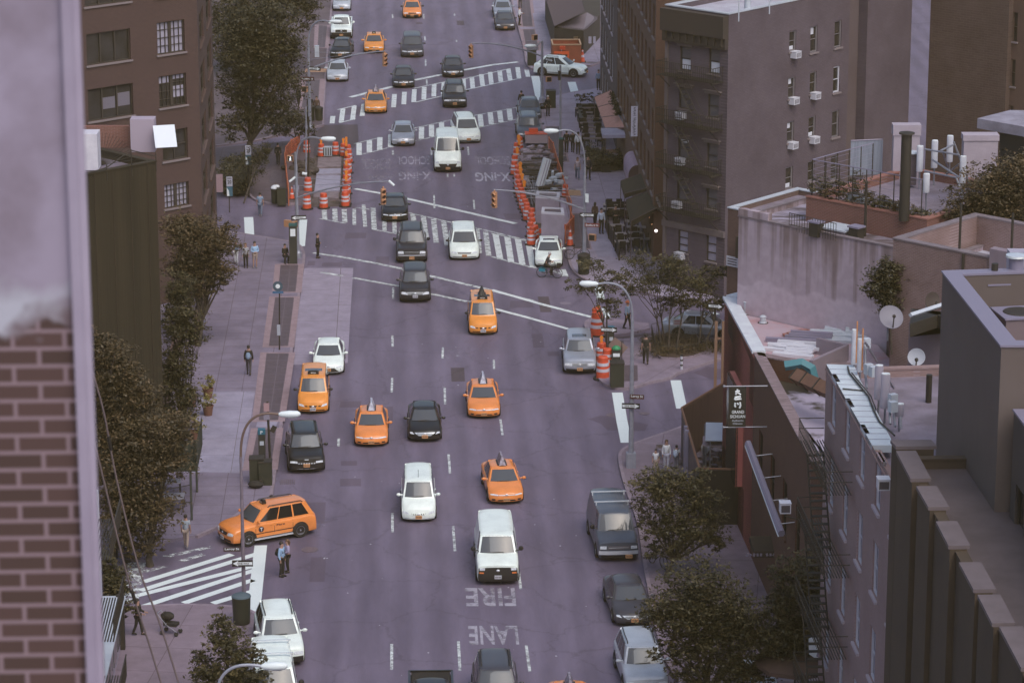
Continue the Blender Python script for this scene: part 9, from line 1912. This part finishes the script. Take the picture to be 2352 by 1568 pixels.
p=g(b3,1325,110,1.0); r=thing('sack','white sack hanging in the building yard','sack',tuple(p)); mb=MB(); mb.ball(tuple(p),1,10,(.22,.2,.35)); mb.build('bag',WHT,r,world=True,smooth=True); mb=MB(); mb.tube([tuple(p+Vector((0,0,.3))),tuple(p+Vector((0,0,.8)))],.02,4); mb.build('strap',iron_m,r,world=True)
for i,(x,lab) in enumerate(((z7(1425,0)[0],'left pale timber prop standing behind the hoarding'),(z7(1470,0)[0],'right pale timber prop standing behind the hoarding'))):
 p=G(x,z7(0,1240)[1],0); r=thing('timber_prop',lab,'timber',(p.x,p.y,0)); mb=MB(); mb.box((p.x,p.y,2.3),(.16,.12,4.6)); mb.build('upright',mat('timber_tan',(.24,.14,.09)),r,world=True); mb=MB(); mb.box((p.x+.3,p.y,3.6),(.7,.06,.12)); mb.build('crosspiece',MATS['timber_tan'],r,world=True)
# lower right corner: parasol,sign,pale boxes,car
cu=MATS['canvas_brown'] if 'canvas_brown' in MATS else chairm
b=G(1945,1700,.15); b=GY(1935-165,1500,G(1770,1640,.15).y); b=G(1960-0,1640,.15)
pc=GY(*kc(880,1120),G(1930,1650,0).y); r=thing('parasol','large brown parasol over the tables at the bottom right','parasol',(pc.x,pc.y,.15)); R_=1.75; mb=MB(); n=8
ring=[Vector((pc.x+R_*math.cos(2*math.pi*k/n),pc.y+R_*math.sin(2*math.pi*k/n),pc.z-.15)) for k in range(n)]; ap=Vector((pc.x,pc.y,pc.z+.45))
for k in range(n): mb.poly([ring[k],ring[(k+1) % n],ap]); mb.poly([ring[k],ring[k]-Vector((0,0,.18)),ring[(k+1) % n]-Vector((0,0,.18)),ring[(k+1) % n]])
mb.build('canvas',mat('canvas_parasol',(.085,.052,.042),rough=.9),r,world=True); mb=MB(); mb.cyl((pc.x,pc.y,.15),(pc.x,pc.y,pc.z+.4),.04,n=8); mb.build('pole',iron_m,r,world=True); mb=MB(); mb.lathe((pc.x,pc.y,.15),[(.35,0),(.33,.1),(.06,.14)],16); mb.build('foot',iron_m,r,world=True)
for i,(x,y,w_,m_,l) in enumerate(((160,1175,1.1,cap_lt,'white table at the bottom right, farthest of three'),(310,1515,1.15,cap_lt,'white table at the bottom right edge of the view'),(980,1475,2.2,mat('table_mauve',(.22,.19,.24)),'long mauve table in front of the brown parasol'))):
 p=g(kc,x,y,.9); t=table_proto('cafe_table',w_,.75,m_,l); t.location=(p.x,p.y,.15); t['group']='cafe tables at the bottom right'
p=GY(*kc(1430,1010),G(1905,1690,0).y); r=thing('round_sign_board','white shield-shaped board with a grey half-round emblem beside the fire escape','sign',tuple(p)); mb=MB(); P=[(-.75,.55),(-.1,.85),(.45,.85),(.45,-.75),(.3,-.85),(-.72,-.1)]; mb.poly([(p.x+a,p.y,p.z+c) for a,c in P]); mb.poly([(p.x+a,p.y+.1,p.z+c) for a,c in reversed(P)]);
for k in range(6): a,c=P[k],P[(k+1) % 6]; mb.poly([(p.x+a[0],p.y,p.z+a[1]),(p.x+c[0],p.y,p.z+c[1]),(p.x+c[0],p.y+.1,p.z+c[1]),(p.x+a[0],p.y+.1,p.z+a[1])])
mb.build('board',SEATM,r,world=True); mb=MB(); mb.tube([Vector((p.x+.0+.38*math.cos(t),p.y-.03,p.z-.2+.38*math.sin(t))) for t in [i*math.pi/10 for i in range(11)]],.05,5); mb.tube([Vector((p.x+.26*math.cos(t),p.y-.03,p.z-.2+.26*math.sin(t))) for t in [i*math.pi/10 for i in range(11)]],.02,5); mb.build('emblem',cap_gy,r,world=True); mb=MB(); mb.cyl((p.x+.5,p.y+.05,.15),(p.x+.5,p.y+.05,p.z+1),.05,n=6); mb.build('post',iron_m,r,world=True)
# left: garden fence,canopy,terrace
gfm=mat('fence_brown',(.13,.075,.06),(.10,.058,.048),scale=2,rough=.85,stretch=(1,5,.3)); a=V2(G(497,610)); b_=V2(G(452,800)); r=thing('garden_fence','brown board fence along the left pavement','fence',(*b_,.15)); mb=MB(); wallstrip(mb,b_,a,.08,.15,2.3); mb.build('board',gfm,r,world=True); mb=MB(); e=(a-b_); L_=e.length; e/=L_
for i in range(int(L_/2.4)+1): q=b_+e*i*2.4; mb.box((q.x+.07,q.y,1.25),(.1,.1,2.3))
mb.build('post',MATS['pole_brown'] if 'pole_brown' in MATS else gfm,r,world=True); mb=MB(); mb.prism([b_+Vector((.05,0)),a+Vector((.05,0)),a+Vector((.17,0)),b_+Vector((.17,0))],.15,.30); mb.build('plinth',cap_gy,r,world=True)
b0_=V2(G(452,802)); b1_=V2(G(425,1000)); r=thing('garden_fence','dark planted fence in front of the netted building','fence',(*b1_,.15)); mb=MB(); wallstrip(mb,b1_+Vector((-1.2,0)),b0_+Vector((-.9,0)),.08,.15,2.6); mb.build('board',gfm,r,world=True); mb=MB(); [mb.box((b1_.x-1.1+(b0_-b1_).x*t,b1_.y+(b0_-b1_).y*t,1.5),(.1,.1,2.9)) for t in (.1,.4,.7)]; mb.build('post',iron_m,r,world=True)
Yc=G(427,1195,.15).y; p0=GY(453,1003,Yc+2.5); r=thing('canopy','dark green canopy of the left corner cafe','canopy',tuple(p0)); cz=GY(427,1078,Yc).z; xr=GY(453,1078,Yc).x; xl=GY(340,1078,Yc).x; grn=mat('canvas_green',(.028,.030,.016),rough=.85); mb=MB()
mb.poly([(xl-2,Yc,cz),(xr,Yc,cz+.15),(xr,Yc+4.6,cz+.15),(xl-2,Yc+4.6,cz)]); mb.poly([(xl-2,Yc,cz-.1),(xr,Yc,cz-.1),(xr,Yc,cz+.15),(xl-2,Yc,cz)]); mb.poly([(xr,Yc,cz-.1),(xr,Yc+4.6,cz-.1),(xr,Yc+4.6,cz+.15),(xr,Yc,cz+.15)]); mb.prism([(xr-.03,Yc),(xr,Yc),(xr,Yc+4.6),(xr-.03,Yc+4.6)],cz+.15,cz+1.35); mb.prism([(xl-2,Yc),(xr-.04,Yc),(xr-.04,Yc+.04),(xl-2,Yc+.04)],cz+.15,cz+.35); mb.build('canvas',grn,r,world=True)
for q in (0,4.5): mb=MB(); mb.cyl((xr-.35,Yc+q+.1,.15),(xr-.35,Yc+q+.1,cz),.06,n=8); mb.build('post',mat('post_green',(.05,.055,.045)),r,world=True)
mb=MB(); mb.tube([(xr-.35,Yc+.1,1.1),(xl,Yc+.1,.9)],.025,5); mb.tube([(xr-.35,Yc+.1,2.0),(xl,Yc+.1,1.6)],.025,5); mb.build('rail',iron_m,r,world=True)
p=G(396,1138,.9); t=table_proto('cafe_table',1.2,1.0,mat('table_white',(.40,.38,.44)),'white square table under the green canopy at left'); t.location=(p.x,p.y,.15); t['group']='cafe tables at the left corner'
p=G(390,1118,.9); t=table_proto('cafe_table',1.0,.7,MATS['table_white'],'second white table behind the first under the green canopy'); t.location=(p.x,p.y+1.0,.15); t['group']='cafe tables at the left corner'
p=GY(352,1145,Yc-1); r=thing('light_strut','pale angled strut in the trees below the green canopy','strut',tuple(p)); mb=MB(); a=GY(374,1100,Yc-1); b_=GY(341,1165,Yc-1); mb.tube([a,b_],.03,5); mb.build('strut',SEATM,r,world=True); mb=MB(); mb.tube([a,a+Vector((-.8,0,-.1))],.02,4); mb.build('bracket',SEATM,r,world=True)
# fallback hedge and gate at the shaded corner
r=thing('corner_hedge','dark clipped hedge block on the shaded left corner','hedge',tuple(G(545,455,.15))); a0=g(k5,120,1290,.15); a1_=g(k5,560,1290,.15); bl=[]
for i in range(5):
 for j in range(3): q=a0+(a1_-a0)*((i+.5)/5); bl.append(((q.x,q.y+.8+j*2.6,1.0),(.62,1.5,.95)))
mb=MB(); leaves(mb,bl,5200,.13,random.Random(9)); mb.build('foliage',None,r,world=True,mats=leafC); mb=MB(); mb.prism([V2(a0)+Vector((.2,.3)),V2(a1_)+Vector((-.2,.3)),V2(a1_)+Vector((-.2,7)),V2(a0)+Vector((.2,7))],.15,1.3); mb.build('core',chairm,r,world=True)
# overhead cables at the left
for k,(P,lab) in enumerate((([(196,800),(237,940),(268,1100),(318,1300),(372,1445),(432,1640)],'upper of two sagging cables crossing the lower left'),([(203,955),(240,1110),(292,1320),(340,1470),(392,1640)],'lower of two sagging cables crossing the lower left'))):
 n=len(P); pts=[GY(x,y,62+3.0*i/n) for i,(x,y) in enumerate(P)]; r=thing('overhead_cable',lab,'cable',tuple(pts[0])); mb=MB(); fine=[]
 for i in range(n-1):
  for q in range(5):
   t=q/5; p0_=pts[max(i-1,0)]; p1_=pts[i]; p2_=pts[i+1]; p3_=pts[min(i+2,n-1)]; fine.append(.5*((2*p1_)+(p2_-p0_)*t+(2*p0_-5*p1_+4*p2_-p3_)*t*t+(-p0_+3*p1_-3*p2_+p3_)*t **3))
 fine.append(pts[-1]); mb.tube(fine,.022,5); mb.build('cable',mat('cable_grey',(.16,.12,.12),rough=.7),r,world=True,smooth=True); mb=MB(); q=fine[8+k*4]; mb.tube([fine[7+k*4],fine[8+k*4]],.04,6); mb.build('clamp',iron_m,r,world=True)
# extra scattered bits: litter,leaves in gutters
random.seed(21); mb=MB()
for i in range(70):
 x,y=random.uniform(700,1400),random.uniform(60,1560); p=G(x,y,.014); s=random.uniform(.02,.06); a=random.uniform(0,3); mb.poly([(p.x+s*math.cos(a+q),p.y+s*1.4*math.sin(a+q),.016) for q in (0,1.6,3.1,4.7)])
o=mb.build('litter',mat('litter_pale',(.45,.43,.48))); o['kind']='stuff'; tag(o,'tiny pale scraps of litter scattered over the avenue','litter')
#----------------------------------------------------------------tinted volume added over the scene to lift the blacks, as film fade does
hz=bpy.data.materials.new('fade_volume'); hz.use_nodes=True; t=hz.node_tree; t.nodes.remove(t.nodes['Principled BSDF'])
pv=t.nodes.new('ShaderNodeVolumePrincipled'); pv.inputs['Density'].default_value=.00024; pv.inputs['Color'].default_value=(1.0,.76,.36,1); pv.inputs['Anisotropy'].default_value=0.0
t.links.new(pv.outputs[0],t.nodes['Material Output'].inputs['Volume'])
o=MB().box((0,200,33.5),(700,700,69)).build('fade_volume',hz); o['kind']='stuff'
